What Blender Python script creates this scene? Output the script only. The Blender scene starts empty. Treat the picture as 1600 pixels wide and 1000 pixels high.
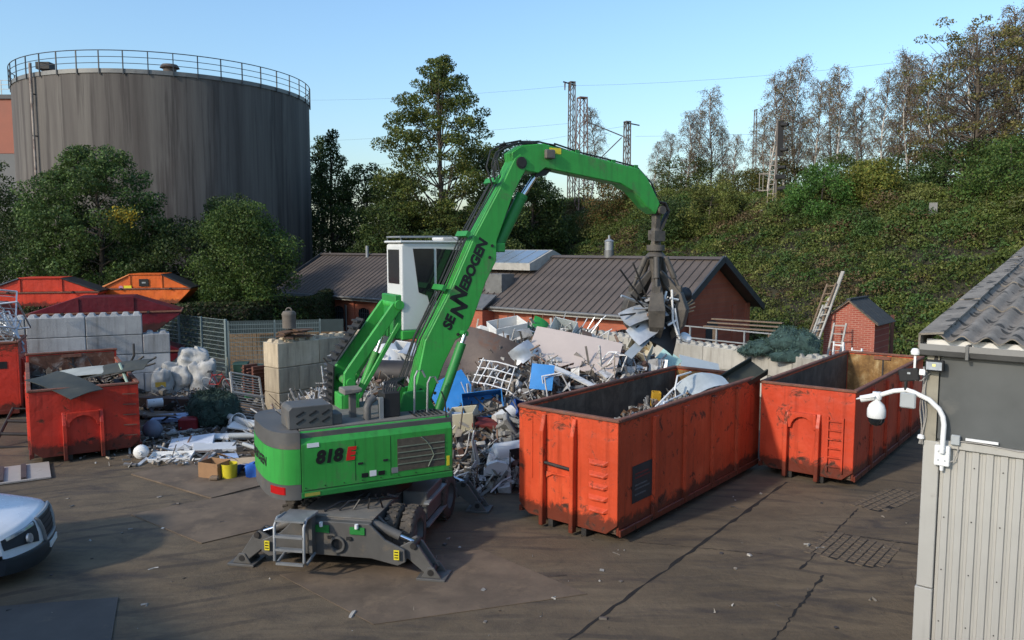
import bpy, bmesh, math, random
import numpy as np
from mathutils import Vector, Matrix, Euler
R = math.radians
random.seed(7); rng = np.random.default_rng(7)
scene = bpy.context.scene
C = scene.collection

# ------------------------------------------------------------------ camera
cam_d = bpy.data.cameras.new('camera'); cam = bpy.data.objects.new('camera', cam_d); C.objects.link(cam)
cam_d.sensor_width = 36.0; cam_d.lens = 36.0*1230/1600
cam_d.clip_end = 3000; cam_d.clip_start = 0.1
cam.location = (0, 0, 6.0)
cam.rotation_euler = (R(90) - math.atan(116/1230), 0, 0)
scene.camera = cam
# ------------------------------------------------------------------ sky + sun
SUN_AZ = 50.0      # light travels towards (sin, cos) of this: low autumn sun from behind left
SUN_EL = 28.0
w = bpy.data.worlds.new('World'); scene.world = w; w.use_nodes = True
nt = w.node_tree
sky = nt.nodes.new('ShaderNodeTexSky'); sky.sky_type = 'NISHITA'; sky.sun_disc = False
sky.sun_elevation = R(SUN_EL); sky.sun_rotation = R(180 + SUN_AZ)
sky.air_density = 1.45; sky.dust_density = 1.7; sky.ozone_density = 6.0; sky.altitude = 50
bg = nt.nodes['Background']; bg.inputs[1].default_value = 0.15
nt.links.new(sky.outputs[0], bg.inputs[0])
sl = bpy.data.lights.new('sun', 'SUN'); sl.energy = 2.0; sl.angle = R(2.5); sl.color = (1.0, 0.90, 0.76)
sun = bpy.data.objects.new('sun', sl); C.objects.link(sun)
sd = Vector((math.sin(R(SUN_AZ))*math.cos(R(SUN_EL)), math.cos(R(SUN_AZ))*math.cos(R(SUN_EL)), -math.sin(R(SUN_EL))))
sun.rotation_euler = sd.to_track_quat('-Z', 'Y').to_euler(); sun.location = (-40, -40, 40)
vs = scene.view_settings
vs.view_transform = 'Standard'; vs.look = 'None'; vs.gamma = 1.0; vs.exposure = 0.66; vs.use_curve_mapping = False

# ------------------------------------------------------------------ helpers
def tag(o, label=None, cat=None, group=None, kind=None):
    if label: o['label'] = label
    if cat: o['category'] = cat
    if group: o['group'] = group
    if kind: o['kind'] = kind
    return o
def thing(name, label, cat, loc=(0, 0, 0), rz=0.0, group=None):
    o = bpy.data.objects.new(name, None); C.objects.link(o)
    o.empty_display_size = 0.2
    o.location = loc; o.rotation_euler = (0, 0, rz)
    return tag(o, label, cat, group)
def link(name, me, parent=None, m=None):
    o = bpy.data.objects.new(name, me); C.objects.link(o)
    if m is not None and not me.materials: me.materials.append(m)
    if parent is not None: o.parent = parent
    return o
def copy_tree(o, parent=None):
    c = o.copy(); C.objects.link(c); c.parent = parent
    for ch in list(o.children): copy_tree(ch, c)
    return c
def frame(d, up=(0, 0, 1)):
    d = Vector(d).normalized(); up = Vector(up)
    if abs(d.dot(up)) > 0.97: up = Vector((1, 0, 0)) if abs(d.x) < 0.9 else Vector((0, 1, 0))
    s = d.cross(up).normalized(); t = s.cross(d).normalized()
    return d, s, t
class MB:
    def __init__(s): s.V = []; s.F = []; s.S = []
    def add(s, vs, fs, smooth=False):
        b = len(s.V); s.V += [Vector(v) for v in vs]
        for f in fs: s.F.append([b+i for i in f]); s.S.append(smooth)
        return s
    def box(s, x0, x1, y0, y1, z0, z1, M=None):
        v = [(x0,y0,z0),(x1,y0,z0),(x1,y1,z0),(x0,y1,z0),(x0,y0,z1),(x1,y0,z1),(x1,y1,z1),(x0,y1,z1)]
        if M is not None: v = [M @ Vector(p) for p in v]
        return s.add(v, [(0,3,2,1),(4,5,6,7),(0,1,5,4),(1,2,6,5),(2,3,7,6),(3,0,4,7)])
    def obox(s, c, size, rot=(0, 0, 0)):
        M = Matrix.Translation(Vector(c)) @ Euler(rot).to_matrix().to_4x4()
        a, b, d = size[0]/2, size[1]/2, size[2]/2
        return s.box(-a, a, -b, b, -d, d, M)
    def bar(s, p, q, w, h=None, up=(0, 0, 1)):
        h = h or w; p = Vector(p); q = Vector(q); d, a, t = frame(q-p, up)
        v = []
        for o in (p, q):
            v += [o - a*w/2 - t*h/2, o + a*w/2 - t*h/2, o + a*w/2 + t*h/2, o - a*w/2 + t*h/2]
        return s.add(v, [(0,3,2,1),(4,5,6,7),(0,1,5,4),(1,2,6,5),(2,3,7,6),(3,0,4,7)])
    def cyl(s, p, q, r, r2=None, n=12, cap=True):
        r2 = r if r2 is None else r2; p = Vector(p); q = Vector(q); d, a, t = frame(q-p)
        v = []
        for o, rr in ((p, r), (q, r2)):
            for i in range(n):
                an = 2*math.pi*i/n; v.append(o + a*rr*math.cos(an) + t*rr*math.sin(an))
        s.add(v, [(i, (i+1) % n, n+(i+1) % n, n+i) for i in range(n)], True)
        if cap:
            s.add(v[:n], [tuple(range(n))[::-1]]); s.add(v[n:], [tuple(range(n))])
        return s
    def tube(s, pts, r, n=6, rr=None):
        pts = [Vector(p) for p in pts]; v = []; m = len(pts); up = None
        for k in range(m):
            d = (pts[min(k+1, m-1)] - pts[max(k-1, 0)])
            if d.length < 1e-6: d = Vector((0, 0, 1))
            d, a, t = frame(d, up if up is not None else (0, 0, 1))
            up = t
            q = rr[k] if rr else r
            for i in range(n):
                an = 2*math.pi*i/n; v.append(pts[k] + a*q*math.cos(an) + t*q*math.sin(an))
        f = [(k*n+i, k*n+(i+1) % n, (k+1)*n+(i+1) % n, (k+1)*n+i) for k in range(m-1) for i in range(n)]
        s.add(v, f, True)
        s.add(v[:n], [tuple(range(n))[::-1]]); s.add(v[-n:], [tuple(range(n))])
        return s
    def prism(s, poly, a0, a1, axis='y'):
        def P(p, a):
            return (p[0], a, p[1]) if axis == 'y' else ((a, p[0], p[1]) if axis == 'x' else (p[0], p[1], a))
        n = len(poly); v = [P(p, a0) for p in poly] + [P(p, a1) for p in poly]
        return s.add(v, [tuple(range(n))[::-1], tuple(range(n, 2*n))] + [(i, (i+1) % n, n+(i+1) % n, n+i) for i in range(n)])
    def lathe(s, prof, c=(0, 0, 0), n=16, M=None):
        v = []; c = Vector(c)
        for r, z in prof:
            for i in range(n):
                an = 2*math.pi*i/n; p = Vector((r*math.cos(an), r*math.sin(an), z))
                v.append(c + (M @ p if M is not None else p))
        f = [(k*n+i, k*n+(i+1) % n, (k+1)*n+(i+1) % n, (k+1)*n+i) for k in range(len(prof)-1) for i in range(n)]
        return s.add(v, f, True)
    def xf(s, M):
        s.V = [M @ v for v in s.V]; return s
    def build(s, name, m, parent=None, bevel=0.0, seg=1, smooth=None, fix=True):
        me = bpy.data.meshes.new(name)
        me.from_pydata([tuple(v) for v in s.V], [], s.F)
        sm = s.S if smooth is None else [smooth]*len(s.F)
        me.polygons.foreach_set('use_smooth', sm)
        if fix:
            bm = bmesh.new(); bm.from_mesh(me); bmesh.ops.recalc_face_normals(bm, faces=bm.faces); bm.to_mesh(me); bm.free()
        if any(sm) : me.set_sharp_from_angle(angle=R(50))
        me.update()
        o = link(name, me, parent, m)
        if bevel:
            b = o.modifiers.new('bevel', 'BEVEL'); b.width = bevel; b.segments = seg; b.limit_method = 'ANGLE'; b.angle_limit = R(40)
            b.harden_normals = False
        return o
def solo(mb, name, m, label, cat, loc=(0, 0, 0), rz=0.0, group=None, rot=None, bevel=0.0, **k):
    o = mb.build(name, m, None, bevel, **k); o.location = loc
    o.rotation_euler = rot if rot else (0, 0, rz)
    return tag(o, label, cat, group)

# value noise in numpy (for terrain, crowns, heaps)
_perm = rng.random((64, 64, 8))
def vnoise(x, y, k=0):
    x = np.asarray(x, float); y = np.asarray(y, float)
    xi = np.floor(x).astype(int); yi = np.floor(y).astype(int); fx = x-xi; fy = y-yi
    fx = fx*fx*(3-2*fx); fy = fy*fy*(3-2*fy)
    P = _perm[:, :, k % 8]
    a = P[xi % 64, yi % 64]; b = P[(xi+1) % 64, yi % 64]; c = P[xi % 64, (yi+1) % 64]; d = P[(xi+1) % 64, (yi+1) % 64]
    return (a*(1-fx)+b*fx)*(1-fy) + (c*(1-fx)+d*fx)*fy
def fbm(x, y, k=0, o=4):
    r = 0; a = 0.5
    for i in range(o): r = r + a*vnoise(x*2**i+17*i, y*2**i+5*i, k+i); a *= 0.5
    return r

# ------------------------------------------------------------------ materials
def N(nt, t, **k):
    n = nt.nodes.new(t)
    for a, b in k.items(): setattr(n, a, b)
    return n
def rgba(c): return (c[0], c[1], c[2], 1.0)
def ramp(nt, src, stops, lin=True):
    n = N(nt, 'ShaderNodeValToRGB'); e = n.color_ramp.elements
    e[0].position, e[1].position = stops[0][0], stops[-1][0]
    e[0].color, e[1].color = rgba(stops[0][1]), rgba(stops[-1][1])
    for p, c in stops[1:-1]:
        q = e.new(p); q.color = rgba(c)
    nt.links.new(src, n.inputs[0]); return n.outputs[0]
def g(v): return (v, v, v)
def noise(nt, vec, scale, detail=5, rough=0.6, dist=0.0):
    n = N(nt, 'ShaderNodeTexNoise'); n.inputs['Scale'].default_value = scale; n.inputs['Detail'].default_value = detail
    n.inputs['Roughness'].default_value = rough; n.inputs['Distortion'].default_value = dist
    nt.links.new(vec, n.inputs['Vector']); return n.outputs[0]
def mapping(nt, vec, scale=(1, 1, 1), rot=(0, 0, 0)):
    m = N(nt, 'ShaderNodeMapping'); m.inputs['Scale'].default_value = scale; m.inputs['Rotation'].default_value = rot
    nt.links.new(vec, m.inputs[0]); return m.outputs[0]
def mixc(nt, fac, a, b, mode='MIX'):
    m = N(nt, 'ShaderNodeMix', data_type='RGBA', blend_type=mode)
    for i, v in ((0, fac), (6, a), (7, b)):
        if isinstance(v, (int, float)): m.inputs[i].default_value = v
        elif isinstance(v, tuple): m.inputs[i].default_value = rgba(v)
        else: nt.links.new(v, m.inputs[i])
    return m.outputs[2]
def new_mat(name):
    m = bpy.data.materials.new(name); m.use_nodes = True; nt = m.node_tree
    b = nt.nodes['Principled BSDF']; tc = N(nt, 'ShaderNodeTexCoord')
    return m, nt, b, tc.outputs['Object']
def bumpn(nt, b, h, strength, dist=0.02):
    n = N(nt, 'ShaderNodeBump'); n.inputs['Strength'].default_value = strength; n.inputs['Distance'].default_value = dist
    nt.links.new(h, n.inputs['Height']); nt.links.new(n.outputs[0], b.inputs['Normal'])
def mat(name, col, rough=0.6, metal=0.0, var=0.18, vs=2.0, dirt=None, damt=0.5, ds=3.0, bump=0.0, bs=30.0, spec=0.4, streak=0.0):
    """paint / plastic / metal with tone variation, grime patches, run-off streaks and fine relief"""
    m, nt, b, ob = new_mat(name)
    n1 = noise(nt, ob, vs, 6, 0.65)
    lo = tuple(c*(1-var) for c in col); hi = tuple(min(1, c*(1+var)) for c in col)
    c = ramp(nt, n1, [(0.3, lo), (0.7, hi)])
    rl = ramp(nt, n1, [(0.3, g(max(0.05, rough-0.08))), (0.7, g(min(1, rough+0.1)))])
    if dirt:
        n2 = noise(nt, ob, ds, 8, 0.7, 0.3)
        f = ramp(nt, n2, [(0.72-0.32*damt, g(0)), (0.86-0.26*damt, g(1))])
        c = mixc(nt, f, c, dirt)
        rl = mixc(nt, f, rl, g(0.85))
    if streak:
        v = mapping(nt, ob, (9, 9, 0.5)); n3 = noise(nt, v, 1.0, 5, 0.6)
        f3 = ramp(nt, n3, [(0.5, g(0)), (0.75, g(streak))])
        c = mixc(nt, f3, c, tuple(x*0.35 for x in (dirt or col)))
    nt.links.new(c, b.inputs['Base Color']); nt.links.new(rl, b.inputs['Roughness'])
    b.inputs['Metallic'].default_value = metal; b.inputs['Specular IOR Level'].default_value = spec
    if bump:
        bumpn(nt, b, noise(nt, ob, bs, 5, 0.6), bump)
    return m
RUST = (0.10, 0.045, 0.022)
def container_paint(name, col, rust=0.5, dark=(0.05, 0.018, 0.010)):
    """sun-bleached container enamel: chips down to rust, scrapes, a dirty lower edge"""
    m, nt, b, ob = new_mat(name)
    n1 = noise(nt, ob, 0.9, 5, 0.6)
    c = ramp(nt, n1, [(0.25, tuple(x*0.72 for x in col)), (0.55, col), (0.8, (min(1, col[0]*1.18), col[1]*1.5, col[2]*1.6))])
    st = noise(nt, mapping(nt, ob, (7, 7, 0.45)), 1.0, 6, 0.65)
    c = mixc(nt, ramp(nt, st, [(0.52, g(0)), (0.75, g(0.55))]), c, tuple(x*0.32 for x in col))
    n2 = noise(nt, ob, 2.6, 10, 0.75, 0.6)
    f = ramp(nt, n2, [(0.635-0.08*rust, g(0)), (0.70-0.08*rust, g(.9))])
    sc = noise(nt, mapping(nt, ob, (1.2, 1.2, 14), (0, 0.18, 0)), 1.6, 6, 0.7, 1.2)
    f2 = ramp(nt, sc, [(0.69-0.04*rust, g(0)), (0.74-0.04*rust, g(.8))])
    ru = ramp(nt, noise(nt, ob, 14, 4, 0.6), [(0.3, dark), (0.7, RUST)])
    c = mixc(nt, f, c, ru); c = mixc(nt, f2, c, ru)
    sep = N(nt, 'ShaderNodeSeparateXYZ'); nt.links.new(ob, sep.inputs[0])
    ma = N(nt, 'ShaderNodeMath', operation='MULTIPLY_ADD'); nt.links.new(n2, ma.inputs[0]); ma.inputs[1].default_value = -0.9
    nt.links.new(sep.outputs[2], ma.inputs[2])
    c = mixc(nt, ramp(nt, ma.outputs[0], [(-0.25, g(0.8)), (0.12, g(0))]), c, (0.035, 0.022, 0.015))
    # scrapes gathered under the rim where the grapple knocks
    up = N(nt, 'ShaderNodeMath', operation='MULTIPLY_ADD'); nt.links.new(sep.outputs[2], up.inputs[0]); up.inputs[1].default_value = 0.42; up.inputs[2].default_value = -0.86
    n4 = noise(nt, mapping(nt, ob, (1, 1, 2.2), (0.4, 0.2, 0)), 3.4, 10, 0.78, 1.6)
    ad = N(nt, 'ShaderNodeMath', operation='ADD'); nt.links.new(n4, ad.inputs[0]); nt.links.new(up.outputs[0], ad.inputs[1])
    big = noise(nt, ob, 0.7, 2, 0.5)
    ad2 = N(nt, 'ShaderNodeMath', operation='MULTIPLY_ADD'); nt.links.new(big, ad2.inputs[0]); ad2.inputs[1].default_value = 0.5; nt.links.new(ad.outputs[0], ad2.inputs[2])
    c = mixc(nt, ramp(nt, ad2.outputs[0], [(0.90, g(0)), (0.96, g(.85))]), c, ru)
    nt.links.new(c, b.inputs['Base Color'])
    nt.links.new(mixc(nt, f, g(0.42), g(0.9)), b.inputs['Roughness'])
    b.inputs['Specular IOR Level'].default_value = 0.35
    dn = noise(nt, ob, 1.7, 3, 0.5)
    mx = N(nt, 'ShaderNodeMath', operation='MULTIPLY_ADD'); nt.links.new(f, mx.inputs[0]); mx.inputs[1].default_value = -0.05; nt.links.new(dn, mx.inputs[2])
    bumpn(nt, b, mx.outputs[0], 0.5, 0.10)
    return m
def rust_mat(name, cols, sc=2.5, rough=0.9):
    m, nt, b, ob = new_mat(name)
    n1 = noise(nt, ob, sc, 9, 0.72, 0.4)
    k = len(cols); c = ramp(nt, n1, [(0.3+0.42*i/(k-1), cols[i]) for i in range(k)])
    st = noise(nt, mapping(nt, ob, (6, 6, 0.5)), 1.0, 5, 0.6)
    c = mixc(nt, ramp(nt, st, [(0.5, g(0)), (0.8, g(0.6))]), c, tuple(x*0.5 for x in cols[0]))
    nt.links.new(c, b.inputs['Base Color']); b.inputs['Roughness'].default_value = rough
    bumpn(nt, b, n1, 0.5, 0.04); return m
def leaf_mat(name, trans=0.34, rough=0.55):
    m, nt, b, ob = new_mat(name)
    at = N(nt, 'ShaderNodeAttribute', attribute_name='tint')
    nt.links.new(at.outputs['Color'], b.inputs['Base Color']); b.inputs['Roughness'].default_value = rough
    b.inputs['Specular IOR Level'].default_value = 0.25
    tr = N(nt, 'ShaderNodeBsdfTranslucent'); nt.links.new(at.outputs['Color'], tr.inputs[0])
    mx = N(nt, 'ShaderNodeMixShader'); mx.inputs[0].default_value = trans
    nt.links.new(b.outputs[0], mx.inputs[1]); nt.links.new(tr.outputs[0], mx.inputs[2])
    nt.links.new(mx.outputs[0], nt.nodes['Material Output'].inputs[0]); return m

M = {}
M['green'] = mat('green enamel', (0.038, 0.315, 0.050), 0.5, 0, 0.2, 0.7, (0.105, 0.165, 0.075), 0.55, 1.3, 0.10, 7, 0.4, streak=0.42)
M['green_dk'] = mat('green enamel on cylinder', (0.022, 0.20, 0.04), 0.5, 0, 0.12, 2.0, (0.06, 0.07, 0.04), 0.3, 4)
M['grey_machine'] = mat('grey machine paint', (0.100, 0.096, 0.088), 0.55, 0, 0.2, 1.6, (0.17, 0.135, 0.095), 0.5, 2.2, 0.08, 12)
M['grey_deck'] = mat('dusty grey deck', (0.16, 0.148, 0.130), 0.8, 0, 0.25, 2.0, (0.24, 0.195, 0.145), 0.55, 3, 0.1, 20)
M['grey_light'] = mat('galvanised steel', (0.30, 0.31, 0.31), 0.5, 0.5, 0.15, 3, (0.14, 0.12, 0.10), 0.4, 4)
M['black'] = mat('black rubber', (0.018, 0.018, 0.018), 0.75, 0, 0.25, 3)
M['hose'] = mat('hydraulic hose', (0.022, 0.022, 0.022), 0.5, 0, 0.2, 6)
M['dark_steel'] = mat('dark oily steel', (0.035, 0.033, 0.031), 0.6, 0.3, 0.3, 3, (0.09, 0.07, 0.055), 0.5, 4, 0.2, 20)
M['grapple'] = mat('worn grapple steel', (0.088, 0.078, 0.066), 0.65, 0.2, 0.4, 3, (0.15, 0.122, 0.09), 0.5, 4, 0.25, 14)
M['chrome'] = mat('chromed rod', (0.75, 0.76, 0.78), 0.15, 1.0, 0.03)
M['cab'] = mat('pale grey cab paint', (0.55, 0.56, 0.55), 0.4, 0, 0.06, 1.2, (0.30, 0.28, 0.24), 0.22, 2.5)
M['glass'] = mat('dark tinted glass', (0.012, 0.014, 0.016), 0.06, 0, 0.1, 2, spec=0.8)
M['tyre'] = mat('dusty tyre', (0.075, 0.064, 0.052), 0.9, 0, 0.25, 3, (0.19, 0.15, 0.11), 0.6, 3, 0.3, 20)
M['rim'] = mat('wheel rim', (0.12, 0.12, 0.115), 0.6, 0.2, 0.2, 3, (0.12, 0.10, 0.08), 0.6, 3)
M['red_lamp'] = mat('red lamp lens', (0.45, 0.015, 0.015), 0.15, 0, 0.1, 8)
M['yellow'] = mat('yellow sticker', (0.72, 0.60, 0.03), 0.5, 0, 0.12, 20)
M['decal_black'] = mat('black decal', (0.012, 0.012, 0.012), 0.45, 0, 0.1)
M['decal_red'] = mat('red decal', (0.62, 0.02, 0.015), 0.45, 0, 0.1)
M['decal_white'] = mat('white decal', (0.75, 0.75, 0.73), 0.5, 0, 0.06)
M['lattice'] = mat('cooler grille', (0.085, 0.072, 0.052), 0.8, 0, 0.3, 12, bump=0.5, bs=120)
M['orange'] = container_paint('orange container paint', (0.60, 0.076, 0.027), 0.8)
M['orange_b'] = container_paint('orange red container paint', (0.57, 0.066, 0.027), 0.85)
M['orange_red'] = container_paint('red container paint', (0.52, 0.040, 0.022), 0.65)
M['skip_orange'] = container_paint('orange skip paint', (0.70, 0.13, 0.02), 0.1)
M['skip_red'] = container_paint('red skip paint', (0.62, 0.05, 0.022), 0.1)
M['skip_dark'] = container_paint('dark red skip paint', (0.115, 0.008, 0.014), 0.2)
M['rust_in'] = rust_mat('rusty container lining', [(0.050, 0.034, 0.024), (0.115, 0.078, 0.054), (0.20, 0.15, 0.11)], 1.6)
M['rust_yel'] = rust_mat('ochre rusted lining', [(0.075, 0.042, 0.02), (0.26, 0.14, 0.045), (0.46, 0.34, 0.17)], 2.6)
M['rust_brown'] = rust_mat('brown flaking lining', [(0.07, 0.028, 0.016), (0.13, 0.055, 0.032), (0.36, 0.29, 0.24)], 2.0)
M['rail'] = mat('scuffed top rail', (0.20, 0.085, 0.055), 0.8, 0.2, 0.35, 4, (0.14, 0.11, 0.095), 0.5, 5, 0.3, 25)
M['steel_plate'] = mat('mud stained steel plate', (0.135, 0.098, 0.066), 0.9, 0.0, 0.35, 1.1, (0.20, 0.142, 0.09), 0.6, 1.3, 0.15, 15)
M['plate_blue'] = mat('blue grey steel plate', (0.080, 0.072, 0.064), 0.9, 0.0, 0.25, 0.8, (0.15, 0.115, 0.08), 0.4, 1.2, 0.1, 15)
M['white_van'] = mat('white van paint', (0.72, 0.74, 0.76), 0.25, 0, 0.04, 1.5, spec=0.6)
M['van_dark'] = mat('dark bumper plastic', (0.030, 0.034, 0.038), 0.6, 0, 0.15, 4)
M['lens'] = mat('headlamp lens', (0.34, 0.36, 0.37), 0.08, 0.3, 0.3, 6, spec=0.8)
def concrete(name, a, b_, stain, sc=1.2):
    m, nt, b, ob = new_mat(name)
    oi = N(nt, 'ShaderNodeObjectInfo')
    n1 = noise(nt, ob, sc, 8, 0.65)
    c = ramp(nt, n1, [(0.3, a), (0.7, b_)])
    st = noise(nt, mapping(nt, ob, (4, 4, 0.5)), 1.0, 6, 0.65)
    c = mixc(nt, ramp(nt, st, [(0.46, g(0)), (0.72, g(0.85))]), c, stain)
    c = mixc(nt, 1.0, c, ramp(nt, oi.outputs['Random'], [(0, g(0.70)), (1, g(1.08))]), 'MULTIPLY')
    n2 = noise(nt, ob, 9, 6, 0.7)
    c = mixc(nt, ramp(nt, n2, [(0.62, g(0)), (0.72, g(0.5))]), c, stain)
    nt.links.new(c, b.inputs['Base Color']); b.inputs['Roughness'].default_value = 0.92
    bumpn(nt, b, noise(nt, ob, 16, 6, 0.65), 0.45, 0.03); return m
M['block_grey'] = concrete('pale grey concrete', (0.31, 0.31, 0.305), (0.44, 0.44, 0.43), (0.20, 0.19, 0.18))
M['block_tan'] = concrete('tan concrete', (0.40, 0.32, 0.21), (0.56, 0.46, 0.32), (0.23, 0.185, 0.13))
M['block_pale'] = concrete('bleached concrete', (0.36, 0.335, 0.285), (0.47, 0.445, 0.385), (0.24, 0.22, 0.185), 0.9)
def brick_mat(name, a, b_, mortar, scale, rot=(R(90), 0, 0)):
    m, nt, b, ob = new_mat(name)
    br = N(nt, 'ShaderNodeTexBrick'); nt.links.new(mapping(nt, ob, (1, 1, 1), rot), br.inputs['Vector'])
    br.inputs['Scale'].default_value = scale; br.inputs['Color1'].default_value = rgba(a); br.inputs['Color2'].default_value = rgba(b_)
    br.inputs['Mortar'].default_value = rgba(mortar); br.inputs['Mortar Size'].default_value = 0.012
    br.inputs['Brick Width'].default_value = 0.25; br.inputs['Row Height'].default_value = 0.082
    c = mixc(nt, ramp(nt, noise(nt, ob, 1.4, 6), [(0.35, g(0)), (0.8, g(0.5))]), br.outputs[0], tuple(x*0.45 for x in a))
    nt.links.new(c, b.inputs['Base Color']); b.inputs['Roughness'].default_value = 0.9
    bumpn(nt, b, br.outputs[1], -0.4, 0.02); return m
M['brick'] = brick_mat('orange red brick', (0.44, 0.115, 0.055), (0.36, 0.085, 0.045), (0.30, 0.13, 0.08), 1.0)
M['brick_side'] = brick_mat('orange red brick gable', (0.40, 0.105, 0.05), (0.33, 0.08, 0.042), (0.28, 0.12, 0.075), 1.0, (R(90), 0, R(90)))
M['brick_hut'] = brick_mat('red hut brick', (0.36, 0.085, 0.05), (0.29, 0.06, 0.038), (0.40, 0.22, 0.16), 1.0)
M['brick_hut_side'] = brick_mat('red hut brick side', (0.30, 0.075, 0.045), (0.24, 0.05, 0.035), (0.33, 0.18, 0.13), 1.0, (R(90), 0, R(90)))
M['roof_metal'] = mat('brown grey roof sheet', (0.092, 0.074, 0.063), 0.75, 0.0, 0.2, 0.7, (0.13, 0.104, 0.082), 0.4, 1.2, streak=.2)
M['trim_dark'] = mat('dark grey trim', (0.05, 0.055, 0.06), 0.5, 0.1, 0.12, 2)
M['trim_grey'] = mat('zinc gutter', (0.16, 0.16, 0.155), 0.5, 0.4, 0.2, 3, (0.10, 0.08, 0.07), 0.3, 4)
M['wood_white'] = mat('weathered white boards', (0.33, 0.315, 0.28), 0.85, 0, 0.2, 3, (0.17, 0.145, 0.12), 0.45, 4)
M['wood'] = mat('weathered timber', (0.17, 0.12, 0.08), 0.85, 0, 0.3, 4, (0.09, 0.07, 0.05), 0.5, 4, 0.3, 30)
M['wood_tan'] = mat('tan timber boards', (0.27, 0.18, 0.10), 0.85, 0, 0.25, 4, (0.14, 0.10, 0.07), 0.4, 4, 0.3, 30)
M['ply'] = mat('pale plywood', (0.46, 0.34, 0.21), 0.8, 0, 0.12, 3, (0.28, 0.22, 0.15), 0.35, 5)
M['card'] = mat('brown cardboard', (0.30, 0.17, 0.085), 0.9, 0, 0.12, 4)
M['clad'] = mat('warm grey cladding', (0.40, 0.385, 0.345), 0.5, 0.1, 0.06, 1.0, (0.26, 0.24, 0.20), 0.25, 2.5, streak=0.25)
M['fibre'] = mat('lichen stained fibre cement', (0.145, 0.140, 0.132), 0.95, 0, 0.3, 2.5, (0.050, 0.048, 0.042), 0.62, 5.0, 0.5, 25)
def fibre_mat():
    m, nt, b, ob = new_mat('lichen stained fibre cement')
    n1 = noise(nt, ob, 3.0, 8, 0.7)
    c = ramp(nt, n1, [(0.3, (0.125, 0.108, 0.086)), (0.7, (0.28, 0.245, 0.20))])
    vo = N(nt, 'ShaderNodeTexVoronoi'); vo.inputs['Scale'].default_value = 5.5; vo.inputs['Randomness'].default_value = 1.0
    nt.links.new(ob, vo.inputs['Vector'])
    ad = N(nt, 'ShaderNodeMath', operation='MULTIPLY_ADD'); nt.links.new(noise(nt, ob, 9, 6, 0.7), ad.inputs[0]); ad.inputs[1].default_value = 0.5; nt.links.new(vo.outputs['Distance'], ad.inputs[2])
    sp = ramp(nt, ad.outputs[0], [(0.52, g(.92)), (0.60, g(0))])
    c = mixc(nt, sp, c, (0.032, 0.030, 0.024))
    n5 = noise(nt, ob, 22, 5, 0.7); c = mixc(nt, ramp(nt, n5, [(0.58, g(0)), (0.68, g(.7))]), c, (0.055, 0.052, 0.044))
    nt.links.new(c, b.inputs['Base Color']); b.inputs['Roughness'].default_value = 0.95
    h = N(nt, 'ShaderNodeMath', operation='ADD'); nt.links.new(n5, h.inputs[0]); nt.links.new(sp, h.inputs[1])
    bumpn(nt, b, h.outputs[0], 0.6, 0.012); return m
M['fibre'] = fibre_mat()
M['panel_dark'] = mat('dark grey wall panel', (0.085, 0.09, 0.088), 0.45, 0, 0.14, 1.5, (0.13, 0.125, 0.11), 0.35, 2)
M['plastic_white'] = mat('white plastic', (0.72, 0.72, 0.70), 0.4, 0, 0.06, 5, (0.45, 0.43, 0.38), 0.25, 5)
M['plastic_grey'] = mat('grey plastic', (0.33, 0.35, 0.35), 0.5, 0, 0.08, 5)
M['bark'] = mat('brown bark', (0.085, 0.068, 0.052), 0.95, 0, 0.3, 6, bump=0.6, bs=20)
M['birch'] = mat('birch bark', (0.52, 0.49, 0.44), 0.85, 0, 0.1, 2, (0.05, 0.045, 0.04), 0.62, 5)
M['twig'] = mat('brown birch twigs', (0.11, 0.075, 0.062), 0.9, 0, 0.25, 4)
M['leaf'] = leaf_mat('leaf')
M['net'] = leaf_mat('net strands', 0.05, 0.9)
M['mast'] = mat('weathered lattice steel', (0.21, 0.135, 0.11), 0.75, 0.3, 0.25, 0.7, (0.30, 0.23, 0.20), 0.5, 1.2)
M['mast_grey'] = mat('grey lattice steel', (0.17, 0.15, 0.135), 0.75, 0.3, 0.2, 0.7)
M['signal_white'] = mat('signal ladder paint', (0.36, 0.31, 0.26), 0.7, 0, 0.15, 3, (0.22, 0.18, 0.13), 0.4, 4)
M['fence'] = mat('green grey coated wire', (0.16, 0.20, 0.195), 0.6, 0.1, 0.12, 3)
M['wire'] = mat('overhead wire', (0.05, 0.05, 0.05), 0.6, 0.3, 0.05)
def vcol_mat(name, rough=0.6, metal=0.15):
    m, nt, b, ob = new_mat(name)
    at = N(nt, 'ShaderNodeAttribute', attribute_name='tint')
    c = mixc(nt, ramp(nt, noise(nt, ob, 5, 6, 0.7), [(0.45, g(0)), (0.7, g(0.7))]), at.outputs['Color'], (0.085, 0.07, 0.055))
    nt.links.new(c, b.inputs['Base Color']); b.inputs['Roughness'].default_value = rough; b.inputs['Metallic'].default_value = metal
    return m
M['scrap'] = vcol_mat('mixed scrap')
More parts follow.
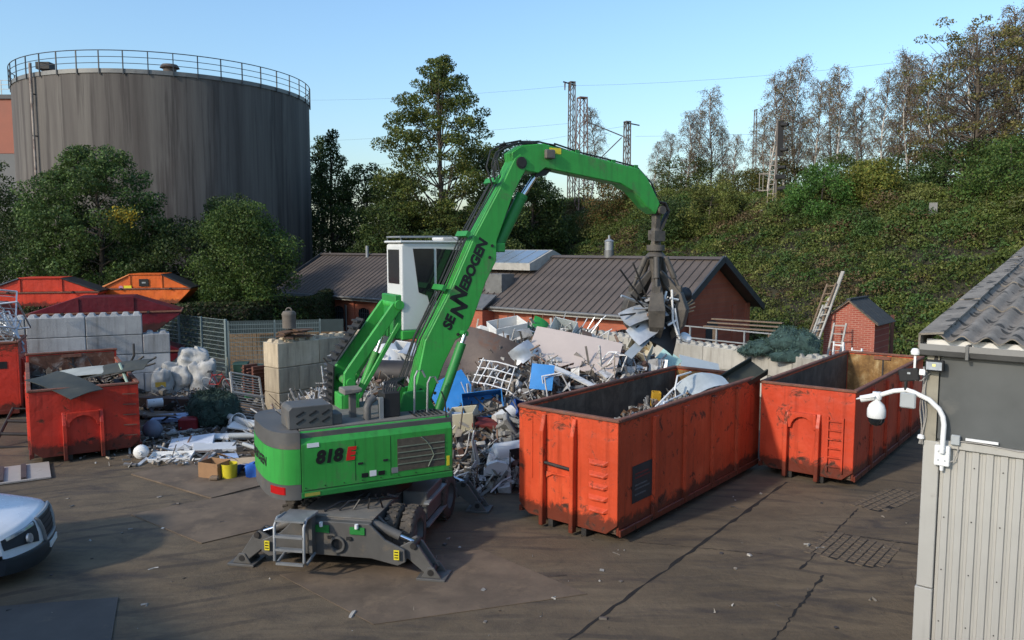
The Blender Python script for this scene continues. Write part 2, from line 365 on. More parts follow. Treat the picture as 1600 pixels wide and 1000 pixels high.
# ================================================================== SETTING
# ---- ground sheet: packed dirt over old concrete, tyre-swept, oil-stained
def ground_mat():
    m, nt, b, ob = new_mat('yard dirt over concrete')
    n1 = noise(nt, ob, 0.22, 7, 0.6, 0.4); n2 = noise(nt, ob, 1.3, 8, 0.7, 0.5); n3 = noise(nt, ob, 9.0, 6, 0.7)
    c = ramp(nt, n1, [(0.32, (0.088, 0.066, 0.043)), (0.5, (0.132, 0.097, 0.061)), (0.68, (0.175, 0.130, 0.082))])
    c = mixc(nt, ramp(nt, n2, [(0.42, g(0)), (0.72, g(0.75))]), c, (0.074, 0.058, 0.042))
    sw = noise(nt, mapping(nt, ob, (0.35, 2.2, 1), (0, 0, R(-28))), 1.0, 6, 0.65, 0.6)
    c = mixc(nt, ramp(nt, sw, [(0.50, g(0)), (0.66, g(0.5))]), c, (0.190, 0.142, 0.090))
    sw2 = noise(nt, mapping(nt, ob, (0.5, 1.7, 1), (0, 0, R(35))), 0.8, 6, 0.65, 0.8)
    wet = ramp(nt, sw2, [(0.52, g(0)), (0.68, g(0.8))])
    c = mixc(nt, wet, c, (0.055, 0.044, 0.036))
    c = mixc(nt, ramp(nt, n3, [(0.66, g(0)), (0.74, g(0.35))]), c, (0.30, 0.24, 0.17))
    # tyre arcs: thin distorted rings, patchy
    wv = N(nt, 'ShaderNodeTexWave', wave_type='RINGS', rings_direction='Z'); wv.inputs['Scale'].default_value = 0.55; wv.inputs['Distortion'].default_value = 5.0; wv.inputs['Detail'].default_value = 3.0; wv.inputs['Detail Scale'].default_value = 0.5
    nt.links.new(mapping(nt, ob, (1, 1, 0)), wv.inputs['Vector'])
    ty = ramp(nt, wv.outputs[1], [(0.80, g(0)), (0.93, g(.55))]); ty = mixc(nt, ramp(nt, noise(nt, ob, 0.5, 4), [(0.45, g(0)), (0.62, g(1))]), g(0), ty)
    c = mixc(nt, ty, c, (0.045, 0.037, 0.032))
    # hairline cracks
    vo = N(nt, 'ShaderNodeTexVoronoi', feature='DISTANCE_TO_EDGE'); vo.inputs['Scale'].default_value = 0.55
    dv = N(nt, 'ShaderNodeVectorMath', operation='ADD'); nz = N(nt, 'ShaderNodeTexNoise'); nz.inputs['Scale'].default_value = 1.2; nz.inputs['Detail'].default_value = 6
    nt.links.new(ob, nz.inputs['Vector']); nt.links.new(nz.outputs['Color'], dv.inputs[0]); nt.links.new(ob, dv.inputs[1]); nt.links.new(dv.outputs[0], vo.inputs['Vector'])
    cr = ramp(nt, vo.outputs['Distance'], [(0.003, g(.4)), (0.012, g(0))]); cr = mixc(nt, ramp(nt, noise(nt, ob, 0.35, 3), [(0.56, g(0)), (0.64, g(1))]), g(0), cr)
    c = mixc(nt, cr, c, (0.028, 0.022, 0.018))
    # pale grit and dust scuffs
    n6 = noise(nt, mapping(nt, ob, (1, 3, 1), (0, 0, R(20))), 3.2, 9, 0.8, 1.2)
    c = mixc(nt, ramp(nt, n6, [(0.60, g(0)), (0.70, g(.5))]), c, (0.21, 0.17, 0.12))
    nt.links.new(c, b.inputs['Base Color'])
    nt.links.new(mixc(nt, wet, g(0.95), g(0.75)), b.inputs['Roughness']); b.inputs['Specular IOR Level'].default_value = 0.3
    h = N(nt, 'ShaderNodeMath', operation='ADD'); nt.links.new(n2, h.inputs[0]); nt.links.new(n3, h.inputs[1])
    bumpn(nt, b, h.outputs[0], 0.5, 0.035); return m
M['ground'] = ground_mat()
gm = MB(); gm.add([(-900, -300, 0), (900, -300, 0), (900, 1500, 0), (-900, 1500, 0)], [(0, 1, 2, 3)])
tag(gm.build('ground', M['ground']), kind='structure')

# ---- joints between the concrete slabs and a drain slot
M['joint'] = mat('tarry joint', (0.016, 0.014, 0.012), 0.9, 0, 0.4, 3, (0.05, 0.04, 0.03), 0.3, 4)
def strip(a, b, w0, w1, z=0.005):
    a = Vector((*a, z)); b = Vector((*b, z)); d = (b-a).normalized(); s = Vector((-d.y, d.x, 0)); mb = MB()
    n = 40; L = []; Rr = []
    for i in range(n+1):
        t = i/n; ww = (w0+(w1-w0)*t)*(0.15+1.3*random.random()); p = a.lerp(b, t)+s*random.gauss(0, .012); L.append(p+s*ww/2); Rr.append(p-s*ww/2)
    mb.add(L+Rr, [(i, i+1, n+2+i, n+1+i) for i in range(n)]); return mb
js = thing('slab_joint', None, None); js['kind'] = 'structure'
for a, b, w0, w1 in (((7.0, 19.6), (0.4, 10.9), .11, .05), ((7.92, 17.55), (5.36, 14.15), .035, .05), ((5.70, 13.9), (3.6, 10.95), .05, .03),
                     ((-1.3, 13.3), (1.0, 13.9), .03, .02), ((4.9, 14.9), (2.2, 15.6), .03, .015), ((8.5, 15.2), (7.0, 15.9), .05, .04), ((7.0, 15.9), (6.4, 16.1), .04, .02)):
    strip(a, b, w0, w1).build('joint_line', M['joint'], js)
# ---- worn patches where old stone setts show through
M['sett'] = mat('dirty stone sett', (0.120, 0.090, 0.060), 0.9, 0, 0.35, 6, (0.07, 0.05, 0.042), 0.5, 7, 0.3, 30)
def setts(cx, cy, nx, ny, ang, keep):
    root = thing('sett_patch', None, None, (cx, cy, 0), ang); root['kind'] = 'structure'
    base = MB(); base.add([(-nx*.10, -ny*.06, .003), (-nx*.03, -ny*.082, .003), (nx*.07, -ny*.075, .003), (nx*.112, -ny*.02, .003), (nx*.10, ny*.05, .003), (nx*.02, ny*.08, .003), (-nx*.08, ny*.07, .003), (-nx*.105, ny*.01, .003)], [(0, 1, 2, 3, 4, 5, 6, 7)])
    base.build('bedding', M['joint'], root)
    me = None
    for i in range(nx):
        for j in range(ny):
            if random.random() > keep*(1.45-abs(i/nx-.5)-abs(j/ny-.5)): continue
            if me is None:
                o = MB().box(-.095, .095, -.07, .07, -.01, .014).build('sett', M['sett'], root, 0.008); me = o
            else:
                o = me.copy(); C.objects.link(o)
            o.location = ((i-nx/2+.5)*.21 + (j % 2)*.1, (j-ny/2+.5)*.16, random.uniform(-.004, .004)); o.rotation_euler = (0, 0, random.uniform(-.06, .06))
setts(6.75, 15.1, 7, 9, R(50), 1.7)
setts(8.9, 18.2, 10, 5, R(40), 1.3)

# ---- railway embankment
TO = np.array([12.0, 48.0]); TD = np.array([0.58, -0.81]); TN = np.array([0.81, 0.58])
def hill_z(x, y):
    d = (np.asarray(x)-TO[0])*TN[0] + (np.asarray(y)-TO[1])*TN[1]
    t = np.clip(d/13.0, 0, 1); return 8.5*(t*t*(3-2*t)*0.5 + t*0.5)
def mound(x, y):
    d = (np.asarray(x)-TO[0])*TN[0] + (np.asarray(y)-TO[1])*TN[1]
    a = np.clip((d+0.5)/3, 0, 1)
    crest = np.clip((d-8)/5, 0, 1)
    return a*(0.1 + 3.2*np.clip(fbm(np.asarray(x)*.42, np.asarray(y)*.42, 1, 3)-.18, 0, 1)**1.3 + crest*3.4*np.clip(fbm(np.asarray(x)*.16+3, np.asarray(y)*.16, 3, 3)-.30, 0, 1)*2)
M['earth'] = mat('dark earth and roots', (0.030, 0.028, 0.016), 0.95, 0, 0.3, 1.5, bump=0.4, bs=6)  # dark brown earth colour under the leaf cover
def terrain():
    us = np.arange(-75, 46, 1.0); dsn = np.concatenate([np.arange(-1.0, 30, 1.0), [34, 40, 50, 70, 110, 200]])
    U, D = np.meshgrid(us, dsn, indexing='ij')
    X = TO[0]+U*TD[0]+D*TN[0]; Y = TO[1]+U*TD[1]+D*TN[1]
    Zz = hill_z(X, Y)+0.55*mound(X, Y)-0.25
    n, k = U.shape
    V = np.stack([X, Y, Zz], -1).reshape(-1, 3)
    F = [(i*k+j, i*k+j+1, (i+1)*k+j+1, (i+1)*k+j) for i in range(n-1) for j in range(k-1)]
    me = bpy.data.meshes.new('embankment'); me.from_pydata(V.tolist(), [], F); me.polygons.foreach_set('use_smooth', [True]*len(F)); me.update()
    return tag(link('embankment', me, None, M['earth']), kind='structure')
terrain()

# ---- leaf clouds
def leaf_mesh(name, P, size, cols, flat=0.0, asp=0.6, smin=0.6):
    """P (n,3) centres; every leaf is its own small bent quad pair with a random turn"""
    n = len(P); P = np.asarray(P, float)
    a = rng.normal(size=(n, 3)); a /= np.linalg.norm(a, axis=1)[:, None]
    b = rng.normal(size=(n, 3)); b[:, 2] *= (1-flat); a[:, 2] *= (1-flat)
    a /= np.linalg.norm(a, axis=1)[:, None]
    b -= (a*b).sum(1)[:, None]*a; b /= np.linalg.norm(b, axis=1)[:, None]
    s = (size*(smin+(1.5-smin)*rng.random(n)))[:, None] if np.isscalar(size) else size[:, None]
    q = np.stack([P-a*s*.5, P+b*s*asp*.5, P+a*s*.5, P-b*s*asp*.5], 1).reshape(-1, 3)
    me = bpy.data.meshes.new(name)
    me.vertices.add(4*n); me.vertices.foreach_set('co', q.astype(np.float32).ravel())
    me.loops.add(4*n); me.loops.foreach_set('vertex_index', np.arange(4*n, dtype=np.int32))
    me.polygons.add(n); me.polygons.foreach_set('loop_start', np.arange(0, 4*n, 4, dtype=np.int32)); me.polygons.foreach_set('loop_total', np.full(n, 4, np.int32))
    me.update(calc_edges=True)
    at = me.color_attributes.new('tint', 'FLOAT_COLOR', 'POINT')
    c4 = np.concatenate([np.repeat(np.asarray(cols), 4, 0), np.ones((4*n, 1))], 1).astype(np.float32)
    at.data.foreach_set('color', c4.ravel())
    me.materials.append(M['leaf']); return me
def palette(n, cols, jit=0.25, wts=None):
    cols = np.asarray(cols); i = rng.choice(len(cols), n, p=wts)
    return cols[i]*(1+jit*rng.normal(size=(n, 1))).clip(.4, 1.8)
OLIVE = [(0.085, 0.105, 0.022), (0.060, 0.090, 0.020), (0.110, 0.115, 0.030), (0.120, 0.090, 0.035), (0.045, 0.075, 0.018)]

# ---- bramble and scrub that covers the embankment
def scrub():
    """bramble domes of many sizes, each with a tone of its own, over a thin carpet of leaves"""
    tones = 1.4*np.array([(0.062, 0.085, 0.020), (0.085, 0.105, 0.024), (0.110, 0.122, 0.034), (0.050, 0.090, 0.024), (0.100, 0.070, 0.036), (0.082, 0.090, 0.032), (0.040, 0.066, 0.020), (0.13, 0.130, 0.038)])
    P = []; Cc = []
    def where(n):
        u = rng.uniform(-60, 26, n); d = rng.uniform(-0.9, 19, n); x = TO[0]+u*TD[0]+d*TN[0]; y = TO[1]+u*TD[1]+d*TN[1]
        k = (x/np.maximum(y, 1) > -.16) & (x/np.maximum(y, 1) < .82) & (y > 24); return x[k], y[k], d[k]
    x, y, d = where(120000); z = hill_z(x, y)+.62*mound(x, y)+rng.normal(0, .15, len(x))
    P.append(np.stack([x, y, z], 1)); Cc.append(tones[rng.choice(8, len(x), p=[.3, .2, .08, .14, .1, .1, .06, .02])]*(1+.25*rng.normal(size=(len(x), 1))).clip(.5, 1.7))
    x, y, d = where(5200)
    zone = fbm(x*.16, y*.16, 5, 3); zone2 = fbm(x*.11+30, y*.11, 2, 3)
    for i in range(len(x)):
        r = rng.uniform(.35, .95)*(1+.8*(d[i] > 9)*rng.random()); k = int(105*r*r/.36)
        v = rng.normal(size=(k, 3)); v /= np.linalg.norm(v, axis=1)[:, None]; v[:, 2] = np.abs(v[:, 2])*.9-.1
        c = np.array([x[i], y[i], hill_z(x[i], y[i])+.45*mound(x[i], y[i])])
        P.append(c+v*r*(.72+.33*rng.random((k, 1)))*np.array([1, 1, .85]))
        pr = np.array([.24, .2, .06, .16, .08, .1, .12, .04])
        if zone[i] > .5: pr = np.array([.12, .22, .26, .06, .06, .16, .02, .10])
        elif zone2[i] > .52: pr = np.array([.10, .08, .04, .06, .38, .22, .10, .02])
        t = tones[rng.choice(8, p=pr/pr.sum())]*rng.uniform(.75, 1.25)
        Cc.append(t*(1+.2*rng.normal(size=(k, 1))).clip(.5, 1.7))
    me = leaf_mesh('bramble_scrub', np.concatenate(P), 0.14, np.concatenate(Cc))
    tag(link('bramble_scrub', me), 'tangled green and russet bramble scrub covering the railway embankment', 'scrub', kind='stuff')
scrub()

# ---- trees
def crown_points(clumps, per, flat=0.7, shell=0.35):
    P = []
    for (cx, cy, cz, r) in clumps:
        k = max(8, int(per*r*r)); v = rng.normal(size=(k, 3)); v /= np.linalg.norm(v, axis=1)[:, None]
        rad = r*(shell+(1-shell)*rng.random(k)**.6)
        P.append(np.array([cx, cy, cz]) + v*rad[:, None]*np.array([1, 1, flat]))
    return np.concatenate(P)
def make_tree(name, label, base, H, spread, prof, nclump, cr, per, leaf, cols, wts=None, trunk=0.25, cat='tree', bark='bark', lean=(0, 0), group=None, limbs=0.5, z0=0.15, flat=0.7, jit=.25):
    """tapered trunk + limbs to the clumps; prof(h) gives crown radius share at height share h"""
    t = thing(name, label, cat, base, 0, group)
    wood = MB(); cl = []
    tp = [Vector((lean[0]*h*H + .12*math.sin(5*h+base[0]), lean[1]*h*H + .12*math.cos(4*h+base[1]), h*H*.94)) for h in [i/8 for i in range(9)]]
    wood.tube(tp, 0, 8, [trunk*(1-.92*i/8)+.015 for i in range(9)])
    for i in range(nclump):
        h = z0+(1-z0)*(i+random.random())/nclump; rr = spread*prof(h); an = random.uniform(0, 2*math.pi); q = rr*math.sqrt(random.uniform(.15, 1))
        r = cr*random.uniform(.65, 1.25)*(0.55+.45*min(1, prof(h)*1.3))
        c = (lean[0]*h*H+q*math.cos(an), lean[1]*h*H+q*math.sin(an), h*H-r*.3); cl.append((*c, r))
        if random.random() < limbs:
            hs = max(.08, h-.18*random.uniform(.6, 1.2)); a = Vector((lean[0]*hs*H, lean[1]*hs*H, hs*H*.94)); cc = Vector(c)
            mid = a.lerp(cc, .55)+Vector((0, 0, -.08*(cc-a).length))
            k = trunk*.38*(1-.6*h); wood.tube([a, mid, cc], 0, 5, [k, k*.6, k*.2])
    P = crown_points(cl, per, flat)
    P = P[P[:, 2] > 0.15]
    # each clump keeps a tone of its own, as sprays of one branch do
    tone = 1+.16*np.sin(P[:, 0]*1.9+P[:, 2]*1.3+base[0])+.1*np.cos(P[:, 1]*2.3-P[:, 2])
    me = leaf_mesh('crown', P, leaf, palette(len(P), cols, jit, wts)*tone[:, None]); link('crown', me, t)
    wood.build('trunk', M[bark], t, fix=False)
    return t
cone = lambda h: max(.12, (1-h)**.62)*(1 if h > .2 else .75)
ball = lambda h: max(.1, math.sqrt(max(0, 1-(2*h-1.05)**2)))
col_ = lambda h: max(.1, min(1, 2.2*(1-h)))
MAPLE = [(0.075, 0.105, 0.024), (0.11, 0.13, 0.028), (0.155, 0.15, 0.032), (0.05, 0.08, 0.02)]
make_tree('broadleaf_tree', 'tall broad green tree rising behind the brick workshop roof', (-5.9, 66, 0), 21.4, 5.6, lambda h: max(.10, min(1.0, (3.6*(1-h))**.7)*(.88-.13*math.sin(h*19))), 300, 1.0, 330, .17, MAPLE, [.35, .3, .15, .2], .34, flat=.55, z0=.05, limbs=.3)
DARKG = [(0.030, 0.055, 0.017), (0.044, 0.072, 0.021), (0.06, 0.085, 0.024)]
ASH = [(0.048, 0.088, 0.026), (0.070, 0.115, 0.032), (0.095, 0.145, 0.038)]
ash = make_tree('ash_tree', 'leafy green tree with a yellow spray standing before the grey storage tank', (-25.6, 49, 2.55), 9.6, 4.3, lambda h: max(.25, math.sqrt(max(0, 1-(1.6*h-.6)**2))), 170, .95, 420, .15, ASH, None, .2, flat=.6, z0=.0, limbs=.25)
yp = np.array([3.3, -3.4, 5.2])+rng.normal(0, .33, (420, 3))*np.array([1.2, .6, .7])
link('yellow_spray', leaf_mesh('yellow_spray', yp, .15, palette(420, [(.42, .30, .03), (.30, .26, .04), (.16, .17, .04)], .2)), ash)['kind'] = 'stuff'
make_tree('bush', 'rounded green bush overhanging the wire fence below the tank', (-15.7, 46.5, 1.6), 7.0, 3.0, lambda h: max(.25, math.sqrt(max(0, 1-(1.5*h-.5)**2))), 110, .95, 420, .13, [(0.044, 0.082, 0.02), (0.07, 0.115, 0.026), (0.095, 0.135, 0.03)], None, .15, cat='bush', z0=.06)
make_tree('bush', 'dark bush pressed against the left end of the workshop roof', (-19.0, 54.0, 1.0), 8.4, 2.6, ball, 50, 1.0, 300, .15, DARKG, None, .15, cat='bush', z0=.06)
make_tree('dark_tree', 'dark half hidden tree at the left edge below the red band', (-34.5, 52, 2.5), 9.0, 3.2, ball, 60, 1.0, 300, .15, DARKG, None, .2, z0=.05)
make_tree('dark_tree', 'dark low tree between the grey tank and the skips', (-29.5, 50.5, 2.5), 6.2, 3.6, ball, 70, 1.0, 320, .15, DARKG, None, .15, z0=.02)
make_tree('dark_tree', 'dark shrub behind the orange lidded skip', (-20.5, 49.5, 2.5), 5.2, 3.6, ball, 70, 1.0, 320, .15, DARKG, None, .15, z0=.02)
WALL = [('slim green tree with a pointed top right of the storage tank', -17.2, 76, 17.0, 2.6, col_), ('second pointed tree behind the workshop, just right of the tank', -20.2, 84, 17.4, 2.4, col_),
        ('full dark tree between the tank and the tall broad tree', -13.6, 74, 13.6, 3.6, ball), ('low dark tree left of the tall broad tree', -10.4, 70, 12.2, 3.4, ball),
        ('dark crown behind the cab of the green machine', -9.2, 64, 9.8, 3.4, ball), ('dark crown under the raised green boom', -1.6, 65, 10.6, 3.6, ball),
        ('dark crown right of the tall broad tree', -.6, 72, 13.2, 3.6, ball), ('green crown between boom and lattice masts', 1.9, 70, 9.2, 2.6, ball), ('dark undergrowth tree left of the boom', -5.2, 60.5, 7.2, 3.0, ball)]
for lb, x, y, h, s, pf in WALL:
    make_tree('dark_tree', lb, (x, y, float(hill_z(x, y))), h, s, pf, 80, 1.1, 260, .19, [(0.036, 0.062, 0.018), (0.055, 0.085, 0.022), (0.08, 0.105, 0.026)], None, .22, z0=.04)
SH = [('bright green shrub below the railway signal', 21.2, 54.0, 4.2, 2.4, [(0.045, 0.105, 0.022), (0.065, 0.125, 0.026)]),
      ('yellowing shrub right of the railway signal', 24.0, 53.0, 3.6, 1.8, [(0.15, 0.145, 0.03), (0.09, 0.115, 0.024)]),
      ('olive shrub left of the railway signal', 15.2, 60.5, 4.2, 2.6, [(0.085, 0.105, 0.024), (0.11, 0.115, 0.03)]),
      ('dark green shrub above the stick of the boom', 12.4, 62.5, 4.0, 2.2, DARKG),
      ('russet topped shrub on the crest by the lattice masts', 8.6, 71.0, 5.0, 2.6, [(0.12, 0.075, 0.026), (0.06, 0.075, 0.02)]),
      ('dark rounded shrub on the crest under the leftmost birches', 14.9, 70, 5.6, 3.4, [(0.04, 0.062, 0.018), (0.07, 0.08, 0.02)]),
      ('dark rounded shrub on the crest behind the railway signal', 22.6, 66, 4.8, 3.0, [(0.05, 0.062, 0.018), (0.085, 0.075, 0.02)]),
      ('green shrub on the slope above the corrugated roof', 29.0, 46.5, 4.0, 2.6, [(0.05, 0.095, 0.022), (0.075, 0.11, 0.026)]),
      ('dark shrub on the crest beneath the largest right hand tree', 31.0, 49.5, 4.6, 3.0, [(0.042, 0.068, 0.018), (0.065, 0.085, 0.02)])]
SH += [('broad green thicket on the crest under the birches right of the signal', 25.6, 60.5, 4.6, 3.4, [(0.05, 0.085, 0.024), (0.08, 0.105, 0.03)]),
       ('dark thicket on the crest under the middle birches', 28.6, 57.0, 4.8, 3.4, [(0.04, 0.07, 0.02), (0.065, 0.09, 0.025)]),
       ('green thicket low on the crest by the right edge', 34.5, 49.5, 5.2, 3.4, [(0.05, 0.085, 0.022), (0.085, 0.11, 0.03)]),
       ('olive thicket on the crest behind the largest spreading tree', 33.4, 54.5, 5.4, 3.8, [(0.06, 0.085, 0.024), (0.10, 0.105, 0.03)]),
       ('deep green thicket right of the bright shrub', 29.8, 53.0, 4.6, 2.8, [(0.036, 0.07, 0.02), (0.06, 0.09, 0.025)]),
       ('pale olive thicket behind the leftmost birches', 19.4, 68.0, 4.2, 3.2, [(0.07, 0.085, 0.026), (0.10, 0.10, 0.03)])]
for lb, x, y, h, s, cc in SH:
    make_tree('shrub', lb, (x, y, float(hill_z(x, y))-.3), h, s, ball, 60, .8, 380, .14, [tuple(v*1.3 for v in q) for q in cc], None, .08, cat='shrub', z0=.03)

# ---- thin birches along the crest, sparse autumn leaves: three grown forms, copied and turned
def birch_form(seed, H, spread, nb, leafn):
    st = random.getstate(); random.seed(seed)
    wood = MB(); tw = MB(); P = []
    tr = [Vector((.25*math.sin(i*.7+seed), .25*math.cos(i*.6+seed*2)-.25, H*i/9)) for i in range(10)]
    wood.tube(tr, 0, 6, [.11*(1-.9*i/9)+.012 for i in range(10)])
    for b in range(nb):
        h = .32+.66*(b+random.random())/nb; k = h*9; i = min(8, int(k)); o = tr[i].lerp(tr[i+1], k-i); an = random.uniform(0, 6.28)
        L = spread*(1.15-h)*random.uniform(.6, 1.2)+.35; d = Vector((math.cos(an), math.sin(an), 0))
        pts = [o, o+d*L*.45+Vector((0, 0, L*.55)), o+d*L*.85+Vector((0, 0, L*.6)), o+d*L*1.1+Vector((0, 0, L*.15))]
        tw.tube(pts, 0, 4, [.03, .02, .012, .006])
        for s in range(9):
            f = random.uniform(.25, 1); a = pts[min(3, int(f*3))].lerp(pts[min(3, int(f*3)+1)], f*3 % 1 if f < 1 else 0)
            e = a+Vector((random.uniform(-.5, .5), random.uniform(-.5, .5), random.uniform(-.9, .35)))
            tw.tube([a, a.lerp(e, .5)+Vector((0, 0, .1)), e], 0, 3, [.013, .010, .005])
            for q in range(leafn): P.append(a.lerp(e, random.random())+Vector((random.gauss(0, .13), random.gauss(0, .13), random.gauss(0, .13))))
    random.setstate(st)
    wo = wood.build('trunk', M['birch'], None, fix=False); to = tw.build('twigs', M['twig'], None, fix=False)
    me = leaf_mesh('crown', [tuple(p) for p in P], .085, palette(len(P), [(0.30, 0.24, 0.17), (0.21, 0.19, 0.09), (0.33, 0.26, 0.21), (0.18, 0.18, 0.07)], .25), asp=.7)
    lo = link('crown', me); return [wo, to, lo]
FORMS = [birch_form(3, 11.5, 2.3, 56, 10), birch_form(11, 12.5, 1.9, 58, 10), birch_form(23, 10.5, 2.5, 54, 9)]
used = [0, 0, 0]
ORD = ['first', 'second', 'third', 'fourth', 'fifth', 'sixth', 'seventh', 'eighth', 'ninth', 'tenth', 'eleventh', 'twelfth', 'thirteenth', 'fourteenth', 'fifteenth', 'sixteenth', 'seventeenth', 'eighteenth', 'nineteenth', 'twentieth', 'twenty-first', 'twenty-second', 'twenty-third', 'twenty-fourth', 'twenty-fifth', 'twenty-sixth', 'twenty-seventh', 'twenty-eighth', 'twenty-ninth', 'thirtieth', 'thirty-first', 'thirty-second', 'thirty-third', 'thirty-fourth']
# (picture column the tree was surveyed on only orders the list; x, y are metres)
BIR = [(1.6, 88, 2, .82), (8.8, 86, 1, 1.02), (15.2, 77, 0, .72), (15.6, 70, 2, .88), (17.4, 71, 0, 1.0), (18.9, 72, 1, .62), (20.6, 64, 0, .92), (22.2, 66, 1, .98), (23.4, 65, 2, .8), (24.6, 64, 0, .86),
       (25.4, 62, 1, .90), (26.6, 62, 2, .78), (27.0, 58, 1, .86), (28.6, 59, 0, .96), (29.0, 56, 2, .98), (30.2, 56, 1, .9), (30.4, 53, 0, 1.0), (32.0, 53.5, 2, 1.1), (33.0, 52.5, 1, 1.06), (34.4, 52, 0, 1.12), (35.2, 50, 2, 1.08)]
BIR += [(16.6, 70.5, 1, .74), (19.6, 70, 2, .70), (21.4, 68, 2, .84), (24.0, 68, 1, 1.0), (26.0, 66, 0, .92), (27.9, 63, 0, .8), (28.1, 57, 0, .78), (29.6, 60, 1, .95), (31.2, 58, 2, .9), (31.6, 54.5, 1, .95), (13.4, 74, 1, .6), (33.6, 54, 0, 1.0)]
BIR.sort(key=lambda b: b[0]/b[1])
for k, (x, y, f, s) in enumerate(BIR):
    t = thing('birch_tree', 'thin sparse birch on the embankment, %s birch counted from the left' % ORD[k], 'birch', (x, y, float(hill_z(x, y))-.2), random.uniform(0, 6.28), 'birches along the embankment crest')
    t.scale = (s, s, s*random.uniform(.95, 1.08))
    for o in FORMS[f]:
        if used[f] < 3: c = o; used[f] += 1
        else: c = o.copy(); C.objects.link(c)
        c.parent = t
OAK = [(0.16, 0.155, 0.045), (0.11, 0.12, 0.036), (0.19, 0.165, 0.055), (0.16, 0.125, 0.05)]
make_tree('spreading_tree', 'largest spreading tree with forked limbs at the right on the crest', (30.3, 52.5, 8.4), 12.0, 4.6, lambda h: max(.1, math.sqrt(max(0, 1-(2*h-1.25)**2))), 105, .62, 210, .15, OAK, None, .24, z0=.30, limbs=.9, flat=.45)
make_tree('spreading_tree', 'olive tree cut by the right edge of the picture on the crest', (34.2, 50.6, 8.4), 12.6, 4.4, lambda h: max(.1, math.sqrt(max(0, 1-(2*h-1.2)**2))), 95, .64, 210, .15, OAK, None, .2, z0=.25, limbs=.8, flat=.45)

# ================================================================== STORAGE TANK
def tank_mat():
    m, nt, b, ob = new_mat('streaked tank wall')
    v = mapping(nt, ob, (0.55, 0.55, 0.022)); n1 = noise(nt, v, 1.0, 7, 0.7)
    c = ramp(nt, n1, [(0.30, (0.045, 0.038, 0.034)), (0.45, (0.082, 0.072, 0.064)), (0.62, (0.128, 0.116, 0.102)), (0.78, (0.165, 0.155, 0.14))])
    n2 = noise(nt, mapping(nt, ob, (1.6, 1.6, 0.05)), 1.0, 6, 0.7)
    c = mixc(nt, ramp(nt, n2, [(0.52, g(0)), (0.62, g(0.8))]), c, (0.040, 0.033, 0.030))
    n3 = noise(nt, mapping(nt, ob, (0.35, 0.35, 0.09)), 1.0, 4, 0.6)
    c = mixc(nt, ramp(nt, n3, [(0.55, g(0)), (0.7, g(0.45))]), c, (0.062, 0.042, 0.036))
    nt.links.new(c, b.inputs['Base Color']); b.inputs['Roughness'].default_value = 0.8
    bumpn(nt, b, n1, 0.25, 0.05); return m
M['tank'] = tank_mat()
TR, TZ = 11.55, 18.5
tk = thing('storage_tank', 'huge grey streaked cylindrical storage tank with a railing round its roof', 'tank', (-29.3, 68.9, 0))
MB().lathe([(TR, 0), (TR, TZ)], n=96).build('shell', M['tank'], tk)
rf = MB().lathe([(TR, TZ), (TR-.4, TZ+.12), (0.6, TZ+1.6), (0.01, TZ+1.62)], n=72).build('roof', mat('tank roof felt', (0.135, 0.105, 0.088), .9, 0, .2, .5, (0.09, .075, .065), .4, .8), tk)
MB().lathe([(TR+.06, TZ-.25), (TR+.06, TZ+.05), (TR-.05, TZ+.05)], n=96).build('rim_band', M['trim_grey'], tk)
MB().lathe([(.5, TZ+1.0), (.5, TZ+1.75), (.75, TZ+1.8), (.6, TZ+2.05), (.01, TZ+2.1)], c=(2.0, -4.5, -.2), n=16).build('vent', M['roof_metal'], tk)
MB().box(-.5, .5, -.4, .4, 0, .5).xf(Matrix.Translation((-5.2, -9.2, TZ+.45))).build('hatch', M['dark_steel'], tk)
pm = None
for i in range(44):
    a = 2*math.pi*i/44
    if pm is None: o = pm = MB().bar((0, 0, -.35), (0, 0, 1.3), .07, .07).build('railing_post', M['trim_dark'], tk)
    else: o = pm.copy(); C.objects.link(o)
    o.location = ((TR+.1)*math.cos(a), (TR+.1)*math.sin(a), TZ); o.rotation_euler = (0, 0, a)
for zz, rr in ((1.3, .035), (.85, .025), (.42, .025)):
    MB().tube([((TR+.1)*math.cos(2*math.pi*i/88), (TR+.1)*math.sin(2*math.pi*i/88), TZ+zz) for i in range(89)], rr, 5).build('rail', M['trim_dark'], tk, fix=False)
a = R(-118.5)
pp = (lambda r_, z: ((TR+r_)*math.cos(a), (TR+r_)*math.sin(a), z))
MB().tube([pp(.25, .3), pp(.25, TZ-2.2)], .09, 8).tube([pp(.25, TZ-2.2), pp(.25, TZ+.7)], .11, 8).build('riser_pipe', mat('flaking pipe paint', (0.32, .27, .23), .8, 0, .3, 1.5, (.10, .04, .03), .7, 1.2), tk)
for zz in range(2, 19, 3): MB().tube([pp(0, zz), pp(.35, zz)], .05, 6).build('pipe_bracket', M['dark_steel'], tk)

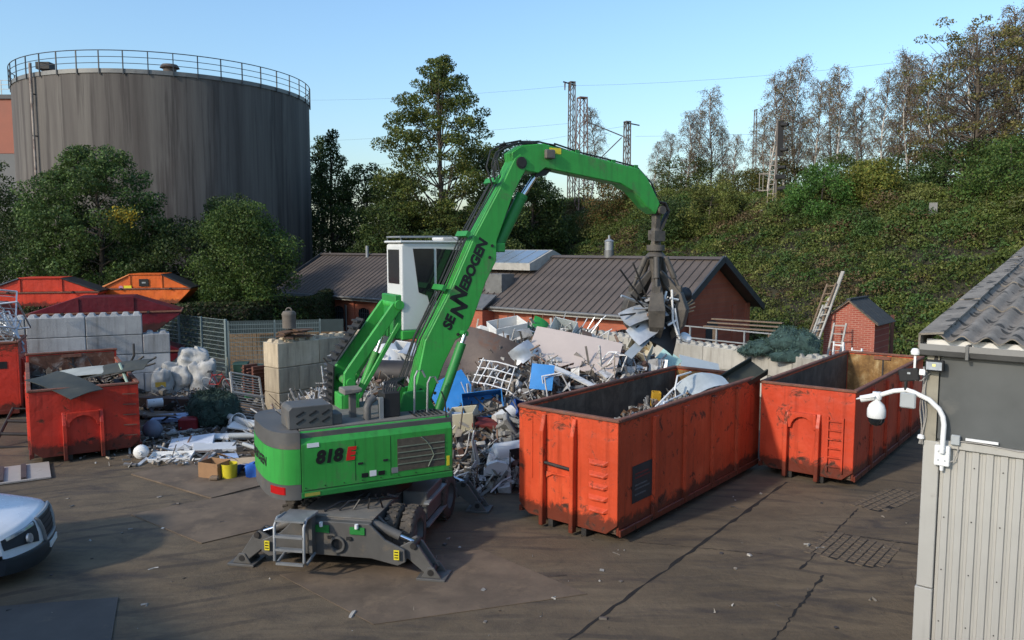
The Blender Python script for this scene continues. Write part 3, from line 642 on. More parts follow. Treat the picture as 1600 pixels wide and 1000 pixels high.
# grey block with a red band far left behind the tank
gb = thing('grey_works_building', 'pale grey works building with a red band and lettering at the left edge', 'building', (-52, 80, 0))
MB().box(-9, 9, -5, 5, 0, 14.6).build('wall', mat('grey render', (0.17, .17, .165), .9, 0, .1, .4, (.2, .19, .18), .4, .5), gb)
MB().box(-9.03, 9.03, -5.03, 5.03, 14.62, 19.6).build('red_band', mat('faded red panel', (0.32, .12, .08), .8, 0, .12, .4), gb)
sg = MB().box(.1, 2.9, -5.07, -5.035, 15.6, 18.6).build('sign_panel', mat('faded cream panel', (0.52, .36, .27), .8, 0, .1, .6), gb)
MB().box(-9.2, 9.2, -5.2, 5.2, 19.62, 20.0).build('parapet', M['trim_dark'], gb)
rl = MB()
for i in range(13): rl.bar((-9+1.5*i, -5.1, 20), (-9+1.5*i, -5.1, 21.3), .06)
for z in (20.5, 20.9, 21.3): rl.bar((-9, -5.1, z), (9, -5.1, z), .05)
rl.build('railing', M['grey_light'], gb)
def text_mesh(name, body, size, m, parent, Mx, offset=0.0, shear=0.0, align='LEFT', depth=0.002, space=1.0):
    cu = bpy.data.curves.new(name, 'FONT'); cu.body = body; cu.size = size; cu.offset = offset; cu.shear = shear; cu.align_x = align; cu.extrude = depth; cu.space_character = space
    cu.resolution_u = 3
    ob = bpy.data.objects.new(name+'_curve', cu); C.objects.link(ob)
    dg = bpy.context.evaluated_depsgraph_get(); me = bpy.data.meshes.new_from_object(ob.evaluated_get(dg))
    bpy.data.objects.remove(ob); bpy.data.curves.remove(cu)
    me.transform(Mx); me.materials.clear(); o = link(name, me, parent, m); return o
RX = Matrix.Rotation(R(90), 4, 'X')
text_mesh('lettering', 'LM', 1.3, M['brick'], sg, Matrix.Translation((.35, -5.09, 17.2)) @ RX, .03)
text_mesh('lettering', 'DH', 1.3, M['brick'], sg, Matrix.Translation((.35, -5.09, 15.8)) @ RX, .03)
# ================================================================== BRICK WORKSHOP (local x along the ridge away left, +y out of the facade)
bw = thing('brick_workshop', 'long low orange brick workshop with a ribbed brown metal roof', 'building', (7.64, 37.0, 0), math.atan2(.658, -.753))
LB, EV, RG = 34.7, 2.5, 5.3
wl = MB(); wl.box(.6, LB-.4, -9.4, -.45, 0, EV+.05); wl.build('wall', M['brick'], bw)
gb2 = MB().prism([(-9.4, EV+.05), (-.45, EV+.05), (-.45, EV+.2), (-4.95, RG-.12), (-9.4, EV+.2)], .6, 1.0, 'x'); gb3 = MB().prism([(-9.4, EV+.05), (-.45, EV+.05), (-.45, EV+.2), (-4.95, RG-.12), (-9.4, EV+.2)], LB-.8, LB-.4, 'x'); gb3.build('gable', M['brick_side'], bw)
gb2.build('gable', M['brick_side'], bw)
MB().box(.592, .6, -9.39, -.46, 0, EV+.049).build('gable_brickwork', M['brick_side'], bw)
for s in (2.5, 7.5, 9.2, .7):
    MB().box(.48, .59, -s-.2, -s+.2, 0, EV+.3).build('pilaster', M['brick_side'], bw)
# arched gable window
def arch_poly(cx, w_, z0, z1, n=8):
    p = [(cx-w_/2, z0), (cx+w_/2, z0)]
    for i in range(n+1):
        a = math.pi*i/n; p.append((cx+w_/2*math.cos(a), z1+w_*.28*math.sin(a)))
    return p
MB().prism(arch_poly(-5, 1.3, .5, 1.75), .55, .588, 'x').build('arched_window', M['trim_dark'], bw)
# facade: pilasters, arched barred windows, shutters
for x in (.75, 5, 9.2, 14.4, 18.6, 22.6, 25.0, 28.4):
    MB().box(x-.2, x+.2, -.448, -.36, 0, EV).build('pilaster', M['brick'], bw)
for x in (3, 7, 16.5, 20.6, 23.8, 26.6):
    wn = MB().prism(arch_poly(x, 1.15, .35, 1.5), -.447, -.42, 'y').build('arched_window', M['glass'], bw)
    br = MB()
    for k in range(6): br.bar((x-.5+.2*k, -.40, .35), (x-.5+.2*k, -.40, 1.75), .03)
    br.bar((x-.55, -.40, .9), (x+.55, -.40, .9), .03); br.bar((x-.55, -.40, 1.45), (x+.55, -.40, 1.45), .03)
    br.build('window_bars', M['trim_dark'], wn)
for x, a in ((27.6, .3), (25.75, -.5)):
    MB().box(-.45, .45, 0, .05, 0, 1.75).xf(Matrix.Translation((x, -.38, .2)) @ Matrix.Rotation(a, 4, 'Z')).build('shutter', M['trim_grey'], bw)
MB().box(29.7, 30.3, -.447, -.30, 0, EV-.02).build('white_post', M['wood_white'], bw)
MB().box(30.35, LB-.5, -.447, -.435, 0, EV-.02).build('shade_infill', M['wood'], bw)  # dark sheet over the brick paints in the shade on this end
for x in (31.2, 32.9):
    wn = MB().box(x-.6, x+.6, -.434, -.40, .5, 2.0).build('window', M['glass'], bw)
    f = MB()
    for k in (-.6, 0, .6): f.bar((x+k, -.38, .5), (x+k, -.38, 2.0), .06)
    for z in (.5, 1.3, 2.0): f.bar((x-.6, -.38, z), (x+.6, -.38, z), .06)
    f.build('window_frame', M['wood_white'], wn)
# projecting brick porch with a sheet hood
pc = MB().box(11.9, 13.6, -.44, .55, 0, 2.35).build('porch', M['brick'], bw)
MB().prism([(-.44, 3.1), (.75, 2.4), (.75, 2.48), (-.44, 3.2)], 11.7, 13.8, 'x').build('porch_hood', M['trim_grey'], pc)
MB().box(12.0, 13.3, -2.3, -1.2, 2.8, 4.35).build('roof_duct', M['trim_grey'], bw)
# roof panels, each with its raised seam
sl = math.hypot(5.0, RG-EV); an = math.atan2(RG-EV, 5.0)
first = None; pw = .5
npan = int(LB/pw)
rp = MB(); rp.box(0, pw-.006, -sl, 0, -.03, .0); rp.prism([(0, 0), (.075, 0), (.055, .06), (.02, .06)], -sl, 0, 'y')
MR = Matrix.Rotation(an*-1, 4, 'X')
for i in range(npan):
    if first is None: first = o = rp.build('roof_panel', M['roof_metal'], bw)
    else: o = first.copy(); C.objects.link(o)
    o.location = (i*pw, 0, EV+.06+random.uniform(-.004, .004)); o.rotation_euler = (-an, 0, 0)
MB().box(0, LB, 0, sl, -.03, 0).xf(Matrix.Translation((0, -9.98, EV+.06)) @ Matrix.Rotation(an, 4, 'X')).build('rear_roof_slope', M['roof_metal'], bw)
MB().prism([(-5.3, RG+.0), (-4.99, RG+.14), (-4.68, RG+.0), (-4.99, RG+.06)], -.05, LB+.05, 'x').build('ridge_cap', M['roof_metal'], bw)
for sgn in (0, 1):
    y0 = .06 if sgn == 0 else -10.04
    vb = MB().bar((-.06, y0, EV+.02), (-.06, -4.99, RG+.04), .1, .34).build('verge_board', M['trim_dark'], bw)
MB().bar((LB+.06, .06, EV+.02), (LB+.06, -4.99, RG+.04), .1, .3).build('verge_board', M['trim_dark'], bw)
gt = MB(); gt.tube([(-.1, .1, EV), (LB, .1, EV)], .09, 8); gt.build('gutter', M['trim_grey'], bw)
MB().bar((0, .0, EV-.12), (LB, .0, EV-.12), .03, .16).build('fascia', M['wood_white'], bw)
# glazed ridge light
rlx0, rlx1 = 11.2, 16.2
rk = MB().prism([(-7.2, 4.55), (-2.8, 4.55), (-2.8, 4.95), (-4.99, 5.75), (-7.2, 4.95)], rlx0, rlx1, 'x').build('ridge_light', M['wood_white'], bw)
for i in range(5):
    x0 = rlx0+.15+i*.95
    MB().box(0, .86, 0, 2.1, 0, .03).xf(Matrix.Translation((x0, -2.86, 5.0)) @ Matrix.Rotation(math.atan2(.8, -2.19), 4, 'X')).build('pane', mat('sky glass', (.20, .26, .32), .12, .2, .08, 2) if i == 0 else bpy.data.materials['sky glass'], rk)
vt = MB().cyl((7.1, -4.99, RG), (7.1, -4.99, RG+.45), .28).build('roof_vent', M['trim_grey'], bw)
MB().cyl((7.1, -4.99, RG+.45), (7.1, -4.99, RG+.95), .24, .26).cyl((7.1, -4.99, RG+.95), (7.1, -4.99, RG+1.1), .3, .08).cyl((7.1, -4.99, RG+1.1), (7.1, -4.99, RG+1.3), .06).build('vent_cap', M['grey_light'], vt)
MB().cyl((28.6, -4.6, RG-.3), (28.6, -4.6, RG+.7), .12).build('flue_pipe', M['grey_light'], bw)

# ================================================================== LITTLE BRICK HUT
hut = thing('brick_hut', 'small red brick hut with a dark slate gable roof beyond the far container', 'hut', (14.35, 32.6, 0), R(-41))
HW, HD, HE, HA = 1.0, 1.0, 3.0, 3.85
MB().box(-HW, HW, -HD, HD, 0, HE).build('wall', M['brick_hut'], hut)
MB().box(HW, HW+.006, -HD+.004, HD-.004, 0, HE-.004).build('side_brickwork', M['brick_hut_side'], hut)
MB().prism([(-HW, HE), (HW, HE), (0, HA-.1)], -HD, HD, 'y').build('gable', M['brick_hut'], hut)
ra = math.atan2(HA-HE, HW+.05)
slate = mat('dark slate', (0.05, .052, .05), .8, 0, .3, 5, (.10, .10, .085), .3, 6); tl = None
for sgn in (-1, 1):
    for r_ in range(4):
        for c_ in range(6):
            if tl is None: tl = o = MB().box(0, .42, -.19, .19, 0, .03).build('slate', slate, hut)
            else: o = tl.copy(); C.objects.link(o)
            rr = 1.52-.37*r_
            o.matrix_local = Matrix.Translation((0, (c_-2.5)*.39+random.uniform(-.01, .01), HA-.06)) @ Matrix.Rotation(math.pi if sgn < 0 else 0, 4, 'Z') @ Matrix.Rotation(ra+.03, 4, 'Y') @ Matrix.Translation((rr-.42, 0, .02+.012*(3-r_)))
MB().bar((0, -1.18, HA+.0), (0, 1.18, HA+.0), .16, .06).build('ridge_tile', slate, hut)
MB().prism([(-1.15, HE-.16), (0, HA-.1), (1.15, HE-.16), (1.15, HE-.07), (0, HA-.01), (-1.15, HE-.07)], -1.14, -1.06, 'y').build('barge_board', M['wood'], hut)

# ================================================================== CONCRETE BLOCK WALLS (every block its own part)
def block_mesh(L, W_, Hh, studs=True):
    mb = MB(); mb.box(0, L-.02, 0, W_, 0, Hh-.012)
    if studs:
        n = max(1, round(L/.45))
        for i in range(n):
            for y in (W_*.28, W_*.72):
                cx = (i+.5)*L/n; mb.add([(cx-.15, y-.15, Hh-.012), (cx+.15, y-.15, Hh-.012), (cx+.15, y+.15, Hh-.012), (cx-.15, y+.15, Hh-.012), (cx-.09, y-.09, Hh+.1), (cx+.09, y-.09, Hh+.1), (cx+.09, y+.09, Hh+.1), (cx-.09, y+.09, Hh+.1)],
                                             [(0, 1, 5, 4), (1, 2, 6, 5), (2, 3, 7, 6), (3, 0, 4, 7), (4, 5, 6, 7)])
    return mb
def block_wall(label, loc, ang, m, courses, BL, BW_, BH):
    """courses: list of (start, number of blocks); half blocks close the bond"""
    t = thing('concrete_block_wall', label, 'block wall', loc, ang); cache = {}
    for k, blocks in enumerate(courses):
        for x0, L in blocks:
            top = True
            key = round(L, 2)
            if key not in cache: cache[key] = o = block_mesh(L, BW_, BH).build('block', m, t, .03, 2)
            else: o = cache[key].copy(); C.objects.link(o)
            o.location = (x0+random.uniform(-.012, .012), random.uniform(-.015, .015), k*BH); o.rotation_euler = (0, 0, random.uniform(-.006, .006))
    return t
BLn = 2.05
# pale wall behind the scrap heap: x runs towards the camera's right
d = Vector((11.1-7.2, 29.5-34)).normalized()
block_wall('long bleached concrete block wall behind the scrap heap', (7.2-d.x*12, 34-d.y*12, 0), math.atan2(d.y, d.x), M['block_pale'],
           [[(i*BLn-(.0), BLn) for i in range(11)], [(i*BLn+BLn/2, BLn) for i in range(11)]], BLn, .85, .9)
# grey wall left behind the red container
a2 = math.atan2(.42, .91); o2 = Vector((-15.1, 32.0)) - Vector((math.cos(a2), math.sin(a2)))*BLn*5
block_wall('grey concrete block wall stacked four high behind the left red container', (o2.x, o2.y, 0), a2, M['block_grey'],
           [[(i*BLn, BLn) for i in range(5)]+[(5*BLn, BLn/2)], [(i*BLn+BLn/2, BLn) for i in range(5)], [(i*BLn, BLn) for i in range(5)]+[(5*BLn, BLn/2)], [(i*BLn, BLn) for i in range(5)]][::1], BLn, .85, .80)
# tan stack beside the green machine
au = math.atan2(.772, .635)
block_wall('tan concrete block stack topped with scrap behind the green machine', (-8.1, 27.0, 0), au, M['block_tan'],
           [[(0, 1.76), (1.76, 1.76), (3.52, 1.76)], [(0, .88), (.88, 1.76), (2.64, 1.76), (4.4, .88)], [(0, 1.76), (1.76, 1.76), (3.52, 1.76)]], 1.76, .88, .88)
tw_ = MB()
for i in range(9): tw_.obox((random.uniform(.3, 1.3), random.uniform(.1, .8), 2.78+.03*i), (random.uniform(.5, .9), .3, .03), (random.uniform(-.15, .15), random.uniform(-.1, .1), random.uniform(0, 3)))
solo(tw_, 'rusty_offcuts', mat('rusty offcuts', (.13, .075, .045), .9, .2, .3, 5), 'rusty flat offcuts lying on the tan block stack', 'scrap', (-8.1, 27.0, 0), au)
bo = MB().lathe([(.01, .62), (.2, .6), (.26, .5), (.24, .44), (.24, 0), (.01, 0)], n=16)
bo.tube([(.1*math.cos(t), 0, .62+.1*math.sin(t)) for t in [i*math.pi/6 for i in range(7)]], .03, 6)
solo(bo, 'steel_weight', mat('grey brown iron', (.14, .12, .10), .8, .2, .25, 6), 'grey iron weight with a lifting eye on the tan block stack', 'weight', (-7.95, 27.95, 3.08))

# ================================================================== RAISED BANK WITH SKIPS + FENCE
pl = MB(); pl.prism([(-70, 24), (-30, 37.6), (-21, 40.3), (-14.5, 43), (-12, 48), (-13, 60), (-70, 60)], -.1, 2.55, 'z')
tag(pl.build('raised_bank', mat('dark bank soil', (.045, .042, .034), .95, 0, .3, 1, (.07, .065, .05), .4, 2, .3, 8)), kind='structure')
def ivy():
    n = 60000; e = np.array([(-34, 36.2), (-30, 37.6), (-21, 40.3), (-14.5, 43), (-12, 48), (-12.6, 56)]); k = rng.integers(0, 5, n); f = rng.random(n)
    p = e[k]*(1-f[:, None])+e[k+1]*f[:, None]; h = rng.random(n)
    b = .35*fbm(p[:, 0]*.9, h*3+p[:, 1]*.7, 3, 3)+.12*rng.random(n)
    top = rng.random(n) < .35; q = rng.random(n)*3.0
    x = p[:, 0]+np.where(top, -q*.3, b*.4); y = p[:, 1]+np.where(top, q*.9, -b*1.6); z = np.where(top, 2.55+b*1.1, h*2.7)
    me = leaf_mesh('ivy', np.stack([x, y, z], 1), .15, palette(n, [(.022, .040, .012), (.034, .055, .016), (.050, .064, .022), (.06, .05, .025)], .25))
    tag(link('ivy', me), 'dark ivy and weeds over the raised bank below the skips', 'ivy', kind='stuff')
ivy()
def fence(label, a, b, h, nposts, m, thick=(0,)):
    a = Vector((*a, 0)); b = Vector((*b, 0)); d = b-a; L = d.length; t = thing('wire_fence', label, 'fence', a, math.atan2(d.y, d.x))
    seg = L/(nposts-1)
    for i in range(nposts):
        w_ = .14 if i in thick else .06
        MB().box(i*seg-w_/2, i*seg+w_/2, -.04, .04, 0, h+.08).build('post', m, t)
    pn = None
    for i in range(nposts-1):
        if pn is None:
            mb = MB(); nz = int(h/.2)
            for k in range(nz+1): mb.bar((.04, -.05, .05+k*.2), (seg-.04, -.05, .05+k*.2), .022)
            k = .06
            while k < seg: mb.bar((k, -.062, .03), (k, -.062, h), .010); k += .10
            pn = o = mb.build('mesh_panel', m, t, fix=False)
        else: o = pn.copy(); C.objects.link(o)
        o.location = (i*seg, 0, 0)
    return t
fence('green grey wire mesh fence with a thick end post beside the white bags', (-12.95, 35.4), (-17.9, 39.6), 2.62, 4, M['fence'])
fence('flat wire mesh fence running right of the thick post', (-12.8, 35.3), (-8.9, 36.3), 2.55, 3, M['fence'], ())
bf = thing('board_fence', 'tan upright board fence behind the wire mesh', 'fence', (-13.6, 37.2, 0), R(12))
bb = None
for i in range(26):
    if bb is None: bb = o = MB().box(0, .19, 0, .03, 0, 1.95).build('board', M['wood_tan'], bf)
    else: o = bb.copy(); C.objects.link(o)
    o.location = (i*.2, random.uniform(0, .015), random.uniform(-.05, .03)); o.rotation_euler = (0, random.uniform(-.01, .01), 0)
ww = thing('mesh_windbreak', 'dark green privacy cloth stretched along the far fence', 'screen', (-13.2, 36.6, 0), R(12))
MB().box(0, 5.2, 0, .02, 1.9, 2.5).build('cloth', mat('dark green cloth', (.035, .05, .05), .9, 0, .2, 3), ww)

# ================================================================== RIGHT-HAND SHED (wall along (.772,-.635), near corner at the left)
KA = math.atan2(-.635, .772)
sh = thing('clad_shed', 'grey ribbed metal shed with a corrugated fibre cement roof at the right edge', 'shed', (4.242, 7.949, 0), KA)
# local: x along the wall towards the camera's right, y = into the building
WLn = 6.0
MB().box(.02, WLn, .03, 9, 0, 4.94).build('core_wall', M['panel_dark'], sh)
MB().box(.12, WLn, -.012, .028, 4.05, 4.93).build('dark_panel', M['panel_dark'], sh)
cp = MB(); cp.prism([(0, 0), (.028, -.001), (.036, -.024), (.094, -.024), (.102, -.001), (.121, 0), (.121, .02), (0, .02)], 0.0, 3.96, 'z'); fc = None
for i in range(44):
    if fc is None: fc = o = cp.build('cladding_rib', M['clad'], sh)
    else: o = fc.copy(); C.objects.link(o)
    o.location = (.16+i*.1225, 0, 0)
for k_ in range(4):
    sw2 = MB()
    for i in range(20): sw2.cyl((.16+.06+i*.1225*2, -.024, 3.8-.55*k_), (.16+.06+i*.1225*2, -.030, 3.8-.55*k_), .007, n=6)
    o = sw2.build('screw_row', M['dark_steel'], sh); o['kind'] = 'stuff'
ct = MB(); ct.box(.0, .15, -.04, .04, 2.48, 4.02); ct.box(-.012, .152, -.05, .05, 0, 2.47); ct.build('corner_trim', M['clad'], sh, .006)
MB().box(.0, .11, -.035, .04, 4.02, 4.93).build('corner_post', mat('ochre grey post', (.25, .23, .18), .8, 0, .2, 4, (.15, .13, .1), .4, 5), sh)
MB().box(.15, WLn, -.045, .02, 3.97, 4.045).build('cladding_cap', M['clad'], sh, .005)
MB().box(.38, .66, -.06, -.046, 4.075, 4.10).build('white_strip', M['plastic_white'], sh)
gu = MB()
pr = [(-.13, 5.02), (-.135, 4.96), (-.10, 4.905), (-.05, 4.89), (0.0, 4.90), (.02, 4.95), (.02, 5.02)]
gu.add([(-.06, y, z) for y, z in pr] + [(WLn, y, z) for y, z in pr], [(i, i+1, 8+i, 7+i) for i in range(6)] + [tuple(range(7))])
gu.build('gutter', M['trim_grey'], sh, smooth=False)
for x in (.35, 1.1, 1.9): MB().box(x, x+.03, -.145, .01, 4.885, 5.03).build('gutter_bracket', M['trim_grey'], sh, .004)
MB().box(-.02, WLn, .0, .03, 5.0, 5.06).build('eave_board', mat('white eave board', (.66, .65, .62), .7, 0, .08, 4), sh)
# corrugated sheets, two rows
pitch = .21; rise = math.tan(R(6.6))
def corr(x0, nw, y0, y1, z):
    mb = MB(); n = nw*10+1; V = []; 
    for i in range(n):
        x = x0+i*pitch/10; zz = .032*math.cos(2*math.pi*i/10)
        for y in (y0, (y0+y1)/2, y1): V.append((x, y, z+zz+(y-y0)*rise))
    F = [(i*3+j, i*3+j+1, i*3+j+4, i*3+j+3) for i in range(n-1) for j in range(2)]
    V2 = [(a, b, c-.012) for a, b, c in V]; m_ = len(V)
    mb.add(V, F, True); mb.add(V2, [f[::-1] for f in F], True)
    mb.add([V[i*3] for i in range(n)] + [V2[i*3] for i in range(n)], [(i, i+1, n+i+1, n+i) for i in range(n-1)])
    return mb
for r_, (y0, y1) in enumerate(((-.10, 1.7), (1.55, 3.4), (3.25, 5.1), (4.95, 6.8), (6.65, 9.2))):
    for s_ in range(6):
        corr(.10+s_*pitch*4-.0, 4, y0, y1, 5.09+(y0+.1)*rise+.014*r_+.004*(s_ % 2)).build('corrugated_sheet', M['fibre'], sh, fix=False)
for r_, (y0, y1) in enumerate(((-.12, 1.9), (1.85, 3.9), (3.85, 5.9), (5.85, 9.2))):
    z0_, z1_ = 5.135+(y0+.1)*rise+.01*(r_ % 2), 5.135+(y1+.1)*rise+.01*(r_ % 2)
    MB().add([(-.07, y0, z0_-.01), (.15, y0, z0_+.015), (.15, y1, z1_+.015), (-.07, y1, z1_-.01), (-.07, y0, z0_-.03), (.15, y0, z0_-.005), (.15, y1, z1_-.005), (-.07, y1, z1_-.03)],
             [(0, 1, 2, 3), (7, 6, 5, 4), (0, 4, 5, 1), (1, 5, 6, 2), (2, 6, 7, 3), (3, 7, 4, 0)]).build('verge_piece', M['fibre'], sh)
    MB().box(-.075, -.055, 0, 1, -.16, -.012).xf(Matrix(((1, 0, 0, 0), (0, y1-y0, 0, y0), (0, z1_-z0_, 1, z0_), (0, 0, 0, 1)))).build('verge_apron', M['fibre'], sh)
# ---- camera arm, dome, lamps, boxes: things bolted to the shed
def on_wall(lx, out, z):  # point in world from wall coordinates
    return Vector((4.18+.772*lx-.635*out, 8.0-.635*lx-.772*out, z))
LED = mat('floodlight glass', (.45, .48, .50), .15, .2, .2, 10, spec=.7)
am = thing('camera_arm', 'white bent pipe arm reaching out past the shed corner', 'camera arm', on_wall(0, 0, 0), KA)
o_ = -.12
pts = [(.27, o_, 3.93), (.275, o_, 4.22), (.262, o_, 4.30), (.225, o_, 4.37), (.13, o_, 4.455), (-.02, o_, 4.515), (-.08, o_, 4.53), (-.2, o_, 4.505), (-.37, o_, 4.43)]
MB().tube(pts, .025, 10).build('pipe', M['plastic_white'], am)
jb = MB().box(.195, .335, -.10, -.026, 3.79, 4.0).build('junction_box', M['plastic_white'], am, .012, 2)
sc_ = MB()
for x in (.235, .295):
    for z in (3.85, 3.94): sc_.cyl((x, -.1, z), (x, -.106, z), .008, n=8)
sc_.build('screws', M['plastic_grey'], jb)
MB().cyl((.265, -.07, 3.79), (.265, -.07, 3.74), .022, .018).build('cable_gland', M['plastic_white'], jb)
dm = thing('dome_camera', 'white pan tilt dome camera hanging from the pipe arm', 'camera', on_wall(-.36, .12, 4.43), KA)
MB().lathe([(.01, .0), (.03, 0), (.035, -.05), (.075, -.09), (.092, -.14), (.092, -.21), (.085, -.225)], n=20).build('housing', M['plastic_white'], dm)
MB().lathe([(.084, -.222), (.08, -.265), (.055, -.30), (.01, -.315)], n=20).build('dome', M['glass'], dm)
MB().lathe([(.01, .05), (.045, .045), (.05, .0), (.045, -.03), (.01, -.03)], n=16).build('mount_collar', M['plastic_white'], dm)
bc = thing('bullet_camera', 'white bullet camera pointing left above the dome camera', 'camera', on_wall(-.36, .12, 4.44), KA)
MB().cyl((-.02, -.03, -.01), (-.15, -.05, -.05), .036, n=14).build('barrel', M['plastic_white'], bc)
MB().box(-.19, -.0, -.09, .0, -.005, .002).xf(Matrix.Rotation(R(-14), 4, 'Y')).build('sun_visor', M['plastic_white'], bc)
MB().cyl((-.149, -.05, -.05), (-.154, -.051, -.052), .028, n=14).build('lens', M['glass'], bc)
dp = solo(MB().box(-.075, .075, -.025, .0, -.08, .08), 'flat_antenna', M['plastic_grey'], 'rounded grey flat antenna panel fixed on the pipe arm', 'antenna', on_wall(-.055, .15, 4.43), KA, bevel=.03)
fl = thing('floodlight', 'dark floodlight facing out under the shed gutter', 'floodlight', on_wall(.14, .05, 4.86), KA)
MB().box(-.06, .11, -.10, -.03, -.11, .0).build('housing', M['black'], fl, .008)
MB().box(-.045, .095, -.104, -.10, -.095, -.015).build('glass', LED, fl)
MB().box(.01, .04, -.107, -.104, -.06, -.035).build('led', mat('led yellow', (.75, .68, .25), .4), fl)
MB().bar((.02, -.03, -.03), (.02, .03, .04), .03, .01).build('bracket', M['dark_steel'], fl)
fl2 = thing('floodlight', 'black floodlight seen from behind beside the pipe arm', 'floodlight', on_wall(-.06, .10, 4.70), KA)
MB().box(-.10, .09, -.05, .0, -.075, .055).xf(Matrix.Rotation(R(-10), 4, 'Y')).build('housing', M['black'], fl2, .012)
MB().bar((-.03, -.02, -.07), (-.03, -.02, -.17), .05, .02).build('bracket', M['black'], fl2)
MB().box(-.015, .015, -.058, -.05, .0, .02).build('maker_plate', M['plastic_grey'], fl2)
wb = solo(MB().box(-.028, .028, -.03, 0, -.03, .03), 'cable_box', M['plastic_white'], 'small white cable box beside the rear-facing floodlight', 'box', on_wall(.06, .12, 4.73), KA, bevel=.005)
sp_ = solo(MB().lathe([(.01, 0), (.04, .0), (.045, .03), (.03, .06), (.01, .065)], n=14), 'motion_sensor', M['plastic_white'], 'small white sensor on a stalk under the gutter end', 'sensor', on_wall(-.02, .1, 4.90), KA)
solo(MB().bar((0, 0, 0), (.0, 0, -.16), .02), 'sensor_stalk', M['plastic_white'], 'thin white stalk holding the sensor under the gutter', 'bracket', on_wall(-.02, .1, 4.90), KA)
solo(MB().box(-.04, .04, -.04, 0, -.05, .05), 'junction_box', M['plastic_grey'], 'small grey junction box on the cladding cap right of the arm', 'box', on_wall(.375, .046, 4.07), KA, bevel=.006)
solo(MB().lathe([(.01, .04), (.03, .03), (.035, 0), (.01, -.02)], n=12), 'corner_beacon', M['plastic_white'], 'white round beacon on the shed corner', 'beacon', on_wall(.06, .06, 4.04), KA)
cb = MB()
for dx, ph in ((0, 0), (.02, 1), (.035, 2)):
    cb.tube([(.05+dx+.012*math.sin(i*.9+ph), -.06-.01*math.cos(i+ph), 4.75-i*.07) for i in range(12)], .006, 5)
cb.tube([(-.02, -.12, 4.70), (.0, -.14, 4.64), (.05, -.12, 4.64), (.10, -.06, 4.70), (.12, -.05, 4.72)], .006, 5)
cb.tube([(.33, -.07, 3.83), (.37, -.06, 3.86), (.40, -.05, 3.97), (.40, -.06, 4.06), (.6, -.055, 4.065), (.9, -.055, 4.04), (1.6, -.055, 4.05)], .006, 5)
solo(cb, 'cable_run', mat('grey cable', (.30, .28, .25), .6), 'loose grey cables running down the shed corner and along the cap', 'cable', on_wall(0, 0, 0), KA)

# ================================================================== WORKS HALL BEHIND THE CAMERA (out of frame; the picture is taken from its flat roof)
OA = math.atan2(.635, -.772)
hall = thing('works_hall', 'low rendered works hall behind the viewpoint with a flat roof', 'building', (-1.0, -1.25, 0), OA)
HR = mat('hall render', (.34, .33, .31), .9, 0, .12, .5, (.2, .19, .17), .4, 1)
MB().box(-14, 22, .9, 12, 0, 4.3).build('wall', HR, hall)
MB().box(-14.2, 22.2, .7, 12.2, 4.3, 4.5).build('roof', M['trim_dark'], hall)
for i in range(7): MB().box(-12+i*5, -9.4+i*5, .85, .9, 1.2, 2.9).build('window', M['glass'], hall)

# ================================================================== RAILWAY MASTS AND SIGNAL
def lattice(label, base, H, w0, w1, m, rot=0.0, step=1.0, name='catenary_mast'):
    t = thing(name, label, 'mast', base, rot)
    P = lambda sx, sy, z: Vector((sx*(w0+(w1-w0)*z/H)/2, sy*(w0+(w1-w0)*z/H)/2, z))
    for sx in (-1, 1):
        for sy in (-1, 1): MB().bar(P(sx, sy, 0), P(sx, sy, H), .09).build('leg', m, t)
    br = MB(); n = int(H/step)
    for k in range(n):
        z0, z1 = k*H/n, (k+1)*H/n; s = 1 if k % 2 else -1
        for sy in (-1, 1): br.bar(P(-s, sy, z0), P(s, sy, z1), .05)
        for sx in (-1, 1): br.bar(P(sx, -s, z0), P(sx, s, z1), .05)
    br.build('bracing', m, t); MB().box(-w1/2-.05, w1/2+.05, -w1/2-.05, w1/2+.05, H-.08, H+.02).build('cap', m, t)
    return t
INS = mat('brown insulator', (.10, .05, .035), .35)
m1 = lattice('front pinkish lattice railway mast with a long bracket to the right', (6.75, 77.4, 8.2), 12.0, 1.05, .72, M['mast'], R(20))
m2 = lattice('taller grey lattice railway mast with a short top arm, behind the other', (6.25, 84, 8.2), 14.8, .62, .5, M['mast_grey'], R(20))
ar = MB().bar((-1.0, 0, 14.75), (.45, 0, 14.45), .12).build('top_arm', M['trim_dark'], m2)
for x in (-.8, -.25): MB().cyl((x, 0, 14.6), (x, 0, 13.9), .09, .05, 8).build('insulator', INS, ar)
lo = MB().tube([(.2+.5*math.cos(t), -.3, 8.2+.5*math.sin(t)) for t in [i*.5 for i in range(13)]], .05, 5).build('cable_coil', M['grey_light'], m2)
bk = MB().bar((.35, 0, 9.8), (5.2, 0, 8.3), .09).build('bracket_tube', M['mast_grey'], m1)
MB().bar((.35, 0, 4.8), (4.3, 0, 8.4), .09).build('bracket_stay', M['mast_grey'], m1)
MB().cyl((5.0, 0, 8.3), (5.2, 0, 7.6), .09, .05, 8).build('insulator', INS, bk)
m3 = lattice('slim railway mast standing right of the lattice pair', (11.0, 76.5, 8.2), 9.6, .55, .45, M['mast_grey'], R(20))
MB().bar((-.4, 0, 9.5), (1.3, 0, 9.3), .1).build('top_arm', M['trim_dark'], m3)
m4 = lattice('distant lattice radio mast above the birches', (54, 178, 6), 30, 1.0, .5, M['mast_grey'], 0, 2.0, 'radio_mast')
sg2 = thing('railway_signal', 'railway signal with a white ladder and black lamp board on the slope', 'signal', (18.7, 57.6, 8.1), R(-10))
MB().bar((.35, 0, 0), (.35, 0, 6.9), .13).build('post', M['mast_grey'], sg2)
for s in (-.26, .12): MB().bar((s, -.1, .2), (s+.2, -.05, 5.0), .045).build('ladder_rail', M['signal_white'], sg2)
rg = None
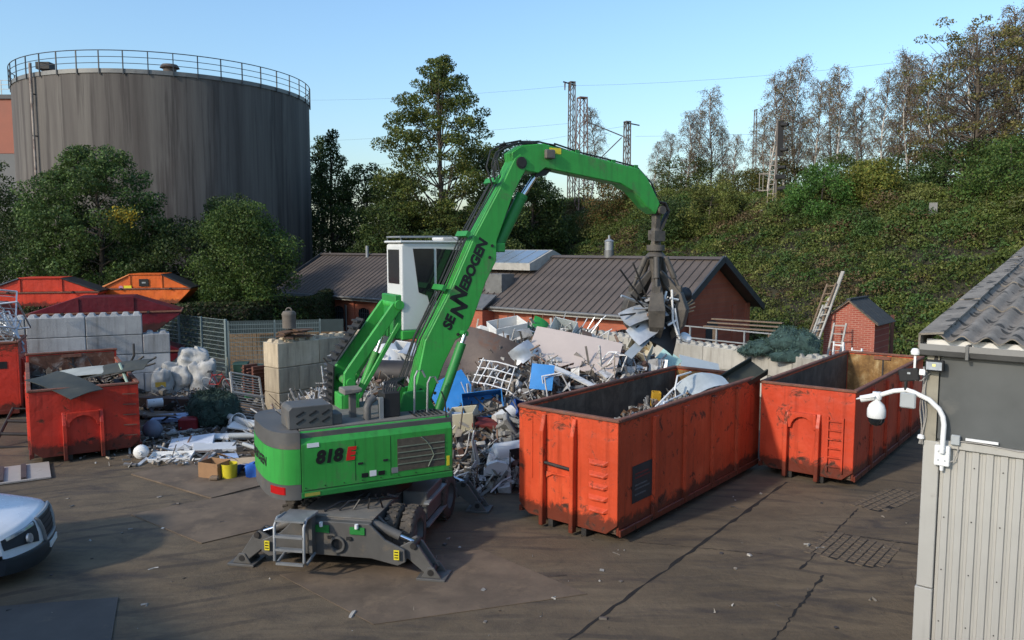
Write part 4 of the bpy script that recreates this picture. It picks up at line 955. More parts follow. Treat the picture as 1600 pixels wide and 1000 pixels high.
for k in range(14):
    f = k/14
    if rg is None: rg = o = MB().bar((-.26, -.1, 0), (.12, -.1, 0), .045).build('rung', M['signal_white'], sg2)
    else: o = rg.copy(); C.objects.link(o)
    o.location = (.2*f, .05*f, .3+4.7*f)
MB().box(.38, .75, -.25, -.1, 4.3, 6.8).build('lamp_board', M['black'], sg2)
for z in (4.75, 6.5): MB().cyl((.6, -.25, z), (1.0, -.55, z-.05), .14, .12, 10, False).build('lamp_hood', M['black'], sg2)
MB().box(.3, .95, -.3, .1, 2.7, 3.0).cyl((.5, -.1, 2.0), (1.0, -.4, 2.0), .15).cyl((.5, -.1, 3.5), (.95, -.4, 3.5), .13).build('lower_lamps', M['black'], sg2)
cg = MB()
for z in (1.9, 3.1): cg.bar((-.8, -.1, z), (-.05, -.1, z), .03); cg.bar((-.8, .5, z), (-.05, .5, z), .03)
for x in (-.8, -.55): cg.bar((x, -.1, 1.9), (x, -.1, 3.1), .03)
cg.build('guard_cage', M['signal_white'], sg2)
MB().box(-.7, -.3, -.3, .1, -.3, .5).build('relay_box', M['wood_white'], sg2); MB().box(.0, .6, -.3, .3, -.3, .45).build('footing', M['block_grey'], sg2)
solo(MB().box(-.22, .22, -.2, .2, -.3, .45), 'trackside_cabinet', M['trim_grey'], 'small pale trackside cabinet half sunk in the scrub', 'cabinet', (25.2, 47.5, float(hill_z(25.2, 47.5))+.9), R(-30))
wr = thing('overhead_wires', 'thin overhead railway wires crossing the sky', 'wire')
for a, b, sag in (((-60, 150, 34), (6.0, 84, 22.6), 1.2), ((6.0, 84, 22.6), (60, 46, 22.4), 1.6), ((-60, 140, 24), (6.7, 77, 17.8), .8), ((11.8, 76.5, 16.4), (70, 40, 16.6), 1.2), ((-70, 160, 18), (11, 76.5, 17.4), 1.0)):
    a = Vector(a); b = Vector(b)
    MB().tube([a.lerp(b, i/12)-Vector((0, 0, 4*sag*(i/12)*(1-i/12))) for i in range(13)], .009, 4).build('wire', M['wire'], wr)
# ================================================================== MATERIAL HANDLER
XA = R(28)
ex = thing('material_handler', 'green scrap handling excavator with raised cab and grapple in mid yard', 'excavator', (-2.9, 16.0, 0), XA)
UC = Matrix.Rotation(R(51.5), 4, 'Z')   # undercarriage turned against the upper body
def U(mb): return mb.xf(UC)
# --- undercarriage (x forward = away from the viewer, y left)
uc = U(MB().prism([(-2.05, .62), (-1.95, 1.02), (2.0, 1.02), (2.1, .62), (1.6, .45), (-1.6, .45)], -.72, .72, 'y')).build('undercarriage', M['grey_machine'], ex, .015)
U(MB().box(-1.95, 2.0, -.74, .74, 1.022, 1.04)).build('deck_plate', M['grey_deck'], uc)
for sx in (-1, 1):
    hp = [(-.72, 1.0), (.72, 1.0), (1.02, .72), (1.38, .56), (1.4, .34), (1.25, .26), (.75, .36), (-.75, .36), (-1.25, .26), (-1.4, .34), (-1.38, .56), (-1.02, .72)]
    x0 = 2.12*sx
    h_ = U(MB().prism(hp, min(x0, x0-.06*sx), max(x0, x0-.06*sx), 'x').prism(hp, min(x0-.52*sx, x0-.46*sx), max(x0-.52*sx, x0-.46*sx), 'x')).build('stabiliser_housing', M['grey_machine'], uc, .012)
    U(MB().box(min(x0-.06*sx, x0-.46*sx), max(x0-.06*sx, x0-.46*sx), -.72, .72, .37, .99)).build('housing_core', M['grey_machine'], h_)
    if sx < 0:
        U(MB().lathe([(.15, 0), (.15, .05), (.11, .05), (.11, -.02)], n=20, M=Matrix.Rotation(R(-90), 3, 'Y')).xf(Matrix.Translation((x0-.012, -.12, .60)))).build('port_ring', M['grey_machine'], h_)
        U(MB().cyl((x0-.004, -.12, .60), (x0-.009, -.12, .60), .108, n=20)).build('port_hole', M['black'], h_)
        for yy in (.18, -.50):
            gp = U(MB().box(x0-.03, x0, yy-.14, yy+.14, .80, .93)).build('green_step', M['green_dk'], h_)
            U(MB().cyl((x0-.05, yy, .92), (x0-.05, yy, 1.0), .035, n=10)).build('lamp', M['decal_white'], gp)
        for yy in (.02, -.34): U(MB().obox((x0-.03, yy, .72), (.05, .09, .05), (0, 0, .3))).build('bracket', M['dark_steel'], h_)
    for yy in (-1.25, 1.25):
        st_ = U(MB().box(x0-.066 if sx < 0 else x0, x0-.06 if sx < 0 else x0+.006, yy-.05, yy+.05, .40, .58)).build('warning_sticker', M['yellow'], h_)
        k_ = MB()
        for q in range(3): k_.box(x0-.069 if sx < 0 else x0+.006, x0-.066 if sx < 0 else x0+.009, yy-.035, yy+.035, .43+.05*q, .45+.05*q)
        U(k_).build('sticker_print', M['decal_black'], st_)
for sx in (-1, 1):
    for sy in (-1, 1):
        xm = 1.86*sx; P = lambda y, z, dx=0: Vector((xm+dx, sy*y, z))
        lg = MB()
        for dx in (-.13, .13): lg.prism([(sy*1.2, .34), (sy*1.25, .58), (sy*1.48, .70), (sy*1.62, .60), (sy*1.92, .16), (sy*1.80, .06), (sy*1.42, .36)], xm+dx-.03, xm+dx+.03, 'x')
        lg.prism([(sy*1.3, .40), (sy*1.5, .62), (sy*1.85, .14), (sy*1.76, .10)], xm-.1, xm+.1, 'x')
        L_ = U(lg).build('stabiliser_leg', M['grey_machine'], ex, .01)
        for a_, b_ in ((1.25, .42), (1.52, .62), (1.84, .15)): U(MB().cyl(P(a_, b_, -.2), P(a_, b_, .2), .058)).build('pivot_pin', M['dark_steel'], L_)
        U(MB().cyl(P(.70, .93), P(1.22, .72), .085, n=14)).build('stabiliser_cylinder', M['grey_machine'], L_)
        U(MB().cyl(P(1.2, .73), P(1.5, .62), .04, n=12)).build('piston_rod', M['chrome'], L_)
        ft = MB(); ft.add([P(1.58, 0, -.24), P(2.12, 0, -.24), P(2.12, 0, .24), P(1.58, 0, .24), P(1.58, .05, -.24), P(2.12, .05, -.24), P(2.12, .05, .24), P(1.58, .05, .24)], [(0, 3, 2, 1), (4, 5, 6, 7), (0, 1, 5, 4), (1, 2, 6, 5), (2, 3, 7, 6), (3, 0, 4, 7)])
        for dx in (-.17, .17): ft.prism([(sy*1.66, .05), (sy*2.04, .05), (sy*1.90, .24), (sy*1.78, .24)], xm+dx-.02, xm+dx+.02, 'x')
        U(ft).build('foot_pad', M['grey_machine'], L_, .008)
# wheels: dual tyres
def wheel(x, y):
    wt = U(MB().lathe([(.29, -.13), (.44, -.135), (.5, -.10), (.515, -.05), (.515, .05), (.5, .10), (.44, .135), (.29, .13)], n=28, M=Matrix.Rotation(R(90), 3, 'X')).xf(Matrix.Translation((x, y, .515)))).build('wheel', M['tyre'], ex)
    lug = MB()
    for i in range(22):
        a = 2*math.pi*i/22
        for s in (-1, 1): lug.obox((x+.518*math.cos(a+.07*s), y+.065*s, .515+.518*math.sin(a+.07*s)), (.03, .09, .05), (0, -a, .35*s))
    U(lug).build('tread_lugs', M['tyre'], wt)
    U(MB().lathe([(.01, -.05), (.1, -.06), (.12, -.02), (.24, -.02), (.28, -.12), (.3, -.12), (.3, .12), (.28, .12), (.24, .02), (.12, .02), (.1, .06), (.01, .05)], n=24, M=Matrix.Rotation(R(90), 3, 'X')).xf(Matrix.Translation((x, y, .515)))).build('rim', M['rim'], wt)
for x in (-1.12, 1.2):
    for y in (-1.22, -.90, .90, 1.22): wheel(x, y)
    U(MB().cyl((x, -.9, .515), (x, .9, .515), .16)).build('axle', M['dark_steel'], uc)
U(MB().box(-.35, .75, -1.28, -.76, .48, 1.06)).build('tool_box', M['grey_machine'], uc, .02)
U(MB().box(-.5, .85, -1.36, -1.25, .86, .90).box(-.5, .85, -1.36, -1.25, .40, .44)).build('step', M['grey_light'], uc)
U(MB().box(-.35, .75, .76, 1.28, .48, 1.06)).build('tool_box', M['grey_machine'], uc, .02)
# hoses on the deck
dh = MB()
for k in range(5): dh.tube([(-1.75+.1*k, .3-.25*k, 1.06), (-1.5, .1-.2*k, 1.16+.03*k), (-1.2+.08*k, -.05-.2*k, 1.1), (-1.0, -.2-.12*k, 1.2)], .022, 6)
U(dh).build('deck_hoses', M['hose'], uc)
# access ladder at the near left corner
la = MB(); la.box(-2.62, -2.0, .30, .86, 1.12, 1.15)
ld = U(la).build('access_platform', M['grey_light'], uc)
rails = MB()
for y in (.30, .86): rails.tube([(-2.2, y, 1.14), (-2.50, y, 1.16), (-2.62, y, 1.05), (-2.64, y, .42), (-2.54, y, .34), (-2.2, y, .42)], .028, 8)
U(rails).build('ladder_rails', M['grey_light'], ld)
for z in (.86, .62): U(MB().box(-2.66, -2.56, .32, .84, z-.02, z+.02)).build('ladder_rung', M['grey_light'], ld)
U(MB().bar((-2.62, .32, .36), (-2.62, .84, .36), .06, .04)).build('ladder_rung', M['grey_light'], ld)
U(MB().box(-2.3, -2.13, .30, .36, .42, 1.11)).build('ladder_plate', M['grey_machine'], ld)
# --- slewing ring and upper body
MB().cyl((0, 0, 1.04), (0, 0, 1.44), .82, n=40).build('slewing_ring', M['dark_steel'], ex)
Z0, Z1 = 1.42, 2.60
ub = MB().prism([(-1.72, -1.14), (1.30, -1.14), (1.42, -.9), (1.42, .5), (.9, 1.14), (-1.72, 1.14)], Z0+.02, Z1-.04, 'z').build('upper_frame', M['grey_machine'], ex)
def side(s, z): return 1.2 if z < 2.45 else 1.2-.35*(z-2.45)
ep = MB().prism([(-1.2, Z0), (-1.2, 2.36), (-1.08, 2.58), (-1.02, 2.58), (-1.10, 2.34), (-1.10, Z0)], -1.73, 1.28, 'x').build('engine_panel', M['green'], ex, .012)
MB().box(-1.74, 1.29, -1.206, -1.10, Z0-.06, Z0+.05).build('sill', M['green_dk'], ep, .01)
MB().box(-1.7, 1.26, -1.207, -1.2, Z0+.075, Z0+.083).build('trim_line', M['decal_black'], ep)
fn = MB().prism([(1.29, -1.19), (1.40, -.95), (1.40, -.4), (1.29, -.4)], Z0, 2.36, 'z').build('front_nose', M['green'], ex, .02)
MB().box(1.16, 1.22, -1.208, -1.2, 1.60, 1.80).build('warning_sticker', M['yellow'], ep)
MB().box(-1.68, -1.40, -1.213, -1.206, Z0-.03, Z0+.03).build('service_sticker', mat('olive sticker', (.32, .30, .05), .5), ep)
for x in (-.02, -.72): MB().box(x, x+.007, -1.2035, -1.2, 1.56, 2.34).build('panel_seam', M['decal_black'], ep)
for x in (-.12, -.62): MB().box(x-.05, x+.05, -1.212, -1.2, 1.86, 1.90).build('latch', M['black'], ep, .003)
for k in range(9): MB().cyl((-1.66+.36*k, -1.2, Z0+.13), (-1.66+.36*k, -1.209, Z0+.13), .012, n=8).build('bolt', M['dark_steel'], ep)
# cooler grille with slats and a curved trim
gr = MB().box(.12, 1.12, -1.206, -1.18, 1.62, 2.26).build('cooler_grille', M['lattice'], ep)
GS = mat('grille slat', (.16, .19, .135), .5)
for k in range(4): MB().bar((.13, -1.212, 1.76+.115*k), (1.11, -1.212, 1.76+.115*k), .012, .018).build('slat', GS, gr)
MB().tube([(.62, -1.212, 2.25), (.72, -1.212, 2.16), (.82, -1.212, 2.02), (.88, -1.212, 1.86), (.80, -1.212, 1.72), (.76, -1.212, 1.64)], .012, 5).build('curved_trim', GS, gr)
TXF = lambda x, z: Matrix.Translation((x, -1.209, z)) @ RX
text_mesh('lettering', '818', .33, M['decal_black'], ep, TXF(-1.47, 1.99), .018, .18, space=1.0)
text_mesh('lettering', 'E', .32, M['decal_red'], ep, TXF(-.90, 1.99), .02, .18)
for i, (x, m_) in enumerate(((-.60, 'decal_black'), (-.44, 'decal_white'), (-.27, 'decal_black'), (.0, 'grey_light'))): MB().box(x, x+.13, -1.209, -1.2, 1.60, 1.68+.03*(i % 2)).build('pictogram', M[m_], ep)
MB().box(-1.62, -1.40, -1.209, -1.2, 2.30, 2.38).build('plate', M['decal_white'], ep)
# counterweight: three bands round the tail
def tail(z0, z1, r=0.0, y0=-1.2, y1=1.2, n=44):
    p = []
    for i in range(n+1):
        y = y0+(y1-y0)*i/n; t = y/1.2
        x = -1.76-.50*math.sqrt(max(0, 1-abs(t)**3.2))-r if abs(t) < 1 else -1.76
        p.append((x, y))
    poly = p+[(-1.74, y1), (-1.74, y0)] if True else p
    return MB().prism(poly, z0, z1, 'z')
cw = tail(1.63, 2.29, .012).build('counterweight', M['green'], ex, smooth=True)
tail(1.34, 1.627).build('counterweight_skirt', M['grey_machine'], cw, smooth=True)
tail(2.293, 2.60).build('counterweight_top', M['grey_machine'], cw, smooth=True)
# tail lamp and lettering follow the curve of the tail
def tail_x(y): return -1.76-.50*math.sqrt(max(0, 1-abs(y/1.2)**3.2))
def tail_patch(y0, y1, z0, z1, off, n=8):
    mb = MB(); V = [];
    for i in range(n+1):
        y = y0+(y1-y0)*i/n; x = tail_x(y)-off
        V += [(x, y, z0), (x, y, z1), (x+.03, y, z0), (x+.03, y, z1)]
    F = []
    for i in range(n):
        a = 4*i; F += [(a, a+4, a+5, a+1), (a+2, a+3, a+7, a+6), (a+1, a+5, a+7, a+3), (a, a+2, a+6, a+4)]
    F += [(0, 1, 3, 2), (4*n, 4*n+2, 4*n+3, 4*n+1)]
    return mb.add(V, F)
tail_patch(-1.10, -.78, 1.44, 1.58, .02).build('tail_lamp', M['red_lamp'], cw)
tx = text_mesh('lettering', 'SENNEBOGEN', .24, M['decal_black'], cw, Matrix.Identity(4), .008, .1, 'CENTER', .003)
for v in tx.data.vertices:
    y = .15-v.co.x; off = v.co.z
    v.co = Vector((tail_x(max(-1.1, min(1.1, y)))-.016-off, y, 1.90+v.co.y))
# deck gear
dk = MB().box(-1.7, 1.3, -1.0, 1.1, Z1-.05, Z1).build('deck', M['grey_deck'], ex)
lb_ = MB().prism([(-1.88, 2.60), (-1.05, 2.60), (-1.05, 2.98), (-1.10, 3.02), (-1.82, 3.02), (-1.88, 2.96)], -.92, -.25, 'y').build('louvred_box', M['grey_machine'], ex, .015)
for i in range(3):
    for j in range(2): MB().bar((-1.74+.24*i, -.924, 2.70+.14*j), (-1.60+.24*i, -.924, 2.78+.14*j), .012, .03).build('louvre', M['black'], lb_)
MB().box(-1.06, -.86, -.88, -.5, 2.60, 2.82).build('filter_box', M['grey_machine'], ex, .02)
st2 = MB().prism([(-.72, 3.08), (-.36, 3.12), (-.34, 3.2), (-.72, 3.2)], -.55, -.15, 'y').build('air_cleaner_top', M['grey_deck'], ex, .02)
MB().box(-.56, -.44, -.4, -.28, 2.6, 3.09).build('cleaner_stem', M['grey_machine'], st2)
MB().tube([(-.32, -.72, 2.6), (-.32, -.72, 2.84), (-.26, -.68, 2.94), (-.14, -.62, 3.0)], .075, 10).build('exhaust_pipe', M['grey_machine'], ex)
vb = MB().box(.02, .36, -.75, -.35, 2.6, 3.1).build('valve_block', M['black'], ex, .02)
for k in range(6): MB().tube([(.05+.05*k, -.6, 3.08), (.12+.05*k, -.5, 3.25), (.35+.05*k, -.32, 3.3), (.62, -.28+.03*k, 3.1)], .022, 6).build('hose', M['hose'], vb)
MB().box(-.08, .0, -.78, -.70, 2.6, 3.02).build('oil_tube', M['grey_light'], vb)
for k in range(7): MB().bar((.62+.09*k, -.95, 2.61), (.66+.09*k, -.45, 2.61), .035, .02).build('deck_slot', M['black'], dk)
for x, dz in ((.70, .15), (.98, .0)): MB().tube([(x, -.62, 2.6), (x+.02, -.62, 3.2+dz), (x+.08, -.62, 3.32+dz), (x+.18, -.62, 3.32+dz), (x+.25, -.62, 3.18+dz)], .022, 7).build('handrail', M['grey_light'], ex)
MB().tube([(1.2, -1.1, 2.55), (1.18, -1.1, 2.9), (1.1, -1.1, 3.1)], .015, 6).build('mirror_stalk', M['black'], ex)
# --- boom
BO = [(.66, 2.35), (.80, 2.65), (1.11, 4.02), (1.69, 5.03), (2.26, 6.20), (2.98, 7.42), (3.24, 7.90), (3.38, 8.0), (3.55, 7.90), (3.50, 7.62), (3.40, 7.47), (3.20, 7.1), (2.80, 6.1), (2.79, 5.68), (2.54, 5.23), (2.17, 4.30), (2.02, 4.10), (1.81, 3.99), (1.54, 3.51), (1.20, 2.72), (1.12, 2.42), (.85, 2.2)]
bm_ = MB().prism(BO, -.22, .22, 'y').build('boom', M['green'], ex, .02)
for yy in (-.235, .222): MB().cyl((3.40, yy, 7.80), (3.40, yy+.014, 7.80), .13, n=18).build('pivot_boss', M['dark_steel'], bm_)
MB().bar((1.12, -.19, 4.06), (1.70, -.19, 5.06), .03, .04).bar((1.70, -.19, 5.06), (2.26, -.19, 6.22), .03, .04).bar((2.26, -.19, 6.22), (2.98, -.19, 7.44), .03, .04).build('edge_highlight', mat('edge highlight green', (.08, .36, .09), .5), bm_)  # paler green paints the highlight along the upper boom edge
for s_, z_ in ((1.32, 2.9), (1.0, 3.0), (2.62, 5.75), (2.68, 6.0), (1.86, 4.12)): MB().cyl((s_, -.222, z_), (s_, -.234, z_), .035, n=10).build('pin_cap', M['dark_steel'], bm_)
# hoses along the back of the boom
hs = []
path = [(.52, 2.9), (.76, 3.3), (1.03, 4.06), (1.61, 5.08), (2.19, 6.26), (2.91, 7.48), (3.0, 7.86), (3.08, 8.06), (3.45, 8.21), (3.9, 8.25), (4.3, 8.20)]
for k in range(5):
    y = -.17+.085*k; lift = .025+.02*(k % 3)
    pts = []
    for i, (s, z) in enumerate(path):
        j = .015*math.sin(i*2.1+k*1.7)
        n_ = Vector((-.85, 0, .5)) if i < 7 else Vector((0, 0, 1))
        p = Vector((s, y+j, z))+n_*(lift+j)
        if i in (6, 7): p += Vector((-.16+.04*k, 0, .05-.02*k))
        pts.append(p)
    # smooth the run
    q = []
    for i in range(len(pts)-1):
        for f in (0, .5): q.append(pts[i].lerp(pts[i+1], f))
    q.append(pts[-1]); MB().tube(q, .016, 6).build('hydraulic_hose', M['hose'], bm_, fix=False)
MB().tube([(2.75, -.24, 7.4), (2.66, -.26, 7.72), (2.76, -.26, 7.98), (3.02, -.26, 8.12), (3.3, -.24, 8.22)], .02, 6).tube([(2.70, -.2, 7.3), (2.56, -.2, 7.68), (2.66, -.2, 8.02), (2.95, -.2, 8.18), (3.4, -.2, 8.28)], .02, 6).build('hydraulic_hose', M['hose'], bm_)
for s, z in ((1.60, 5.08), (2.16, 6.21), (2.85, 7.36)): MB().box(-.06, .06, -.28, .28, -.03, .05).xf(Matrix.Translation((s-.06, 0, z+.03)) @ Matrix.Rotation(R(-62), 4, 'Y')).build('hose_clamp', M['green_dk'], bm_)
# lettering up the boom flank
bd = Vector((2.42-1.72, 0, 5.72-4.25)).normalized(); bup = Vector((-bd.z, 0, bd.x))
BMx = Matrix(((bd.x, bup.x, 0, 0), (0, 0, -1, 0), (bd.z, bup.z, 0, 0), (0, 0, 0, 1)))
def btext(body, size, along, off, k=.016):
    p = Vector((1.70, -.2225, 4.20))+bd*along+bup*off
    return text_mesh('lettering', body, size, M['decal_black'], bm_, Matrix.Translation(p) @ BMx, k, .12)
btext('SE', .30, .0, .02); btext('N', .44, .32, -.12, .02); btext('N', .44, .56, .0, .02); btext('EBOGEN', .30, .90, .02)
# stick
SK = [(3.22, 7.72), (3.18, 8.02), (3.45, 8.19), (3.98, 8.25), (4.28, 8.19), (5.73, 7.95), (6.62, 7.81), (6.85, 7.61), (7.02, 7.36), (7.24, 7.02), (7.12, 6.76), (6.86, 6.92), (6.45, 7.28), (6.07, 7.45), (4.9, 7.60), (4.02, 7.72), (3.85, 7.60), (3.60, 7.62), (3.45, 7.66)]
sk = MB().prism(SK, -.2, .2, 'y').build('stick', M['green'], ex, .02)
MB().cyl((3.40, -.25, 7.82), (3.40, .25, 7.82), .11, n=16).build('pivot_pin', M['dark_steel'], sk)
MB().box(3.98, 4.22, -.3, -.2, 7.92, 8.12).build('work_lamp', M['grey_machine'], sk, .02)
MB().box(4.12, 4.42, -.206, -.2, 8.04, 8.17).build('yellow_label', M['yellow'], sk)
MB().prism([(3.72, 7.75), (4.25, 7.72), (4.08, 7.56), (3.85, 7.52)], -.12, .12, 'y').build('cylinder_bracket', M['dark_steel'], sk)
MB().tube([(4.3, -.1, 8.28), (5.0, -.1, 8.12), (5.8, -.1, 8.0), (6.6, -.1, 7.87), (7.05, -.1, 7.5), (7.2, -.1, 7.2)], .02, 6).tube([(4.3, .1, 8.28), (5.0, .1, 8.12), (5.8, .1, 8.0), (6.6, .1, 7.87), (7.05, .1, 7.5), (7.2, .1, 7.2)], .02, 6).build('hydraulic_hose', M['hose'], sk)
for s, z in ((4.9, 8.12), (5.9, 7.95), (6.55, 7.86)): MB().box(s-.05, s+.05, -.15, .15, z-.03, z+.05).build('hose_clamp', M['green_dk'], sk)
# stick cylinder
cy = MB().cyl((2.93, 0, 6.0), (3.51, 0, 7.06), .13, n=18).build('stick_cylinder', M['green_dk'], ex)
MB().cyl((3.49, 0, 7.02), (3.54, 0, 7.12), .14, n=18).build('gland', M['green_dk'], cy)
MB().cyl((3.5, 0, 7.04), (3.92, 0, 7.62), .06, n=14).build('piston_rod', M['chrome'], cy)
MB().box(2.80, 3.02, -.2, .2, 5.86, 6.06).build('cylinder_eye', M['green_dk'], cy, .02)
# hoist cylinders
for yy in (-.38, .38):
    hc = MB().cyl((1.25, yy, 2.35), (1.88, yy, 3.95), .10, n=16).build('hoist_cylinder', M['green_dk'], ex)
    MB().cyl((1.87, yy, 3.92), (1.96, yy, 4.15), .055, n=12).build('piston_rod', M['chrome'], hc)
MB().cyl((1.96, -.43, 4.15), (1.96, .43, 4.15), .06, n=14).build('hoist_pin', M['green_dk'], ex)
MB().prism([(.45, 2.5), (1.35, 2.5), (1.05, 3.0), (.6, 3.0)], -.34, -.25, 'y').prism([(.45, 2.5), (1.35, 2.5), (1.05, 3.0), (.6, 3.0)], .25, .34, 'y').build('boom_foot', M['green_dk'], ex, .02)
# --- raised cab (rear window to the left in view, long side to the right)
CX0, CX1, CY0, CY1, CZ0, CZ1 = .86, 2.36, .45, 1.42, 4.08, 6.06
cb_ = MB().prism([(CX0, CZ0+.1), (CX0, CZ1-.05), (CX0+.05, CZ1), (CX1-.2, CZ1), (CX1-.02, CZ1-.12), (CX1, 5.2), (CX1-.12, CZ0+.1)], CY0, CY1, 'y').build('cab', M['cab'], ex, .03, 2)
MB().box(CX0-.012, CX0, CY0+.14, CY1-.14, 5.18, 5.92).build('rear_window', M['glass'], cb_)
gl = MB().prism([(1.12, 5.94), (1.60, 5.94), (1.60, 4.70), (1.50, 4.70), (1.44, 4.92), (1.24, 5.0)], CY0-.012, CY0, 'y').build('side_window', M['glass'], cb_)
MB().prism([(1.66, 5.94), (2.28, 5.90), (2.31, 5.2), (2.24, 4.5), (1.66, 4.5)], CY0-.012, CY0, 'y').build('door_window', M['glass'], cb_)
MB().box(CX1-.03, CX1+.006, CY0+.08, CY1-.08, 4.5, 5.85).build('windscreen', M['glass'], cb_)
MB().box(CX0-.04, CX1+.05, CY0-.04, CY1+.04, CZ1+.002, CZ1+.05).build('roof_plate', M['cab'], cb_, .015)
rr_ = MB().tube([(CX0+.02, CY0+.05, CZ1+.04), (CX0, CY0+.05, CZ1+.13), (CX1-.3, CY0+.05, CZ1+.14), (CX1-.2, CY0+.05, CZ1+.05)], .018, 7)
rr_.tube([(CX0+.02, CY1-.05, CZ1+.04), (CX0, CY1-.05, CZ1+.13), (CX1-.3, CY1-.05, CZ1+.14), (CX1-.2, CY1-.05, CZ1+.05)], .018, 7); rr_.tube([(CX0, CY0+.05, CZ1+.13), (CX0, CY1-.05, CZ1+.13)], .018, 7)
rr_.build('roof_rail', M['grey_light'], cb_)
MB().box(CX1-.5, CX1-.1, .6, 1.2, CZ1+.05, CZ1+.14).build('air_conditioner', M['cab'], cb_, .03)
MB().box(1.3, 1.6, .7, 1.1, 4.5, 5.3).build('seat', M['black'], cb_)
MB().prism([(CX0-.02, CZ0-.1), (CX0-.02, CZ0+.1), (CX1-.1, CZ0+.1), (CX1-.2, CZ0-.05)], CY0-.03, CY1+.03, 'y').build('cab_carrier', M['green'], ex, .02)
# cab lift: parallel arms, ladder treads on the left arm
lf = MB()
for yy in (.52, 1.30): lf.prism([(-.46, 2.55), (-.42, 3.35), (-.30, 3.52), (.66, 4.78), (.84, 4.84), (.90, 4.66), (.80, 4.58), (-.18, 3.30), (-.14, 2.55)], yy-.045, yy+.045, 'y'); lf.bar((-.12, yy, 2.8), (.82, yy, 4.34), .07, .10)
lf.box(-.5, -.1, .48, 1.35, 2.56, 2.9)
la_ = lf.build('cab_lift_arm', M['green'], ex, .015)
MB().cyl((.80, .42, 4.74), (.80, 1.42, 4.74), .10, n=16).build('lift_pivot', M['green'], la_)
MB().cyl((-.3, .40, 3.15), (-.3, 1.42, 3.15), .09, n=16).build('lift_pivot', M['green'], la_)
MB().cyl((.0, .9, 2.75), (.42, .9, 3.7), .085, n=14).build('lift_cylinder', M['green'], la_)
MB().cyl((.40, .9, 3.66), (.74, .9, 4.5), .045, n=12).build('piston_rod', M['chrome'], la_)
MB().prism([(.72, 4.0), (.72, 4.95), (.90, 4.95), (.90, 4.0)], .5, 1.38, 'y').build('cab_bracket', M['green_dk'], ex, .02)
tr_ = MB().bar((-.55, 1.22, 2.62), (-.50, 1.22, 3.45), .5, .03, (1, 0, 0)).bar((-.46, 1.22, 3.55), (.18, 1.22, 4.42), .5, .03, (1, 0, 0)).build('tread_backing', M['black'], la_)
for k in range(7): MB().box(-.025, .05, 1.0, 1.44, -.012, .03).xf(Matrix.Translation((-.60+.10*k*.95+.09, 0, 3.55+.135*k))).build('tread', M['black'], tr_)
for k in range(5): MB().box(-.025, .05, 1.0, 1.44, -.012, .03).xf(Matrix.Translation((-.60, 0, 2.68+.15*k))).build('tread', M['black'], tr_)
# --- grapple on its swivel
GX, GZ = 7.28, 6.86
ga = MB().cyl((GX, -.26, GZ), (GX, .26, GZ), .1, n=16)
ga.box(GX-.08, GX+.08, -.09, .09, GZ-.50, GZ+.02)
gq = ga.build('grapple', M['grapple'], ex, .015)
MB().cyl((GX, 0, GZ-.42), (GX, 0, GZ-.58), .10, .17, 20).cyl((GX, 0, GZ-.58), (GX, 0, GZ-.74), .17, .12, 20).cyl((GX, 0, GZ-.84), (GX, 0, GZ-.98), .22, .22, 20).cyl((GX, 0, GZ-.74), (GX, 0, GZ-.85), .11, .13, 20).cyl((GX, 0, GZ-.98), (GX, 0, GZ-1.12), .14, .26, 20).box(GX-.22, GX+.1, -.24, -.1, GZ-.75, GZ-.5).box(GX-.05, GX+.22, .08, .24, GZ-.72, GZ-.48).build('rotator', M['grapple'], gq)
gh = MB()
for k in range(5): gh.tube([(GX-.05, -.18+.08*k, GZ+.2), (GX+.12+.05*k, -.2+.09*k, GZ+.18), (GX+.24+.05*k, -.2+.09*k, GZ-.02), (GX+.1+.03*k, -.18+.08*k, GZ-.38), (GX, -.1+.05*k, GZ-.6)], .022, 6)
gh.build('swivel_hoses', M['hose'], gq)
MB().cyl((GX, 0, GZ-1.12), (GX, 0, GZ-1.75), .16, .12, 14).build('body_column', M['grapple'], gq)
for k in range(5):
    a = 2*math.pi*k/5+.35; Mk = Matrix.Translation((GX, 0, GZ-1.15)) @ Matrix.Rotation(a, 4, 'Z')
    # tine in its own x-z plane: hinge at r .28, belly at r .62, tip at r .12
    outer = [(.16, -.30), (.38, -.52), (.68, -.86), (.82, -1.25), (.74, -1.65), (.46, -2.0), (.18, -2.2)]
    inner = [(.2, -2.12), (.38, -1.90), (.54, -1.60), (.60, -1.25), (.50, -.94), (.28, -.68), (.10, -.42)]
    tn = MB(); n_ = len(outer)
    wd = [.12, .18, .30, .40, .36, .22, .05]; V = []
    for (o_, i_, w_) in zip(outer, inner[::-1], wd): V += [(o_[0], -w_/2, o_[1]), (o_[0], w_/2, o_[1]), (i_[0], w_/2, i_[1]), (i_[0], -w_/2, i_[1])]
    F = [(0, 3, 2, 1), (4*n_-4, 4*n_-3, 4*n_-2, 4*n_-1)]
    for i in range(n_-1):
        for j in range(4): F.append((4*i+j, 4*i+(j+1) % 4, 4*i+4+(j+1) % 4, 4*i+4+j))
    tn.add(V, F).xf(Mk); tt = tn.build('tine', M['grapple'], gq, .012)
    MB().cyl(Mk @ Vector((.26, 0, .0)), Mk @ Vector((.48, 0, -.50)), .07, n=12).cyl(Mk @ Vector((.47, 0, -.48)), Mk @ Vector((.62, 0, -.80)), .04, n=10).build('tine_cylinder', M['grapple'], tt)
    MB().box(-.06, .06, -.09, .09, -.12, .12).xf(Mk @ Matrix.Translation((.60, 0, -.80))).build('tine_lug', M['grapple'], tt, .01)
